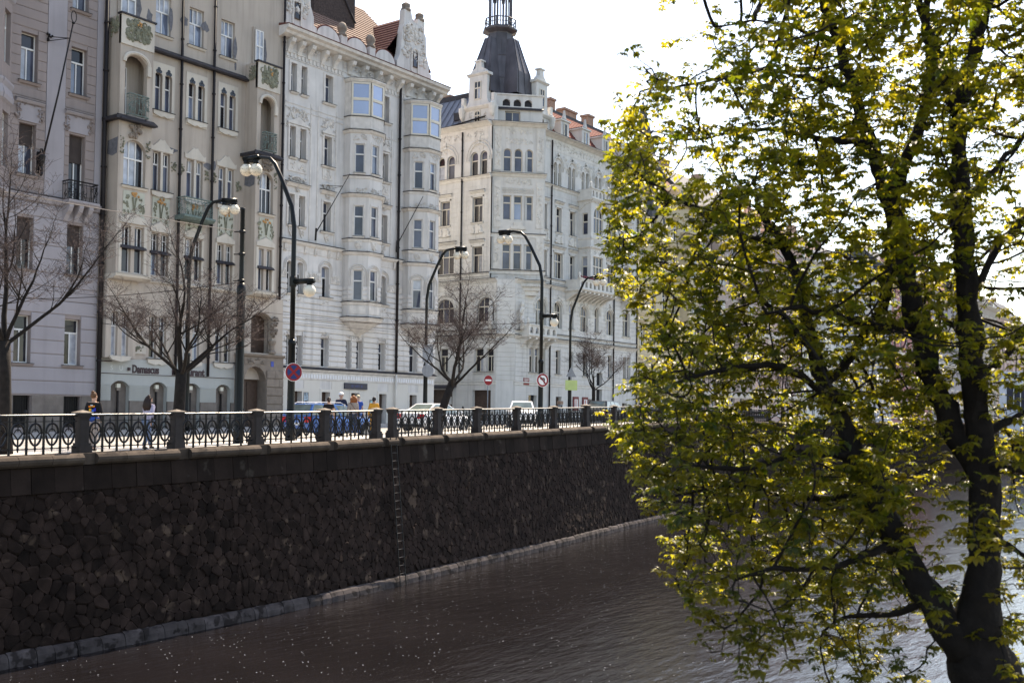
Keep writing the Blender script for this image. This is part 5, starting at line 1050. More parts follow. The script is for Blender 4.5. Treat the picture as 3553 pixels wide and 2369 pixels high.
# roofs: grey sheet on the side-street wing, red tile with dormers on the river wing
b = B(); b.add([(64.6, 66, 29.15), (64.6, 52.2, 29.15), (66.9, 52.2, 32.3), (66.9, 66, 32.3), (70, 52.2, 33.5), (70, 66, 33.5)], [(0, 1, 2, 3), (3, 2, 4, 5), (1, 4, 2)]); sr_ = obj('sheet_roof', b, SHEETR, h4)
for i in range(16):
    y = 52.4+i*.62; b = B(); b.tube([(64.58, y, 29.2), (66.88, y, 32.34)], .03, 4); obj('standing_seam', b, SHEETR, sr_)
part('roof_light', LEAD, sr_, ('box', -53.6, -53.0, -.95, -.6, 29.9, 30.5), fr=FL)
b = B(); b.box(WF, 66.8, 67.4, -66, -52.2, 32.2, 32.6); obj('ridge_flashing', b, LEAD, sr_)
for x, y, w, z in ((70.5, 55.2, .9, 34.4), (70.5, 58.6, 1.6, 34.2)): b = B(); b.box(WF, x, x+.8, -y-w, -y, 31, z); b.box(WF, x-.08, x+.88, -y-w-.08, -y+.08, z-.15, z+.02); obj('chimney', b, BRICK, h4)
b = B(); b.add([(70.2, 48.0, 29.15), (84, 48.0, 29.15), (84, 50.6, 32.45), (70.2, 50.6, 32.45), (84, 66, 30), (70.2, 66, 30)], [(0, 1, 2, 3), (3, 2, 4, 5), (1, 4, 2), (0, 3, 5)]); rr_ = obj('tile_roof', b, TILED, h4)
tiled('tile_course', (70.2, 48.02, 29.2), (84, 48.02, 29.2), (84, 50.6, 32.45), (70.2, 50.6, 32.45), 16, mat('brick_red_tile', (.17, .05, .04), .9, .3, 6, .3, .3, 40), rr_, .04)
part('ridge_capping', LEAD, rr_, ('box', 70.2, 84, -3.25, -2.9, 32.35, 32.6), fr=FR)
for i in range(4):
    s = 71.9+i*3.2; fr = Frame(0, 48.0, 0)
    dm = part('dormer', P_CREAM, h4, ('box', s, s+1.2, -1.6, .05, 29.3, 30.7), ('poly', [(s+.3, 30.8), (s+.9, 30.8), (s+.7, 31.2), (s+.6, 31.65), (s+.5, 31.2)], -.15, .04), fr=fr)
    part('dormer_eaves', P_CTRIM, dm, ('box', s-.12, s+1.32, -1.7, .16, 30.7, 30.82), fr=fr); part('dormer_roof', LEAD, dm, ('box', s-.1, s+1.3, -2.2, .1, 30.82, 30.88), fr=fr)
    window(fr, dm, s+.38, s+.82, 29.45, 30.5, -.03, .05, FRAMEB, 1, 0, (G_DARK,), .05)
for s0, s1, z in ((78.9, 79.7, 35.3), (81.2, 83.3, 34.95), (85.3, 86.3, 35.3)): b = B(); b.box(WF, s0, s1, -54.6, -53.8, 30, z); b.box(WF, s0-.08, s1+.08, -54.7, -53.7, z-.2, z); obj('chimney', b, BRICK, h4)
# street-level fittings
part('street_name_plate', mat('red_enamel', (.22, .03, .03), .4, .1), h4, ('box', 66.55, 67.3, .03, .07, 8.95, 9.5), fr=FR)
part('plate_lettering', FRAMEW, h4, ('box', 66.63, 67.2, .07, .076, 9.32, 9.38), ('box', 66.68, 67.1, .07, .076, 9.18, 9.24), ('box', 66.6, 67.25, .07, .074, 9.44, 9.46), fr=FR)
for s in (73.55, 75.0):
    df = part('display_frame', mat('dark_red_frame', (.16, .03, .035), .5, .1), h4, ('box', s, s+.8, .03, .12, 7.05, 8.2), fr=FR); part('display_sheet', FRAMEW, df, ('box', s+.16, s+.64, .12, .126, 7.25, 8.0), fr=FR); part('display_print', mat('print_red', (.35, .04, .05), .5, .2), df, ('box', s+.3, s+.42, .126, .13, 7.35, 7.95), fr=FR)
for dv, ln in ((.5, .35),): part('notice', FRAMEW, h4, ('box', -53.4, -53.1, -.28, -.27, 7.4, 8.0), fr=FL)
# ---------------------------------------------------------------- houses further along the quay, behind the chestnut
def far_house(u0, u1, zc, zr, m, rm, label, seed, nb, gable=None, trim=P_CTRIM, v=47.6, frame=FRAMEW, bays=()):
    t = thing('quay_house', label, 'building', (u0, v, 6.3), 'houses along the far quay'); fr = Frame(0, v, 0); r = random.Random(seed); W_ = u1-u0; n = nb; st = W_/n; ops = []
    rows = [(7.0, 8.9, .0)]+[(9.6+i*(zc-10.2)/5, 9.6+i*(zc-10.2)/5+2.0, .35 if i in (1, 4) and seed % 2 else 0) for i in range(5)]
    for i in range(n):
        for z0, z1, rs in rows:
            a = u0+st*(i+.5); w = st*.2; ops.append((a-w, a+w, z0, z1, min(rs, w)) if rs else (a-w, a+w, z0, z1))
    b = B(); b.wall(fr, u0, u1-.02, 4.9, zc, ops, 0, .3, True); obj('wall', b, m, t); body(t, u0+.01, u1-.03, v+.32, v+14, 4.9, zc-.02, m)
    for q in ops:
        b = B(); a, c, z0, z1 = q[:4]; zt = z0+(z1-z0)*.66; f = -.2
        for x0, x1, y0, y1 in ((a, a+.07, z0, z1), (c-.07, c, z0, z1), ((a+c)/2-.05, (a+c)/2+.05, z0, zt), (a+.07, c-.07, zt-.05, zt+.05), (a+.07, c-.07, z1-.07, z1), (a+.07, c-.07, z0, z0+.07)): b.box(fr, x0, x1, f-.04, f+.03, y0, y1)
        w_ = obj('window', b, frame, t)
        for x0, x1, y0, y1 in ((a+.07, (a+c)/2-.05, z0+.07, zt-.05), ((a+c)/2+.05, c-.07, z0+.07, zt-.05), (a+.07, c-.07, zt+.05, z1-.07)):
            b = B(); b.quad(fr.p(x0, f, y0), fr.p(x1, f, y0), fr.p(x1, f, y1), fr.p(x0, f, y1)); obj('pane', b, r.choice((G_DARK, G_DARK, G_MID)), w_)
        part('sill', trim, w_, ('box', a-.12, c+.12, -.05, .14, z0-.16, z0-.02), fr=fr)
        if z0 > 9.2: part('lintel', trim, w_, ('prof', a-.2, c+.2, [(0, z1+.12), (.16, z1+.3), (.16, z1+.36), (0, z1+.4)]), fr=fr)
    for z, e in ((zc, .7), (9.2, .25), (9.3+(zc-10.2)/5*2, .2), (9.3+(zc-10.2)/5*4, .25)):
        part('cornice', trim, t, ('prof', u0, u1-.02, [(-.01, z-.5), (e*.4, z-.4), (e, z-.12), (e, z), (-.01, z+.06)]), fr=fr)
    for i in bays:
        a = u0+st*(i+.5); b = B(); w = st*.42; b.box(fr, a-w, a+w, .0, .9, 12.6, zc-3.2); bb = obj('bay', b, m, t)
        for z0, z1, rs in rows[2:5]:
            part('bay_window', G_MID, bb, ('box', a-w*.62, a+w*.62, .9, .92, z0, z1), fr=fr); part('bay_window_frame', frame, bb, ('box', a-.05, a+.05, .92, .95, z0, z1), ('box', a-w*.62, a+w*.62, .92, .95, z0+1.25, z0+1.35), fr=fr)
        part('bay_cornice', trim, bb, ('box', a-w-.1, a+w+.1, 0, 1.05, zc-3.2, zc-3.0), ('box', a-w-.1, a+w+.1, 0, 1.05, 12.3, 12.6), fr=fr)
    b = B(); b.add([(u0, v+.3, zc), (u1, v+.3, zc), (u1, v+5, zr), (u0, v+5, zr), (u1, v+14, zc), (u0, v+14, zc)], [(0, 1, 2, 3), (3, 2, 4, 5), (1, 4, 2), (0, 3, 5)]); rf = obj('roof', b, rm, t)
    for k in range(2): x = u0+W_*(.25+.5*k)+r.uniform(-1, 1); b = B(); b.box(WF, x, x+1.2, -v-6.4, -v-5.4, zc, zr+1.2); obj('chimney', b, BRICK, rf)
    for i in range(n):
        if seed % 3 and i % 2 == 0:
            a = u0+st*(i+.5); dm = part('dormer', m, t, ('poly', [(a-.6, zc), (a+.6, zc), (a+.6, zc+1.3), (a, zc+2.0), (a-.6, zc+1.3)], -2.2, -.3), fr=fr); part('dormer_window', G_DARK, dm, ('box', a-.3, a+.3, -.3, -.27, zc+.2, zc+1.2), fr=fr)
    if gable:
        g0, g1, zt = gable; m_ = (g0+g1)/2; N = 14
        pts = [(g0, zc), (g1, zc)]+[(m_+(g1-g0)/2*math.cos(PI*i/N), zc+1+(zt-zc-1)*math.sin(PI*i/N)) for i in range(N+1)]
        g = part('round_gable', m, t, ('poly', pts, -.5, .15), fr=fr); b = B(); b.tube([fr.p(m_+((g1-g0)/2)*math.cos(PI*i/N), .15, zc+1+(zt-zc-1)*math.sin(PI*i/N)) for i in range(N+1)], .3, 5); obj('gable_trim', b, trim, g)
        part('gable_window', G_MID, g, ('poly', [(m_-1.2, zc+.3)]+[(m_-1.2*math.cos(PI*i/8), zc+1.4+1.2*math.sin(PI*i/8)) for i in range(9)]+[(m_+1.2, zc+.3)], .15, .2), fr=fr); part('gable_window_bars', frame, g, ('box', m_-.06, m_+.06, .2, .25, zc+.3, zc+2.6), ('box', m_-1.2, m_+1.2, .2, .25, zc+1.3, zc+1.42), fr=fr)
    return t
SLATE = mat('slate_roof', (.07, .072, .085), .7, .2, 4, .2, .2, 30)
t5 = far_house(84.05, 96.5, 27.5, 32, P_YELL, TILED, 'pale yellow house next to the cream corner house', 2, 6, trim=P_YELL, bays=(4,))
far_house(96.5, 110.5, 27.8, 32.5, P_BROWN, SLATE, 'grey-brown house with slate roof, second beyond the cream corner house', 3, 6, bays=(1, 4))
far_house(110.5, 124, 27.0, 32, P_PINK, TILED, 'dusty pink house with tiled roof half hidden by the chestnut', 4, 5)
far_house(124, 138, 26.0, 31, P_CREAM, TILE, 'whitish house with orange tiled roof seen through the chestnut', 5, 5, bays=(2,))
far_house(138, 160, 26.5, 30.5, P_GREY, SLATE, 'cool grey house with slate roof seen between the chestnut stems', 7, 7, bays=(1, 5))
far_house(160, 182, 29.0, 33, P_RED, SLATE, 'raspberry red house with pale trim and big round gable', 8, 7, (166, 177, 35.2))
far_house(182, 204, 28.0, 33, P_LILAC, TILED, 'lilac-grey house right of the raspberry red house', 9, 6)
far_house(204, 230, 29.0, 34, P_TAN, SLATE, 'tan house near the end of the quay', 11, 7)
far_house(230, 262, 28.0, 33, P_PINK, SLATE, 'dull pink end house at the far right of the quay', 12, 8)
# conical turret on the yellow house
b = B(); b.lathe((86.6, 48.6, 25), [(1.5, 0), (1.5, 4.4), (1.75, 4.5), (1.75, 4.8), (1.2, 6.0), (.75, 8.2), (.3, 10), (.05, 11)], 8, PI/8); tr_ = obj('turret', b, SLATE, t5)
# white pavilion built out over the river at the right edge
t = thing('river_pavilion', 'white modern pavilion standing over the water at the right picture edge', 'building', (158, 30, 4))
PV = mat('white_pavilion_paint', (.62, .64, .7), .8, .05, .5, .1); fr = Frame(158, 0, -90)
b = B(); b.wall(fr, -32.4, -2, 4.2, 13.5, [(-31.5+i*3.6, -28.9+i*3.6, 8.3, 11.6) for i in range(8)], 0, .3, True); b.box(fr, -32.4, -2, -14, -.31, 4.2, 13.5); obj('wall', b, PV, t)
for i in range(8):
    b = B(); x = -31.5+i*3.6; b.box(fr, x+.85, x+.95, -.2, -.1, 8.3, 11.6); b.box(fr, x+1.7, x+1.8, -.2, -.1, 8.3, 11.6); w_ = obj('window', b, FRAMEW, t); part('pane', G_MID, w_, ('box', x, x+2.6, -.28, -.24, 8.3, 11.6), fr=fr)
for i in range(5): part('pier', MORT, t, ('box', -31+i*7, -30+i*7, -12, -1, -1, 4.2), fr=fr)
# ---------------------------------------------------------------- embankment railing: granite posts, cast-iron panels
GRAN = mat('weathered_granite', (.032, .026, .025), .85, .2, 6, .3, .3, 40, .3, 0, 0, 1.45, None, .15)
GCAP = mat('pale_granite_cap', (.15, .125, .105), .85, .2, 6, 0, .2, 40, .2)
HANDR = mat('painted_glint_handrail', (.3, .29, .28), .45, .2, 6, 0, 0, 1, .5, .5)  # pale colour paints the sun glint along the steel top rail
rl = thing('embankment_railing', 'black cast-iron railing with oval scrolls between granite posts along the quay', 'railing', (14.2, 26.5, 5.4))
def at_wall(u, d=-.22):
    s = s_of_u(u); x, y = wxy(s); tx, ty = wdir(s); return Vector((x+ty*d, y-tx*d, zg(x))), math.atan2(ty, tx)
pb = B(); pb.box(WF, -.19, .19, -.19, .19, 0, .2); pb.box(WF, -.165, .165, -.165, .165, .2, .27); pb.box(WF, -.13, .13, -.13, .13, .27, .93); pb.box(WF, -.15, .15, -.15, .15, .93, .98); pb.box(WF, -.17, .17, -.17, .17, .98, 1.07)
cb = B(); k = .21; cb.add([(-k, -k, 1.07), (k, -k, 1.07), (k, k, 1.07), (-k, k, 1.07), (-k, -k, 1.1), (k, -k, 1.1), (k, k, 1.1), (-k, k, 1.1), (0, 0, 1.17)], [(3, 2, 1, 0), (0, 1, 5, 4), (1, 2, 6, 5), (2, 3, 7, 6), (3, 0, 4, 7), (4, 5, 8), (5, 6, 8), (6, 7, 8), (7, 4, 8)])
def mesh_of(b, m, name):
    me = bpy.data.meshes.new(name); me.from_pydata(b.v, [], b.f); me.materials.append(m); return me
PM, CM = mesh_of(pb, GRAN, 'stone_post'), mesh_of(cb, GCAP, 'post_cap')
# oval scroll with a forked stem, spear tip and drop
ov = B(); N = 18; ov.tube([(.175*math.sin(2*PI*i/N)*(1-.12*math.cos(2*PI*i/N)), 0, .53-.29*math.cos(2*PI*i/N)) for i in range(N+1)], .03, 6, False)
ov.tube([(0, 0, .24), (0, 0, .42)], .024, 5)
for sg in (-1, 1): ov.tube([(0, 0, .4), (sg*.05, 0, .47), (sg*.11, 0, .55), (sg*.17, 0, .6)], .022, 5); ov.tube([(0, 0, .68), (sg*.06, 0, .65), (sg*.1, 0, .58)], .016, 4)
ov.lathe((0, 0, .8), [(.022, 0), (.034, .03), (.02, .06), (.028, .1), (.012, .15), (.003, .19)], 6); ov.tube([(0, 0, .62), (0, 0, .82)], .015, 5)
ov.lathe((0, 0, .06), [(.004, 0), (.022, .04), (.03, .08), (.045, .1), (.03, .13), (.02, .19)], 6)
OM = mesh_of(ov, IRON, 'oval_scroll')
br = B(); br.tube([(0, 0, .0), (0, 0, 1.03)], .034, 6); br.lathe((0, 0, .12), [(.02, 0), (.045, .025), (.045, .06), (.02, .09)], 6); br.lathe((0, 0, .86), [(.02, 0), (.038, .02), (.02, .05)], 6)
BM = mesh_of(br, IRON, 'baluster')
pl_ = [at_wall(u) for u in POSTS]
for i, (p, a) in enumerate(pl_):
    o = inst('stone_post', PM, rl, p, a); c = bpy.data.objects.new('post_cap', CM); COL.objects.link(c); c.parent = o
    if i == 14: o.scale = (1.45, 1.1, 1.05)
for i in range(len(pl_)-1):
    (p, a), (q, _) = pl_[i], pl_[i+1]; d = q-p; L_ = math.hypot(d.x, d.y); rz = math.atan2(d.y, d.x)
    if L_ < 1.4: continue
    e = d/L_; b = B(); t0, t1 = .17, L_-.17
    P = lambda t, z: tuple(p+e*t+Vector((0, 0, z)))
    fr = Frame(p.x, p.y, math.degrees(rz)); 
    for z, w, h in ((1.015, .03, .018), (.87, .016, .012), (.155, .018, .014)):
        k = [fr.p(t, dd, p.z+e.z*t+z+s*h) for t in (t0, t1) for dd, s in ((-w, -1), (w, -1), (w, 1), (-w, 1))]; b.add(k, [(0, 1, 5, 4), (1, 2, 6, 5), (2, 3, 7, 6), (3, 0, 4, 7), (0, 3, 2, 1), (4, 5, 6, 7)])
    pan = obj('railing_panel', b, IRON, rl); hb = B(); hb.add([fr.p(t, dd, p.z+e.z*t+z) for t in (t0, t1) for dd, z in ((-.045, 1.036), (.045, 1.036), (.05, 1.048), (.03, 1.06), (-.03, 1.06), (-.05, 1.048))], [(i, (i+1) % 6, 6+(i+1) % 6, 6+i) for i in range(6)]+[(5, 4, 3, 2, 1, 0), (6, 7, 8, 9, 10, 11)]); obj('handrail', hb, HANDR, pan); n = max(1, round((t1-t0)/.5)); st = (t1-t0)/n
    for j in range(n):
        inst('oval_scroll', OM, pan, P(t0+st*(j+.5), 0), rz)
        if j: inst('baluster', BM, pan, P(t0+st*j, 0), rz)
# ladder down the wall
ld = thing('wall_ladder', 'thin iron rung ladder fixed down the quay wall to the water', 'ladder', (30.0, 27.5, .3))
sl_ = s_of_u(30.0)
RUST = mat('greyed_steel', (.03, .027, .026), .6, .3, 6, 0, 0, 1, .5, .6)
for o in (-.2, .2): b = B(); b.tube([WP(sl_+o, z, .2) for z in (.1, 2, 4, 5.75)], .022, 5); obj('ladder_rail', b, IRON, ld)
for i in range(18): b = B(); z = .35+i*.3; b.tube([WP(sl_-.2, z, .2), WP(sl_+.2, z, .2)], .014, 5); obj('rung', b, RUST, ld)
# ---------------------------------------------------------------- lamps
GLOBE = mat('milky_globe_glass', (.7, .62, .5), .35, .06, 5, 0, 0, 1, .5)
GNET = mat('globe_wire_net', (.25, .22, .19), .5, .1)
def globe(par, c, r=.25, net=True):
    b = B(); b.ell(c, (r, r, r*.97), 18, 11); g = obj('globe', b, GLOBE, par, True)
    b = B(); b.lathe((c[0], c[1], c[2]+r*.9), [(.1, 0), (.12, .06), (.1, .14), (.06, .2)], 8); obj('globe_cap', b, LAMPG, g)
    if net:
        n = B()
        for t in (-.55, 0, .55):
            z, R = c[2]+r*math.sin(t)*1.0, r*math.cos(t)*1.015; n.tube([(c[0]+R*math.cos(2*PI*i/12), c[1]+R*math.sin(2*PI*i/12), z+.03*(-1)**i) for i in range(13)], .006, 3, False)
        for i in range(6): n.tube([(c[0]+r*1.015*math.cos(t)*math.cos(i*PI/3+.26*(-1)**k), c[1]+r*1.015*math.cos(t)*math.sin(i*PI/3+.26*(-1)**k), c[2]+r*math.sin(t)) for k, t in enumerate((-1.2, -.55, 0, .55, 1.2))], .006, 3, False)
        obj('globe_net', n, GNET, g)
def lamp(x, y, dirv, label, ztop, zb, reach, side=0, zs=0):
    g = zg(x)-.1; t = thing('street_lamp', label, 'street lamp', (x, y, g), 'arched globe street lamps'); dx, dy = dirv
    P = lambda o, z: (x+dx*o, y+dy*o, z); h = ztop-zb
    b = B(); b.lathe((x, y, g), [(.2, 0), (.2, .5), (.15, .6), (.13, 3.6), (.16, 3.65), (.15, 3.75), (.1, 3.85)], 12); obj('base', b, LAMPG, t, True)
    pts = [P(0, g+3.7), P(0, zb-2), P(0, zb), P(reach*.06, zb+h*.28), P(reach*.3, zb+h*.68), P(reach*.44, zb+h*.88), P(reach*.56, zb+h*.97), P(reach*.75, zb+h), P(reach-.38, zb+h+.01)]
    b = B(); b.tube(pts, [.1, .095, .092, .09, .085, .08, .075, .07, .07], 12); obj('pole', b, LAMPG, t, True)
    b = B(); b.tube([P(reach-.42, ztop+.02), P(reach+.32, ztop+.02)], .115, 12); b.tube([P(reach-.38, ztop-.1), P(reach+.26, ztop-.1)], .075, 8); obj('lamp_head', b, LAMPG, t, True)
    globe(t, P(reach-.3, ztop-.46)); globe(t, P(reach+.2, ztop-.42))
    if side:
        b = B(); b.tube([P(0, zs), P(-side, zs)], .11, 10); obj('side_arm', b, LAMPG, t, True); b = B(); b.lathe((x, y, zs-.2), [(.1, 0), (.14, .05), (.14, .36), (.1, .42)], 10); obj('arm_collar', b, LAMPG, t); globe(t, P(-side+.2, zs-.38), .24, False)
    return t
R_ = lambda a: (math.cos(math.radians(a)), math.sin(math.radians(a)))
lamp(27.78, 30.7, R_(97), 'tall arched globe lamp carrying the blue no-stopping sign, nearest on the quay', 16.55, 13.7, 2.3, 1.0, 11.6)
lamp(49.62, 34.25, R_(98), 'arched globe lamp carrying the no-left-turn sign before the cream corner house', 17.2, 14.3, 2.5, 1.0, 12.25)
lamp(78.45, 38.73, R_(98), 'arched globe lamp mostly hidden behind the chestnut leaves', 17.4, 14.5, 2.5, 1.0, 12.4)
lamp(32.4, 43.2, R_(-48), 'arched globe lamp reaching right in front of the tan oriel house', 16.9, 13.6, 1.9)
lamp(51.2, 44.2, R_(-60), 'arched globe lamp reaching right at the white bay house corner', 17.1, 13.9, 2.2)
lamp(67.3, 43.8, R_(-60), 'arched globe lamp farthest along the street, before the stone balconies', 17.1, 13.6, 2.2)
def plainpole():
    x, y = 24.92, 30.24; g = zg(x)-.1; t = thing('tram_pole', 'thick plain dark steel pole stepping thinner at mid height', 'pole', (x, y, g))
    b = B(); b.lathe((x, y, g), [(.19, 0), (.19, .4), (.155, .5), (.15, 5.0), (.16, 5.5), (.14, 5.7)], 14); obj('lower_shaft', b, LAMPG, t, True)
    b = B(); b.lathe((x, y, g+5.6), [(.1, 0), (.085, .3), (.08, 2.7), (.09, 2.72), (.09, 2.8), (.02, 2.82)], 12); obj('upper_shaft', b, LAMPG, t, True)
    for z in (10.0, 11.25, 12.2, 13.0): b = B(); b.lathe((x, y, z), [(.1, 0), (.12, .02), (.12, .08), (.1, .1)], 10); b.tube([(x, y, z+.05), (x-.28, y+.1, z+.02)], .025, 5); obj('cable_clamp', b, IRON, t)
plainpole()
# ---------------------------------------------------------------- traffic signs
S_RED = mat('sign_red', (.23, .006, .011), .4, .08, 5); S_BLUE = mat('sign_blue', (.004, .024, .12), .4, .08, 5); S_WHITE = mat('sign_white', (.72, .72, .72), .4, .05, 5); S_GREY = mat('sign_back_grey', (.2, .21, .23), .5, .1, 5); S_BLK = mat('sign_black', (.012, .012, .012), .5, .1)
def disc(fr, r, d0, d1, zc, n=28): 
    b = B(); b.poly(fr, [(r*math.cos(2*PI*i/n), zc+r*math.sin(2*PI*i/n)) for i in range(n)], d0, d1); return b
def signframe(x, y, ang): return Frame(x, y, ang)
def no_stop():
    x, y = 27.78, 30.7; fr = Frame(x-.1, y-.1, -22); z = 8.15; t = thing('no_stopping_sign', 'round red and blue no-stopping sign on the nearest lamp post', 'traffic sign', (x-.1, y-.14, z-.35))
    fr = Frame(x, y, -18)
    obj('rim', disc(fr, .35, .18, .2, z), S_WHITE, t); obj('red_field', disc(fr, .335, .2, .204, z), S_RED, t)
    b = B()
    for q in range(4):
        a0 = q*PI/2+PI/4+.22; pts = [(.06*math.cos(a0-.22+PI/4), z+.06*math.sin(a0-.22+PI/4))]+[(.265*math.cos(a0+i*(PI/2-.44)/6), z+.265*math.sin(a0+i*(PI/2-.44)/6)) for i in range(7)]; bb = B(); bb.poly(fr, pts, .204, .208); obj('blue_quarter', bb, S_BLUE, t)
    b = B(); b.box(fr, -.06, .06, .1, .18, z-.1, z+.1); obj('bracket', b, S_GREY, t)
no_stop()
def no_left():
    x, y = 49.62, 34.25; fr = Frame(x, y, -25); z = 8.62; t = thing('no_left_turn_sign', 'round white no-left-turn sign with red ring on the second lamp post', 'traffic sign', (x, y-.2, z-.35))
    obj('rim', disc(fr, .39, .18, .2, z), S_WHITE, t); obj('red_ring', disc(fr, .37, .2, .204, z), S_RED, t); obj('white_field', disc(fr, .27, .204, .208, z), S_WHITE, t)
    b = B(); b.poly(fr, [(.06, z-.2), (.14, z-.2), (.14, z+.08), (.1, z+.13), (-.06, z+.13), (-.06, z+.19), (-.2, z+.09), (-.06, z-.01), (-.06, z+.05), (.06, z+.05)], .208, .211); obj('turn_arrow', b, S_BLK, t)
    b = B(); b.poly(fr, [(-.22, z+.17), (-.17, z+.22), (.22, z-.17), (.17, z-.22)], .212, .215); obj('red_bar', b, S_RED, t)
    b = B(); b.box(fr, -.06, .06, .1, .18, z-.1, z+.1); obj('bracket', b, S_GREY, t)
no_left()
def no_entry():
    x, y = 60.3, 46.2; g = zg(x)-.1; fr = Frame(x, y, -20); z = 9.08; t = thing('no_entry_sign', 'round red no-entry sign on a thin grey post by the side street', 'traffic sign', (x, y, g))
    b = B(); b.tube([(x, y, g), (x, y, z+.3)], .035, 8); obj('post', b, S_GREY, t, True); obj('rim', disc(fr, .37, .045, .06, z), S_WHITE, t); obj('red_field', disc(fr, .355, .06, .064, z), S_RED, t)
    b = B(); b.box(fr, -.25, .25, .064, .068, z-.06, z+.06); obj('white_bar', b, S_WHITE, t)
no_entry()
def backs():
    x, y = 51.2, 44.2
    t = thing('sign_board', 'grey backs of a square board and round sign on the lamp by the white house', 'traffic sign', (x, y-.2, 8)); fr = Frame(x, y, -25)
    b = B(); b.box(fr, -.3, .4, .16, .18, 9.9, 11.0); obj('square_back', b, S_GREY, t); obj('round_back', disc(Frame(x+.1, y, -25), .4, .16, .18, 9.35), S_GREY, t); b = B(); b.box(fr, -.08, .08, .1, .16, 9.0, 10.8); obj('bracket', b, S_GREY, t)
    x, y = 67.3, 43.8; t = thing('crossing_sign', 'small triangular sign above a pale yellow-green board on the farthest lamp', 'traffic sign', (x, y-.2, 8)); fr = Frame(x, y, -25)
    b = B(); b.poly(fr, [(-.45, 9.55), (.45, 9.55), (0, 10.3)], .16, .18); obj('triangle', b, S_GREY, t); b = B(); b.box(fr, -.5, .55, .16, .18, 8.55, 9.3); obj('board', b, mat('yellow_green_board', (.42, .5, .2), .5, .1), t); b = B(); b.box(fr, -.05, .05, .1, .16, 8.6, 10.2); obj('bracket', b, S_GREY, t)
backs()
# bollards along the far pavement and one by the chatting group
for i, (x, y, lb) in enumerate(((36.2, 43.6, 'dark bollard standing just right of the woman in the blue shirt'), (24.9, 44.3, 'dark bollard before the lilac house cellar windows'), (41.8, 44.2, 'dark bollard behind the blue car at the portal edge'), (58.0, 46.6, 'dark bollard by the gate of the side street'), (31.2, 44.2, 'dark bollard in front of the restaurant arches'))):
    g = zg(x)-.1; b = B(); b.lathe((x, y, g), [(.09, 0), (.09, .1), (.06, .14), (.06, .85), (.085, .9), (.085, .98), (.05, 1.06), (.01, 1.08)], 10); obj('bollard', b, IRON, None, True, lb, 'bollard', 'pavement bollards', loc=(x, y, g))
# overhead tram wires
def wire(name, pts, label, r=.012, m=None):
    b = B(); b.tube(pts, r, 4); obj(name, b, m or WIREM, None, False, label, 'wire', 'overhead tram wires', loc=pts[0])
def sag(a, c, k=.3, n=10): return [(a[0]+(c[0]-a[0])*t, a[1]+(c[1]-a[1])*t, a[2]+(c[2]-a[2])*t-k*4*t*(1-t)) for t in [i/n for i in range(n+1)]]
SPANW = mat('pale_span_wire', (.22, .2, .19), 1, .1, 1, 0, 0, 1, 0); WIREM = mat('dull_wire', (.03, .027, .027), 1, .1, 1, 0, 0, 1, 0)
wire('contact_wire', sag((-30, 35.5, 10.6), (120, 41.0, 12.4), .2, 20), 'lower thin tram contact wire running along the near track', .008)
wire('contact_wire', sag((-30, 38.8, 10.6), (120, 44.3, 12.4), .2, 20), 'upper thin tram contact wire running along the far track', .008)
wire('span_wire', sag((24.92, 30.24, 13.05), (8.0, 31.4, 13.3), .12), 'pale span wire running left from the thick plain pole', .012, SPANW)
wire('span_wire', sag((24.92, 30.24, 11.25), (24.6, 47.5, 11.6), .25), 'dark span wire crossing from the plain pole to the lilac house', .014)
wire('span_wire', sag((24.92, 30.24, 10.05), (30.4, 47.5, 10.9), .25), 'dark span wire crossing from the plain pole to the tan house', .014)
wire('span_wire', sag((49.62, 34.25, 11.9), (44.0, 47.5, 12.2), .25), 'thin span wire from the second lamp to the white house', .012)
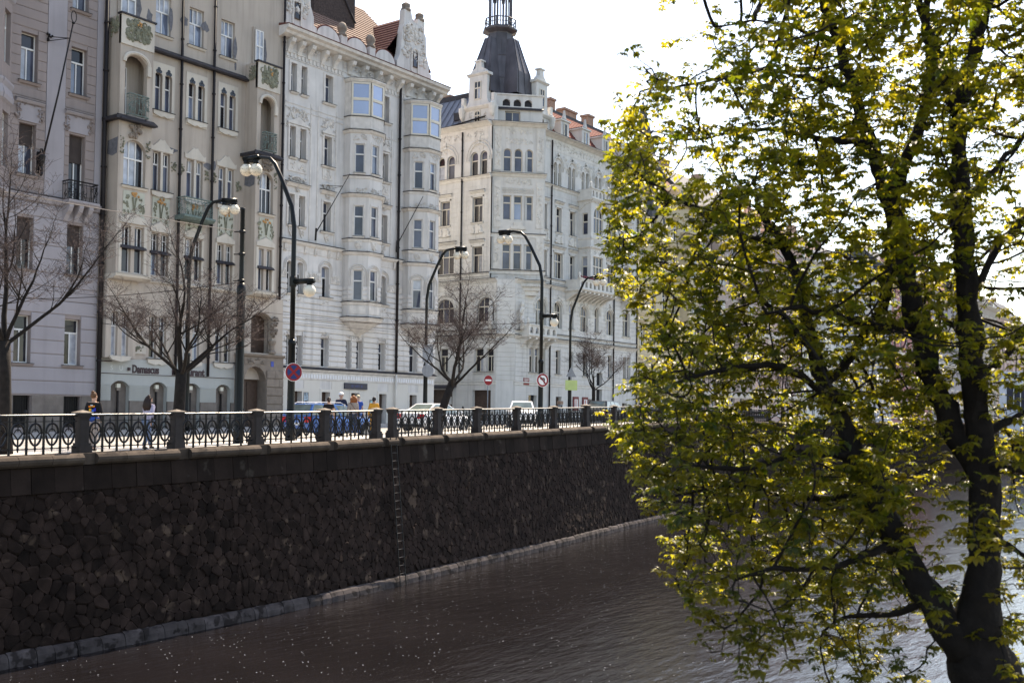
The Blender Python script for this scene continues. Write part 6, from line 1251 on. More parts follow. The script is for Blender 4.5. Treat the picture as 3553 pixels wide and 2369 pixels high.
# ---------------------------------------------------------------- cars
TYRE = mat('tyre_rubber', (.02, .02, .02), .85, .1); RIM = mat('alloy_rim', (.45, .45, .46), .35, .1, 5, 0, 0, 1, .5, .8); CGL = mat('car_glass', (.1, .13, .12), .04, .4, 1.2, 0, 0, 1, .7, 0, 0, 1.6); TRIM = mat('black_car_trim', (.015, .015, .016), .5, .1); TAIL = mat('tail_light_red', (.5, .01, .02), .2, .1); HEAD = mat('headlight_glass', (.7, .72, .75), .1, .1)
def car(x, y, rz, label, paint, kind, L_=4.5, Wd=1.8, H=1.5):
    g = zg(x)-.24; t = thing('parked_car', label, 'car', (x, y, g), 'cars on the quay road'); ca, sa = math.cos(rz), math.sin(rz)
    def T(b): b.v = [(x+p[0]*ca-p[1]*sa, y+p[0]*sa+p[1]*ca, g+p[2]) for p in b.v]; return b
    hw = Wd/2; hood = .92 if kind != 'suv' else 1.05
    # x from -L/2 (rear) to L/2 (front): station (x, half width, bottom, belt height)
    if kind == 'sedan': st = [(-.5, .8, .42, .82), (-.485, .9, .3, .95), (-.42, .97, .24, 1.0), (-.3, 1, .2, .99), (0, 1, .2, .95), (.2, 1, .2, .93), (.34, .98, .22, .88), (.45, .92, .26, .78), (.49, .84, .32, .66), (.5, .75, .4, .58)]
    else: st = [(-.5, .85, .42, .85), (-.485, .93, .3, .98), (-.4, .98, .24, 1.0), (-.3, 1, .2, .99), (0, 1, .2, .96), (.2, 1, .2, hood+.02), (.34, .98, .22, hood-.03), (.45, .93, .26, hood-.12), (.49, .85, .32, hood-.24), (.5, .76, .4, hood-.32)]
    b = B(); ring = 10
    for sx, w, zb, zt in st:
        w *= hw; X = sx*L_; mid = (zb+zt)/2
        b.v += [(X, -w*.86, zb), (X, -w*.98, zb+.1), (X, -w, mid), (X, -w*.97, zt-.08), (X, -w*.86, zt), (X, w*.86, zt), (X, w*.97, zt-.08), (X, w, mid), (X, w*.98, zb+.1), (X, w*.86, zb)]
    b.f = [(i*ring+j, i*ring+(j+1) % ring, (i+1)*ring+(j+1) % ring, (i+1)*ring+j) for i in range(len(st)-1) for j in range(ring)]+[tuple(range(ring))[::-1], tuple(range((len(st)-1)*ring, len(st)*ring))]
    obj('body', T(b), paint, t, True)
    # cabin: side outline (x, z) bottom and roof line
    bz = .95
    if kind == 'sedan': lo, hi = (-.4, .24), (-.2, .06)
    elif kind == 'wagon': lo, hi = (-.49, .22), (-.4, .05)
    else: lo, hi = (-.48, .22), (-.38, .06)
    x0, x1, y0_, y1_ = lo[0]*L_, lo[1]*L_, hi[0]*L_, hi[1]*L_; wb, wt = hw*.93, hw*.72
    cb_ = [(x0, -wb, bz), (x1, -wb, bz), (x1, wb, bz), (x0, wb, bz)]; ct = [(y0_, -wt, H-.03), (y1_, -wt, H-.05), (y1_, wt, H-.05), (y0_, wt, H-.03)]; cm = [((y0_+y1_)/2, -wt, H), ((y0_+y1_)/2, wt, H)]
    b = B(); b.add(cb_+ct+cm, [(0, 1, 5, 8, 4), (1, 2, 6, 5), (2, 3, 7, 9, 6), (3, 0, 4, 7), (4, 8, 9, 7), (8, 5, 6, 9)]); cab = obj('cabin', T(b), paint, t)
    def pane(quad, nm):
        q = [Vector(v) for v in quad]; c = sum(q, Vector())/4; n = (q[1]-q[0]).cross(q[3]-q[0]).normalized()
        ctr = Vector(((x0+x1)/2, 0, 1.2)); n = n if n.dot(c-ctr) > 0 else -n
        q = [c+(v-c)*.86+n*.012 for v in q]; bb = B(); bb.add([tuple(v) for v in q], [(0, 1, 2, 3)]); obj(nm, T(bb), CGL, cab)
    pane([cb_[3], cb_[0], ct[0], ct[3]], 'rear_window'); pane([cb_[1], cb_[2], ct[2], ct[1]], 'windscreen')
    V = lambda p, q, t_: tuple(Vector(p).lerp(Vector(q), t_))
    for A, Bq, C_, D in ((cb_[0], cb_[1], ct[1], ct[0]), (cb_[2], cb_[3], ct[3], ct[2])):
        f = (0, .3, .62, 1) if kind != 'sedan' else (0, .45, 1)
        for i in range(len(f)-1): pane([V(A, Bq, f[i]), V(A, Bq, f[i+1]), V(D, C_, f[i+1]), V(D, C_, f[i])], 'side_window')
    for sx in (-.31, .31):
        for sy in (-1, 1):
            w = B(); N = 18; X, Y, R = sx*L_, sy*(hw-.1), .32
            for r_, yy in ((R*.72, -.11), (R*.97, -.11), (R, -.07), (R, .07), (R*.97, .11), (R*.72, .11)): w.v += [(X+r_*math.cos(2*PI*i/N), Y+yy, R+r_*math.sin(2*PI*i/N)) for i in range(N)]
            w.f = [(j*N+i, j*N+(i+1) % N, (j+1)*N+(i+1) % N, (j+1)*N+i) for j in range(5) for i in range(N)]; wh = obj('tyre', T(w), TYRE, t)
            w = B(); w.v = [(X+.23*math.cos(2*PI*i/N), Y+sy*.09, R+.23*math.sin(2*PI*i/N)) for i in range(N)]+[(X, Y+sy*.1, R)]; w.f = [(i, (i+1) % N, N) for i in range(N)]; obj('rim', T(w), RIM, wh)
            w = B(); w.tube([(X+(R+.06)*math.cos(PI*i/8), sy*(hw+.004), R+(R+.06)*math.sin(PI*i/8)) for i in range(9)], .03, 4); obj('wheel_arch', T(w), TRIM, t)
    for sy in (-1, 1):
        w = B(); w.box(WF, -L_/2-.01, -L_/2+.16, -sy*hw*.62, -sy*hw*.95, .68, .92); obj('tail_light', T(w), TAIL, t)
        w = B(); w.box(WF, L_/2-.2, L_/2-.01, -sy*hw*.5, -sy*hw*.86, .6, .74); obj('headlight', T(w), HEAD, t)
        w = B(); w.ell((x1-.1, sy*(hw+.1), 1.02), (.06, .11, .08), 8, 5); obj('door_mirror', T(w), paint, t)
    w = B(); w.box(WF, -L_/2-.015, -L_/2+.02, -.26, .26, .55, .66); obj('number_plate', T(w), S_WHITE, t); w = B(); w.box(WF, -L_/2-.03, L_/2+.01, -hw*.8, hw*.8, .26, .4); obj('bumper_trim', T(w), TRIM, t)
    if kind == 'wagon':
        for sy in (-1, 1): w = B(); w.tube([(y0_+.1, sy*wt*.94, H-.02), (y0_+.3, sy*wt*.94, H+.05), (y1_-.3, sy*wt*.94, H+.05), (y1_-.1, sy*wt*.94, H-.03)], .018, 5); obj('roof_rail', T(w), RIM, t)
def carpaint(n, c): return mat(n, c, .22, .04, 2, 0, 0, 1, .6)
car(33.75, 34.65, .05, 'blue estate car with roof rails parked behind the railing', carpaint('blue_car_paint', (.04, .12, .34)), 'wagon', 4.5, 1.78, 1.5)
car(43.4, 36.7, .03, 'white saloon car with red tail lights seen from behind', carpaint('white_car_paint', (.74, .74, .75)), 'sedan', 4.4, 1.8, 1.48)
car(55.3, 39.6, PI+.62, 'white hatchback with dark windscreen facing the camera by the corner', carpaint('white_car_paint', (.74, .74, .75)), 'suv', 4.1, 1.8, 1.6)
car(66.8, 40.2, .15, 'black car half hidden by chestnut leaves near the far lamp', carpaint('black_car_paint', (.02, .02, .025)), 'suv', 4.5, 1.85, 1.62)
car(76.5, 41.2, .12, 'silver car parked before the yellow house behind the leaves', carpaint('silver_car_paint', (.45, .46, .48)), 'wagon', 4.4, 1.8, 1.5)
car(88, 41.5, .1, 'dark red car parked farther along behind the chestnut', carpaint('dark_red_car_paint', (.2, .02, .03)), 'sedan', 4.4, 1.8, 1.46)

# parking machine on the far pavement
x, y = 69.2, 45.9; g = zg(66)-.1; t = thing('parking_machine', 'small grey-brown parking machine on the pavement near the second lamp', 'parking meter', (x, y, g))
b = B(); b.box(WF, x-.16, x+.16, -y-.12, -y+.12, g, g+1.25); obj('cabinet', b, S_GREY, t); b = B(); b.box(WF, x-.19, x+.19, -y-.15, -y+.15, g+1.25, g+1.5); obj('hood', b, BRICK, t); b = B(); b.box(WF, x-.1, x+.1, -y+.12, -y+.13, g+.95, g+1.15); obj('screen', b, G_DARK, t)
# ---------------------------------------------------------------- people on the riverside pavement
SKIN = mat('skin', (.45, .27, .2), .6, .08, 8)
def skinmesh(name, pts, edges, m, par, xf, root='pelvis', sub=2):
    names = list(pts); me = bpy.data.meshes.new(name); me.from_pydata([pts[k][:3] for k in names], [(names.index(a), names.index(c)) for a, c in edges], [])
    o = bpy.data.objects.new(name, me); o.modifiers.new('s', 'SKIN'); ly = me.skin_vertices[0].data
    for i, k in enumerate(names): r = pts[k][3]; ly[i].radius = (r if isinstance(r, tuple) else (r, r)); ly[i].use_root = (k == root)
    if root not in names: ly[0].use_root = True
    o.modifiers.new('b', 'SUBSURF').levels = sub; o.modifiers['b'].render_levels = sub; ev = baked(o)
    for v in ev.vertices: v.co = xf(v.co)
    ev.materials.clear(); ev.materials.append(m); ev.shade_smooth(); p = bpy.data.objects.new(name, ev); COL.objects.link(p); p.parent = par; return p
def person(x, y, face, H, label, top, bottom, hair, shoes, larm, rarm, stride=.0, hairstyle='short', coat=0, lean=0, turn=0, sleeve=1, extra=None):
    """face: heading in degrees; arms are lists of (elbow, wrist) offsets from the shoulder in (side, forward, up)"""
    g = zg(x)-.1; t = thing('person', label, 'person', (x, y, g), 'people on the riverside pavement'); k = H/1.75; a = math.radians(face-90); ca, sa = math.cos(a), math.sin(a)
    def xf(c): c = Vector(c)*k; return Vector((c.x*ca-c.y*sa, c.x*sa+c.y*ca, c.z))
    def W_(c): v = xf(c); return (v.x+x, v.y+y, v.z+g)
    J = dict(pelvis=(0, 0, .95, (.15, .11)), spine=(0, .01+lean*.3, 1.14, (.135, .1)), chest=(0, lean*.7, 1.34, (.165, .115)), neck=(0, lean, 1.48, .06), head0=(0, lean+.015, 1.57, .075), head1=(0, lean+.02, 1.65, (.083, .095)), head2=(0, lean+.015, 1.73, .055))
    E_ = [('pelvis', 'spine'), ('spine', 'chest'), ('chest', 'neck'), ('neck', 'head0'), ('head0', 'head1'), ('head1', 'head2')]
    for s, nm, arm, st in ((-1, 'l', larm, stride), (1, 'r', rarm, -stride)):
        sh = Vector((s*.175, lean*.85, 1.42)); el = sh+Vector((s*arm[0][0], arm[0][1], arm[0][2])); wr = el+Vector((s*arm[1][0], arm[1][1], arm[1][2])); d = (wr-el).normalized()
        J[nm+'sh'] = (*sh, .065); J[nm+'el'] = (*el, .047); J[nm+'wr'] = (*wr, .033); pm = wr+d*.07; J[nm+'pm'] = (*pm, (.04, .022)); E_ += [('chest', nm+'sh'), (nm+'sh', nm+'el'), (nm+'el', nm+'wr'), (nm+'wr', nm+'pm')]
        sd = d.cross(Vector((0, 1, .2))); sd = sd.normalized() if sd.length > .1 else Vector((1, 0, 0)); fwd = d.cross(sd).normalized()
        for f, (o, ln) in enumerate(((-.027, .062), (-.009, .075), (.009, .07), (.027, .055))):
            b1 = pm+d*.03+fwd*o; J[nm+'f%da' % f] = (*(b1+d*ln*.5), .0095); J[nm+'f%db' % f] = (*(b1+d*ln*.85+sd*.02), .008); E_ += [(nm+'pm', nm+'f%da' % f), (nm+'f%da' % f, nm+'f%db' % f)]
        J[nm+'th1'] = (*(wr+d*.04+fwd*.045), .0105); J[nm+'th2'] = (*(wr+d*.085+fwd*.055+sd*.01), .009); E_ += [(nm+'wr', nm+'th1'), (nm+'th1', nm+'th2')]
        J[nm+'hip'] = (s*.09, 0, .9, .095); J[nm+'kn'] = (s*.095, st*.5+.03, .5, .062); J[nm+'an'] = (s*.095, st-.04, .09, .042); J[nm+'to'] = (s*.1, st+.12, .035, .035); E_ += [('pelvis', nm+'hip'), (nm+'hip', nm+'kn'), (nm+'kn', nm+'an'), (nm+'an', nm+'to')]
    body_ = skinmesh('body', J, E_, SKIN, t, xf)
    g_ = lambda q, e=.02: tuple(v+e for v in q) if isinstance(q, tuple) else q+e
    tp = {n: (*J[n][:3], g_(J[n][3])) for n in ('pelvis', 'spine', 'chest', 'lsh', 'rsh', 'lel', 'rel')}; te = [('pelvis', 'spine'), ('spine', 'chest'), ('chest', 'lsh'), ('chest', 'rsh'), ('lsh', 'lel'), ('rsh', 'rel')]
    tp['collar'] = (0, lean*.95, 1.45, .075); te.append(('chest', 'collar'))
    if sleeve:
        for n in ('lwr', 'rwr'): tp[n] = (*J[n][:3], g_(J[n][3])); te.append((n[0]+'el', n))
    else:
        for n in 'lr': A, C_ = Vector(J[n+'sh'][:3]), Vector(J[n+'el'][:3]); tp[n+'el'] = (*A.lerp(C_, .6), .07)
    if coat: tp['hem'] = (0, .01, .95-coat, (.2, .16)); te.append(('pelvis', 'hem')); tp['pelvis'] = (*J['pelvis'][:3], (.18, .14))
    skinmesh('top', tp, te, top, t, xf, 'spine')
    bt = {n: (*J[n][:3], g_(J[n][3], .018)) for n in ('pelvis', 'lhip', 'rhip', 'lkn', 'rkn', 'lan', 'ran')}; bt['pelvis'] = (*J['pelvis'][:3], (.155, .118)); skinmesh('trousers', bt, [('pelvis', 'lhip'), ('pelvis', 'rhip'), ('lhip', 'lkn'), ('rhip', 'rkn'), ('lkn', 'lan'), ('rkn', 'ran')], bottom, t, xf)
    for n in 'lr': skinmesh('shoe', {'a': (J[n+'an'][0], J[n+'an'][1]-.03, .06, .05), 'b': (J[n+'an'][0], J[n+'an'][1]+.06, .05, .048), 'c': (J[n+'to'][0], J[n+'to'][1]+.03, .04, .04)}, [('a', 'b'), ('b', 'c')], shoes, t, xf, 'a')
    hc = Vector((0, lean+.02, 1.66)); tn = math.radians(turn); fx, fy = math.sin(tn), math.cos(tn); P = lambda f, s, u: hc+Vector((fx*f+fy*s, fy*f-fx*s, u))
    hb = B(); hb.ell(tuple(P(-.022, 0, .02)), (.094, .104, .112), 12, 8)
    if hairstyle == 'long': 
        for i in range(9): q = -1+i/4; hb.tube([tuple(P(-.05, q*.08, .06)), tuple(P(-.11, q*.1, -.08)), tuple(P(-.13, q*.13, -.26)), tuple(P(-.12, q*.12, -.44+.05*abs(q)))], [.03, .045, .045, .012], 6)
    elif hairstyle == 'bob':
        for i in range(9): q = -1+i/4; hb.tube([tuple(P(-.03, q*.085, .06)), tuple(P(-.08, q*.12, -.06)), tuple(P(-.08, q*.13, -.2))], [.035, .05, .025], 6)
    elif hairstyle == 'bun': hb.ell(tuple(P(-.06, 0, .12)), (.055, .055, .05), 8, 6)
    elif hairstyle == 'low': hb.ell(tuple(P(-.11, 0, -.04)), (.06, .06, .075), 8, 6)
    hb.v = [tuple(W_(v)) for v in hb.v]; obj('hair', hb, hair, t, True)
    fb = B(); fb.ell(tuple(P(.1, 0, -.02)), (.015, .02, .024), 6, 5); [fb.ell(tuple(P(-.0, s*.088, -.015)), (.012, .022, .032), 6, 5) for s in (-1, 1)]; fb.v = [tuple(W_(v)) for v in fb.v]; obj('nose_and_ears', fb, SKIN, t, True)
    eb = B(); [eb.ell(tuple(P(.083, s*.033, .01)), (.013, .012, .008), 6, 4) for s in (-1, 1)]; eb.ell(tuple(P(.082, 0, -.065)), (.024, .012, .006), 6, 4); eb.v = [tuple(W_(v)) for v in eb.v]; obj('eyes_and_mouth', eb, mat('eye_dark', (.05, .02, .02), .5), t)
    if extra: extra(t, P, W_, J)
    return t
def cloth(n, c, r=.85): return mat(n, c, r, .15, 9, 0, .2, 60, .2)
down = ((.05, -.03, -.28), (.03, .06, -.25)); fwd_ = ((.04, .05, -.27), (.02, .14, -.21)); back_ = ((.05, -.12, -.26), (.03, -.04, -.25)); bent = ((.08, .0, -.27), (-.1, .22, .02))
BRN, DKB, RBR, BLD, BLKH = cloth('hair_brown', (.11, .055, .03), .5), cloth('hair_dark', (.025, .014, .012), .45), cloth('hair_auburn', (.19, .065, .025), .5), cloth('hair_blond', (.5, .4, .27), .5), cloth('hair_black', (.015, .011, .011), .45)
BLK, NAVY, JEAN, LJEAN, GREYC, YELC, BLUC, LIL, SHO, WHT = cloth('cloth_black', (.012, .011, .013)), cloth('cloth_navy', (.018, .022, .045)), cloth('denim', (.025, .035, .065)), cloth('pale_denim', (.12, .16, .24)), cloth('grey_beige_wool', (.25, .21, .19)), cloth('mustard_cloth', (.5, .24, .035)), cloth('bright_blue_cloth', (.022, .065, .26)), cloth('lilac_grey_cloth', (.34, .31, .4)), cloth('black_shoe', (.015, .014, .014), .4), cloth('white_cloth', (.68, .67, .66))
def x_print(t, P, W_, J):
    for i, (s, z, w, h, c) in enumerate(((-.07, 1.34, .06, .05, (.55, .16, .02)), (.03, 1.35, .07, .045, (.6, .2, .03)), (-.06, 1.24, .05, .08, (.6, .35, .03)), (.02, 1.22, .045, .07, (.02, .12, .5)), (-.02, 1.38, .05, .03, (.5, .55, .6)), (.08, 1.25, .04, .1, (.03, .03, .35)))):
        b = B(); b.box(WF, s-w/1.5, s+w/1.5, .122+i*.0015, .14+i*.0015, z-h/2, z+h/2); b.v = [tuple(W_(v)) for v in b.v]; obj('jacket_print', b, cloth('print_%d' % i, c), t)
    b = B(); b.lathe((0, 0, .86), [(.17, 0), (.19, .06), (.18, .14), (.15, .17)], 14, 0, 1, .85); b.v = [tuple(W_(v)) for v in b.v]; obj('tied_blue_garment', b, BLUC, t)
person(18.51, 29.11, 38, 1.74, 'person with hair bun in black jacket with orange and blue back print, leftmost walker', BLK, GREYC, BRN, SHO, down, down, .16, 'bun', turn=30, extra=x_print)
def x_bag(t, P, W_, J):
    b = B(); b.ell((-.27, .1, .78), (.05, .08, .1), 8, 6); b.v = [tuple(W_(v)) for v in b.v]; obj('handbag', b, BLK, t)
person(20.32, 28.98, 12, 1.66, 'long-haired person in pale lilac top striding right behind the railing', LIL, LJEAN, DKB, SHO, fwd_, back_, .26, 'long', coat=.18, lean=.03, extra=x_bag)
person(31.99, 33.0, 48, 1.62, 'dark-haired person in black short-sleeved top seen from behind by the blue car', BLK, JEAN, DKB, SHO, down, down, 0, 'low', sleeve=0)
def x_cap(t, P, W_, J):
    b = B(); b.ell(tuple(P(-.01, 0, .055)), (.105, .112, .085), 14, 7); b.box(WF, -.08, .08, -.19, -.06, 1.7, 1.715); b.v = [tuple(W_(v)) for v in b.v]; obj('cap', b, WHT, t, True)
    w = J['lpm']; b = B(); b.lathe((w[0]+.02, w[1]+.05, w[2]-.02), [(.028, 0), (.038, .11), (.03, .112)], 10); b.v = [tuple(W_(v)) for v in b.v]; obj('paper_cup', b, WHT, t)
person(34.04, 34.34, -128, 1.84, 'person in white cap and dark jacket holding a white cup, facing the river', NAVY, LJEAN, BRN, SHO, bent, down, 0, 'short', extra=x_cap)
def x_strap(t, P, W_, J):
    b = B(); b.tube([(-.15, -.13, 1.43), (-.02, -.165, 1.25), (.14, -.15, 1.02)], .014, 5); b.tube([(-.15, -.13, 1.43), (-.15, .03, 1.47), (-.1, .14, 1.36)], .014, 5); b.v = [tuple(W_(v)) for v in b.v]; obj('shoulder_strap', b, BRN, t)
    b = B(); b.ell((.19, -.06, .95), (.05, .11, .09), 8, 6); b.v = [tuple(W_(v)) for v in b.v]; obj('shoulder_bag', b, BRN, t)
person(33.25, 32.8, 60, 1.7, 'person with auburn bob in grey-beige coat and shoulder strap, seen from behind', GREYC, JEAN, RBR, SHO, down, fwd_, .06, 'bob', coat=.1, extra=x_strap)
def x_glass(t, P, W_, J):
    b = B(); [b.ell(tuple(P(.088, s*.036, .012)), (.028, .012, .02), 8, 5) for s in (-1, 1)]; b.tube([tuple(P(.09, -.07, .014)), tuple(P(.092, .07, .014))], .006, 4); b.v = [tuple(W_(v)) for v in b.v]; obj('sunglasses', b, BLK, t)
person(36.3, 35.5, -120, 1.74, 'blond person in sunglasses and bright blue top behind the auburn-haired one', BLUC, GREYC, BLD, SHO, down, down, 0, 'short', sleeve=0, extra=x_glass)
person(34.69, 32.94, 35, 1.64, 'dark-haired person in long mustard yellow coat at the right of the group', YELC, YELC, BLKH, SHO, down, fwd_, .04, 'low', coat=.42)
# ---------------------------------------------------------------- trees
BARK = mat('dark_lime_bark', (.018, .0145, .013), .9, .3, 8, .2, .6, 30, .2)
TWIG = mat('budding_twigs', (.07, .05, .047), .8, .3, 6, 0, 0, 1, .15)
def bare_tree(x, y, h, spread, label, seed, lean=(0, 0), trunk=.2, zfork=1.9, dens=1.0, upright=.35):
    g = zg(x)-.1; t = thing('bare_tree', label, 'tree', (x, y, g), 'bare budding street trees'); r = random.Random(seed); limbs, tw = B(), B()
    top = Vector((x+lean[0], y+lean[1], g+zfork))
    b = B(); b.tube([(x, y, g-.1), (x+lean[0]*.3, y+lean[1]*.3, g+zfork*.35), (x+lean[0]*.65, y+lean[1]*.65, g+zfork*.7), tuple(top)], [trunk*1.25, trunk, trunk*.92, trunk*.9], 9); tr = obj('trunk', b, BARK, t, True)
    def grow(p, d, L_, rad, lev):
        n = 4 if lev < 3 else 3; pts = [p]; q = p.copy(); dd = d.copy(); rr = [rad]
        for i in range(n):
            dd = (dd+Vector((r.uniform(-1, 1), r.uniform(-1, 1), r.uniform(-.6, .9)))*(.2 if lev < 3 else .28)+Vector((0, 0, .05 if lev < 3 else .0))).normalized(); q = q+dd*L_/n; pts.append(q.copy()); rr.append(rad*(1-.5*(i+1)/n))
        (limbs if lev < 3 else tw).tube([tuple(v) for v in pts], rr, 6 if lev < 2 else (4 if lev < 3 else 3), False)
        if lev >= 5: return
        k = (3, 4, 5, 4, 2)[lev]; k = max(2, int(k*dens+r.random()))
        for i in range(k):
            f = r.uniform(.25, 1) if lev else r.uniform(.45, 1); j = min(n-1, int(f*n)); o = pts[j].lerp(pts[j+1], f*n-j)
            a = r.uniform(0, 2*PI); side = Vector((math.cos(a), math.sin(a), r.uniform(-.35, .6))); nd = (dd*(.55 if lev < 2 else .4)+side*.75+Vector((0, 0, upright*.3))).normalized()
            grow(o, nd, L_*r.uniform(.5, .72), max(.005, rr[j]*.55), lev+1)
        if lev < 4: grow(pts[-1], dd, L_*.6, max(.005, rr[-1]*.9), lev+1)
    nl = 5
    for i in range(nl):
        a = 2*PI*i/nl+r.uniform(-.3, .3); d = Vector((math.cos(a)*spread, math.sin(a)*spread, r.uniform(.5, 1.1))).normalized(); grow(top-Vector((0, 0, r.uniform(0, .35))), d, h*r.uniform(.3, .4), trunk*.36, 0)
    grow(top, Vector((lean[0]*.2, lean[1]*.2, 1)).normalized(), h*.42, trunk*.46, 0)
    obj('limbs', limbs, BARK, t, True); obj('crown', tw, TWIG, t, kind='stuff')
bare_tree(15.95, 29.4, 6.8, .7, 'bare budding tree cut by the left picture edge', 31, (-.1, 0), .18, 3.2, .85)
bare_tree(21.95, 29.7, 5.7, 1.15, 'bare budding tree in front of the restaurant lettering', 42, (.1, 0), .2, 2.45, .9)
bare_tree(38.1, 32.2, 6.4, 1.05, 'leaning bare tree between the white house and the corner house', 53, (.75, -.35), .2, 2.45, .9)
bare_tree(69.9, 43.3, 5.2, .55, 'small slim bare tree on the far pavement by the farthest lamp', 64, (0, 0), .15, 2.6, .9)
bare_tree(84, 39.6, 6.0, .9, 'bare tree half hidden behind the left chestnut leaves', 75, (0, 0), .2, 2.2, .85)
bare_tree(100, 40.2, 6.5, .9, 'bare tree seen through the middle of the chestnut', 86, (0, 0), .2, 2.2, .8)
bare_tree(122, 40.8, 6.5, .9, 'bare tree farthest along the quay behind the chestnut stems', 97, (0, 0), .2, 2.2, .8)
# ---------------------------------------------------------------- the big horse chestnut on the near bank
LIMBS = {
  'trunk': [(11.37, 2.41, 3.25, 0.5), (11.26, 2.53, 3.94, 0.43), (11.2, 2.59, 4.36, 0.3)],
  'S1': [(11.2, 2.59, 4.36, 0.25), (11.37, 2.5, 4.78, 0.235), (11.6, 2.5, 5.54, 0.2), (11.74, 2.59, 6.46, 0.18), (11.76, 2.69, 7.49, 0.15), (11.79, 2.77, 8.51, 0.135), (11.85, 2.82, 9.26, 0.12), (11.91, 2.87, 9.96, 0.11), (12.12, 2.73, 10.67, 0.085), (12.47, 2.54, 11.65, 0.06)],
  'S1b': [(11.91, 2.87, 9.96, 0.09), (11.88, 3.06, 10.57, 0.07), (11.79, 3.3, 11.41, 0.05)],
  'S2': [(11.2, 2.59, 4.36, 0.24), (11.17, 2.94, 4.82, 0.19), (11.2, 3.22, 5.33, 0.175), (11.22, 3.5, 5.85, 0.16), (11.27, 3.76, 6.29, 0.15), (11.36, 3.96, 6.71, 0.125), (11.36, 4.11, 7.04, 0.1), (11.42, 4.33, 7.72, 0.075), (11.46, 4.41, 8.21, 0.06), (11.41, 4.64, 8.64, 0.05), (11.34, 4.88, 9.07, 0.035)],
  'S3': [(11.75, 2.6, 6.14, 0.17), (11.68, 2.84, 6.54, 0.165), (11.74, 3.07, 7.14, 0.15), (11.7, 3.25, 7.88, 0.14), (11.72, 3.38, 8.45, 0.13), (11.74, 3.5, 9.04, 0.12), (11.78, 3.74, 9.7, 0.085), (11.85, 3.95, 10.39, 0.07), (11.84, 4.11, 10.91, 0.06), (11.76, 4.36, 11.59, 0.045)],
  'S3b': [(11.74, 3.5, 9.04, 0.1), (11.74, 3.3, 9.58, 0.09), (11.73, 3.11, 10.02, 0.08), (11.74, 3.07, 10.54, 0.07), (11.77, 3.18, 10.99, 0.06), (11.81, 3.1, 11.56, 0.05)],
  'S4': [(11.36, 4.11, 6.99, 0.06), (11.96, 4.13, 7.21, 0.07), (12.22, 3.92, 7.64, 0.08), (12.26, 3.67, 8.05, 0.085), (12.15, 3.64, 8.58, 0.08), (11.85, 3.52, 8.91, 0.08)],
  'L1': [(11.27, 3.76, 6.29, 0.07), (10.74, 3.97, 6.31, 0.055), (10.31, 4.22, 6.25, 0.045), (9.89, 4.46, 6.11, 0.03), (9.57, 4.73, 6.17, 0.02)],
  'L2': [(11.19, 3.54, 5.92, 0.07), (11.42, 4.08, 5.75, 0.055), (11.52, 4.62, 5.81, 0.045), (11.48, 5.18, 5.87, 0.03), (11.37, 5.67, 5.77, 0.02)],
  'L3': [(11.19, 3.23, 5.36, 0.06), (10.56, 3.42, 5.31, 0.05), (10.06, 3.59, 5.21, 0.04), (9.62, 3.85, 5.29, 0.03), (9.18, 4.13, 5.17, 0.02)],
  'L4': [(11.16, 2.96, 4.84, 0.05), (11.24, 3.37, 4.6, 0.04), (11.33, 3.76, 4.63, 0.03), (11.34, 4.09, 4.36, 0.02)],
  'L5': [(11.3, 4.02, 6.89, 0.06), (10.58, 4.15, 7.15, 0.05), (9.99, 4.28, 7.2, 0.04), (9.46, 4.5, 7.1, 0.03), (9.13, 4.79, 6.95, 0.018)],
  'L6': [(11.39, 4.22, 7.37, 0.05), (11.69, 4.8, 7.93, 0.045), (11.78, 5.33, 8.3, 0.035), (11.78, 5.84, 8.43, 0.025), (11.64, 6.37, 8.57, 0.015)],
  'L7': [(11.44, 4.6, 8.56, 0.045), (10.68, 4.79, 8.62, 0.035), (10.13, 5.03, 8.83, 0.028), (9.67, 5.3, 9.04, 0.02), (9.51, 5.52, 9.24, 0.012)],
  'L8': [(11.78, 3.74, 9.7, 0.05), (12.08, 4.34, 9.89, 0.045), (12.16, 4.9, 10.1, 0.035), (12.04, 5.4, 10.19, 0.028), (11.91, 5.92, 10.03, 0.02), (11.67, 6.41, 10.21, 0.012)],
  'L9': [(11.85, 3.95, 10.39, 0.045), (11.17, 4.21, 10.34, 0.038), (10.61, 4.47, 10.38, 0.03), (10.25, 4.8, 10.21, 0.022), (9.89, 5.12, 10.08, 0.015), (9.65, 5.45, 10.03, 0.01)],
  'L10': [(11.84, 4.11, 10.91, 0.04), (11.83, 4.62, 11.2, 0.03), (11.72, 5.11, 11.37, 0.022), (11.54, 5.52, 11.3, 0.015)],
  'L11': [(11.74, 3.21, 7.7, 0.06), (10.99, 3.39, 7.56, 0.05), (10.39, 3.54, 7.65, 0.04), (9.86, 3.75, 7.74, 0.03), (9.46, 3.97, 7.63, 0.02)],
  'R1': [(11.74, 2.59, 6.46, 0.07), (12.16, 2.35, 6.71, 0.055), (12.65, 2.01, 6.86, 0.04)],
  'R2': [(11.66, 2.55, 6.1, 0.07), (11.52, 2.22, 6.24, 0.055), (11.54, 1.87, 6.05, 0.04)],
  'R3': [(11.73, 2.71, 7.86, 0.06), (12.0, 2.48, 8.51, 0.05), (12.34, 2.17, 8.86, 0.04)],
  'R4': [(11.78, 2.68, 7.04, 0.08), (12.04, 2.49, 7.19, 0.06), (12.35, 2.21, 7.75, 0.05)],
  'R5': [(11.77, 2.78, 8.92, 0.05), (12.4, 2.57, 9.43, 0.045), (12.83, 2.3, 9.87, 0.04)],
  'R6': [(11.76, 2.69, 7.5, 0.05), (12.79, 3.3, 7.88, 0.04), (13.63, 3.31, 8.38, 0.03)],
  'R7': [(11.48, 2.49, 5.41, 0.05), (11.17, 2.23, 5.55, 0.035), (11.0, 1.97, 5.34, 0.025)],
}
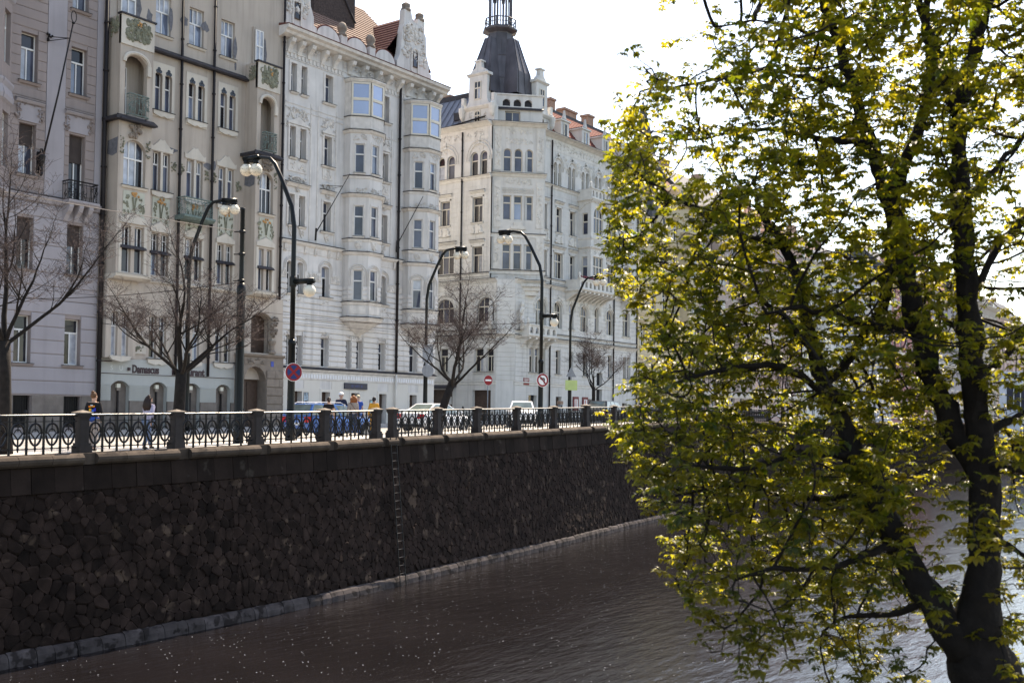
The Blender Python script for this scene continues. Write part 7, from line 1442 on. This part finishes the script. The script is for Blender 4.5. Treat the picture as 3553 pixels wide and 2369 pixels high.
SIL = [(1.93, 11.85), (2.12, 11.05), (1.75, 10.44), (1.38, 10.43), (1.0, 10.24), (1.09, 9.59), (0.95, 8.88), (1.01, 8.32), (1.3, 7.85), (1.42, 7.38), (1.1, 6.72), (1.16, 6.25), (1.37, 5.93), (1.45, 5.55), (2.01, 5.56), (1.74, 5.09), (1.83, 4.71), (2.08, 4.25), (2.63, 4.4), (3.2, 4.45), (3.3, 3.84), (3.59, 3.38), (5.09, 3.21), (5.89, 3.22), (6.79, 5.58), (7.04, 8.87), (6.43, 11.91)]
LIMBS['trunk'] = [(11.72, 2.0, 1.5, .75), (11.66, 2.08, 2.3, .64), (11.55, 2.2, 3.25, .53), (11.4, 2.38, 3.94, .42), (11.27, 2.52, 4.36, .32), (11.3, 2.53, 4.7, .23), (11.4, 2.5, 5.0, .17), (11.5, 2.5, 5.3, .13)]
CBARK = mat('chestnut_bark', (.012, .0095, .009), .9, .35, 7, .2, .8, 24, .2)
def leafmat():
    m = bpy.data.materials.new('young_chestnut_leaf'); m.use_nodes = True; n = m.node_tree; L = n.links.new; p = n.nodes['Principled BSDF']; out = n.nodes['Material Output']
    tc = n.nodes.new('ShaderNodeTexCoord'); ns = n.nodes.new('ShaderNodeTexNoise'); ns.inputs['Scale'].default_value = 2.2; ns.inputs['Detail'].default_value = 3; L(tc.outputs['Object'], ns.inputs[0])
    def rampc(a, c):
        r = n.nodes.new('ShaderNodeValToRGB'); r.color_ramp.elements[0].color = a+(1,); r.color_ramp.elements[0].position = .35; r.color_ramp.elements[1].color = c+(1,); r.color_ramp.elements[1].position = .65; L(ns.outputs[0], r.inputs[0]); return r.outputs[0]
    L(rampc((.016, .03, .007), (.03, .045, .008)), p.inputs['Base Color']); p.inputs['Roughness'].default_value = .42; p.inputs['Specular IOR Level'].default_value = .35
    t = n.nodes.new('ShaderNodeBsdfTranslucent'); L(rampc((.13, .175, .009), (.6, .5, .03)), t.inputs[0])
    mx = n.nodes.new('ShaderNodeMixShader'); mx.inputs[0].default_value = .5; L(p.outputs[0], mx.inputs[1]); L(t.outputs[0], mx.inputs[2]); L(mx.outputs[0], out.inputs[0]); return m
LEAF = leafmat()
def chestnut():
    t = thing('chestnut_tree', 'big dark-stemmed tree with fresh yellow-green leaves filling the right side', 'tree', (11.5, 2.25, 1.6)); rg = np.random.default_rng(5)
    Rn, Fn = np.array(R0), np.array([math.cos(th), math.sin(th), 0])
    # stems: dense smooth samples
    pos, par, rad0, limbnode = [], [], [], []
    for nm, L_ in LIMBS.items():
        A = np.array(L_); seg = np.concatenate([[0], np.cumsum(np.linalg.norm(np.diff(A[:, :3], axis=0), axis=1))]); k = max(3, int(seg[-1]/.14)); s = np.linspace(0, seg[-1], k)
        # catmull-like smoothing by interpolating with extra relaxation
        Q = np.stack([np.interp(s, seg, A[:, i]) for i in range(4)], 1)
        for _ in range(3): Q[1:-1, :3] = .25*Q[:-2, :3]+.5*Q[1:-1, :3]+.25*Q[2:, :3]
        if nm != 'trunk': Q[1:-1, :3] += rg.normal(0, .012, (k-2, 3))
        b = B(); b.tube([tuple(q[:3]) for q in Q], [float(q[3])*(.74 if nm[0] != 't' else .9)*(1+.07*math.sin(i*1.7)+.05*math.sin(i*.6+1)) for i, q in enumerate(Q)], 20 if A[0, 3] > .15 else 8); b.v = [tuple(np.array(v)+rg.normal(0, .011 if A[0, 3] > .15 else .004, 3)) for v in b.v]; obj('trunk' if nm == 'trunk' else ('stem' if nm[0] == 'S' else 'limb'), b, CBARK, t, True)
        if nm != 'trunk':
            for i in range(k):
                if Q[i, 2] > 3.4: pos.append(Q[i, :3]); par.append(-1); rad0.append(Q[i, 3])
    pos = [np.array(p) for p in pos]; n0 = len(pos)
    # attraction points in the crown volume
    poly = np.array(SIL)
    def inside(x, y):
        c = np.zeros(len(x), bool); j = len(poly)-1
        for i in range(len(poly)):
            xi, yi = poly[i]; xj, yj = poly[j]; c ^= ((yi > y) != (yj > y)) & (x < (xj-xi)*(y-yi)/(yj-yi+1e-9)+xi); j = i
        return c
    M = 30000; x = rg.uniform(.9, 8.6, M); z = rg.uniform(3.3, 16, M); ok = inside(x, z)
    top_ = ((x-5.2)/3.6)**2+((z-11.5)/4.6)**2 < 1; ok |= top_ & (z > 11.5)         # the part of the crown above the picture, which shades the rest
    ok |= ((x > 6.2) & (((x-5.6)/3.0)**2+((z-9.5)/4.5)**2 < 1))
    keep = np.ones(M); keep[(x > 4.9)] = .5; keep[(x > 4.5) & (z < 6.4)] *= .3; keep[(x > 3.2) & (z < 4.55)] *= .4; keep[z > 11.9] = .45; keep[(z > 10.2) & (z < 12.2) & (x < 3.0)] *= .3; keep[(z > 10.0) & (x < 2.2)] *= .5; keep[(x > 4.6) & (z > 7.6)] *= .75; ok &= rg.random(M) < keep
    x, z = x[ok], z[ok]; dep = np.clip(rg.normal(.3, 1.35, len(x)), -2.3, 3.4)
    cl = np.sin(x*2.3+z*1.1)*np.sin(z*2.0-x*.8+dep)+.5*np.sin(x*5.1+dep*3)*np.sin(z*4.3); q = rg.random(len(x)) < np.clip(.6+.6*cl, .06, 1)
    x, z, dep = x[q], z[q], dep[q]; sc = (11.5+dep)/11.5
    att = Rn[None]*(x*(.5+.5*sc))[:, None]+Fn[None]*(11.5+dep)[:, None]; att[:, 2] = z; att = att[:8200]
    alive = np.ones(len(att), bool); best = np.full(len(att), 1e9); bi = np.zeros(len(att), int)
    def upd(ids):
        P = np.array([pos[i] for i in ids]); 
        for k in range(0, len(ids), 256):
            D = np.linalg.norm(att[:, None]-P[None, k:k+256], axis=2); j = D.argmin(1); d = D[np.arange(len(att)), j]; m_ = d < best; best[m_] = d[m_]; bi[m_] = np.array(ids)[k+j[m_]]
    upd(list(range(n0))); STEP = .12
    for it in range(46):
        act = alive & (best < 1.5)
        if not act.any(): break
        new = {}
        for a in np.nonzero(act)[0]: new.setdefault(bi[a], []).append(a)
        ids = []
        for nd, lst in new.items():
            d = (att[lst]-pos[nd]); d /= np.linalg.norm(d, axis=1)[:, None]+1e-9; d = d.sum(0)+rg.normal(0, .35, 3)+np.array([0, 0, .12]); d /= np.linalg.norm(d)+1e-9
            p = pos[nd]+d*STEP; pos.append(p); par.append(nd); rad0.append(0); ids.append(len(pos)-1)
        upd(ids); alive &= best > .13
    n = len(pos); child = [[] for _ in range(n)]
    for i in range(n0, n): child[par[i]].append(i)
    rad = np.zeros(n)
    for i in range(n-1, n0-1, -1): rad[i] = (sum(rad[c]**2.4 for c in child[i]))**(1/2.4) if child[i] else .0055
    rad = np.minimum(rad, .05)
    # branch tubes along chains
    br = B(); seen = set()
    for i in range(n0, n):
        if par[i] < n0 or child[par[i]][0] != i:
            ch = [par[i], i]; c = i
            while child[c]: c = child[c][0]; ch.append(c)
            br.tube([tuple(pos[k]) for k in ch], [max(.0055, float(min(rad[k] if rad[k] > 0 else rad[ch[1]], rad[ch[1]]))) for k in ch], 5 if rad[i] > .012 else 3, False)
    obj('branches', br, CBARK, t, True)
    # palmate leaves: five to seven drooping leaflets each
    sp = []
    for i in range(n0, n):
        if rad[i] < .0165:
            k = 4 if not child[i] else (1 if rg.random() < .95 else 0)
            for _ in range(k): sp.append(pos[i]+rg.normal(0, .045, 3))
    sp = np.array(sp); N = len(sp); K = 7; U = rg.uniform
    s_ = U(.5, 1.55, (N, 1)); a = U(0, 6.28, (N, 1))+np.arange(K)[None]*(5.3/K)+rg.normal(0, .12, (N, K)); droop = U(-.05, .85, (N, 1)); tl = rg.normal(0, .38, (N, 2))
    d = np.stack([np.cos(a), np.sin(a), -droop+tl[:, :1]*np.cos(a)+tl[:, 1:]*np.sin(a)], 2); d /= np.linalg.norm(d, axis=2, keepdims=True)
    L_ = (.083*s_*U(.7, 1.15, (N, K)))[..., None]; w = (.0195*s_*U(.75, 1.3, (N, K)))[..., None]
    sd = np.cross(d, np.array([0, 0, 1.0])); sd /= np.linalg.norm(sd, axis=2, keepdims=True)+1e-9; up = np.cross(sd, d); p = sp[:, None]; mm = p+d*L_*.6
    VV = np.stack([p+d*.012, mm+sd*w+up*w*.45, p+d*L_-up*L_*.12, mm-sd*w+up*w*.45, mm-up*.002], 2).reshape(-1, 3)-np.array(t.location)
    base = (np.arange(N*K)*5)[:, None, None]; FF = (base+np.array([(0, 1, 4), (0, 4, 3), (1, 2, 4), (4, 2, 3)])[None]).reshape(-1, 3)
    me = bpy.data.meshes.new('crown'); me.vertices.add(len(VV)); me.vertices.foreach_set('co', VV.astype(np.float32).ravel()); me.loops.add(FF.size); me.loops.foreach_set('vertex_index', FF.astype(np.int32).ravel()); me.polygons.add(len(FF)); me.polygons.foreach_set('loop_start', (np.arange(len(FF))*3).astype(np.int32)); me.update(calc_edges=True); me.materials.append(LEAF)
    o = bpy.data.objects.new('crown', me); COL.objects.link(o); o.parent = t; o['kind'] = 'stuff'
chestnut()
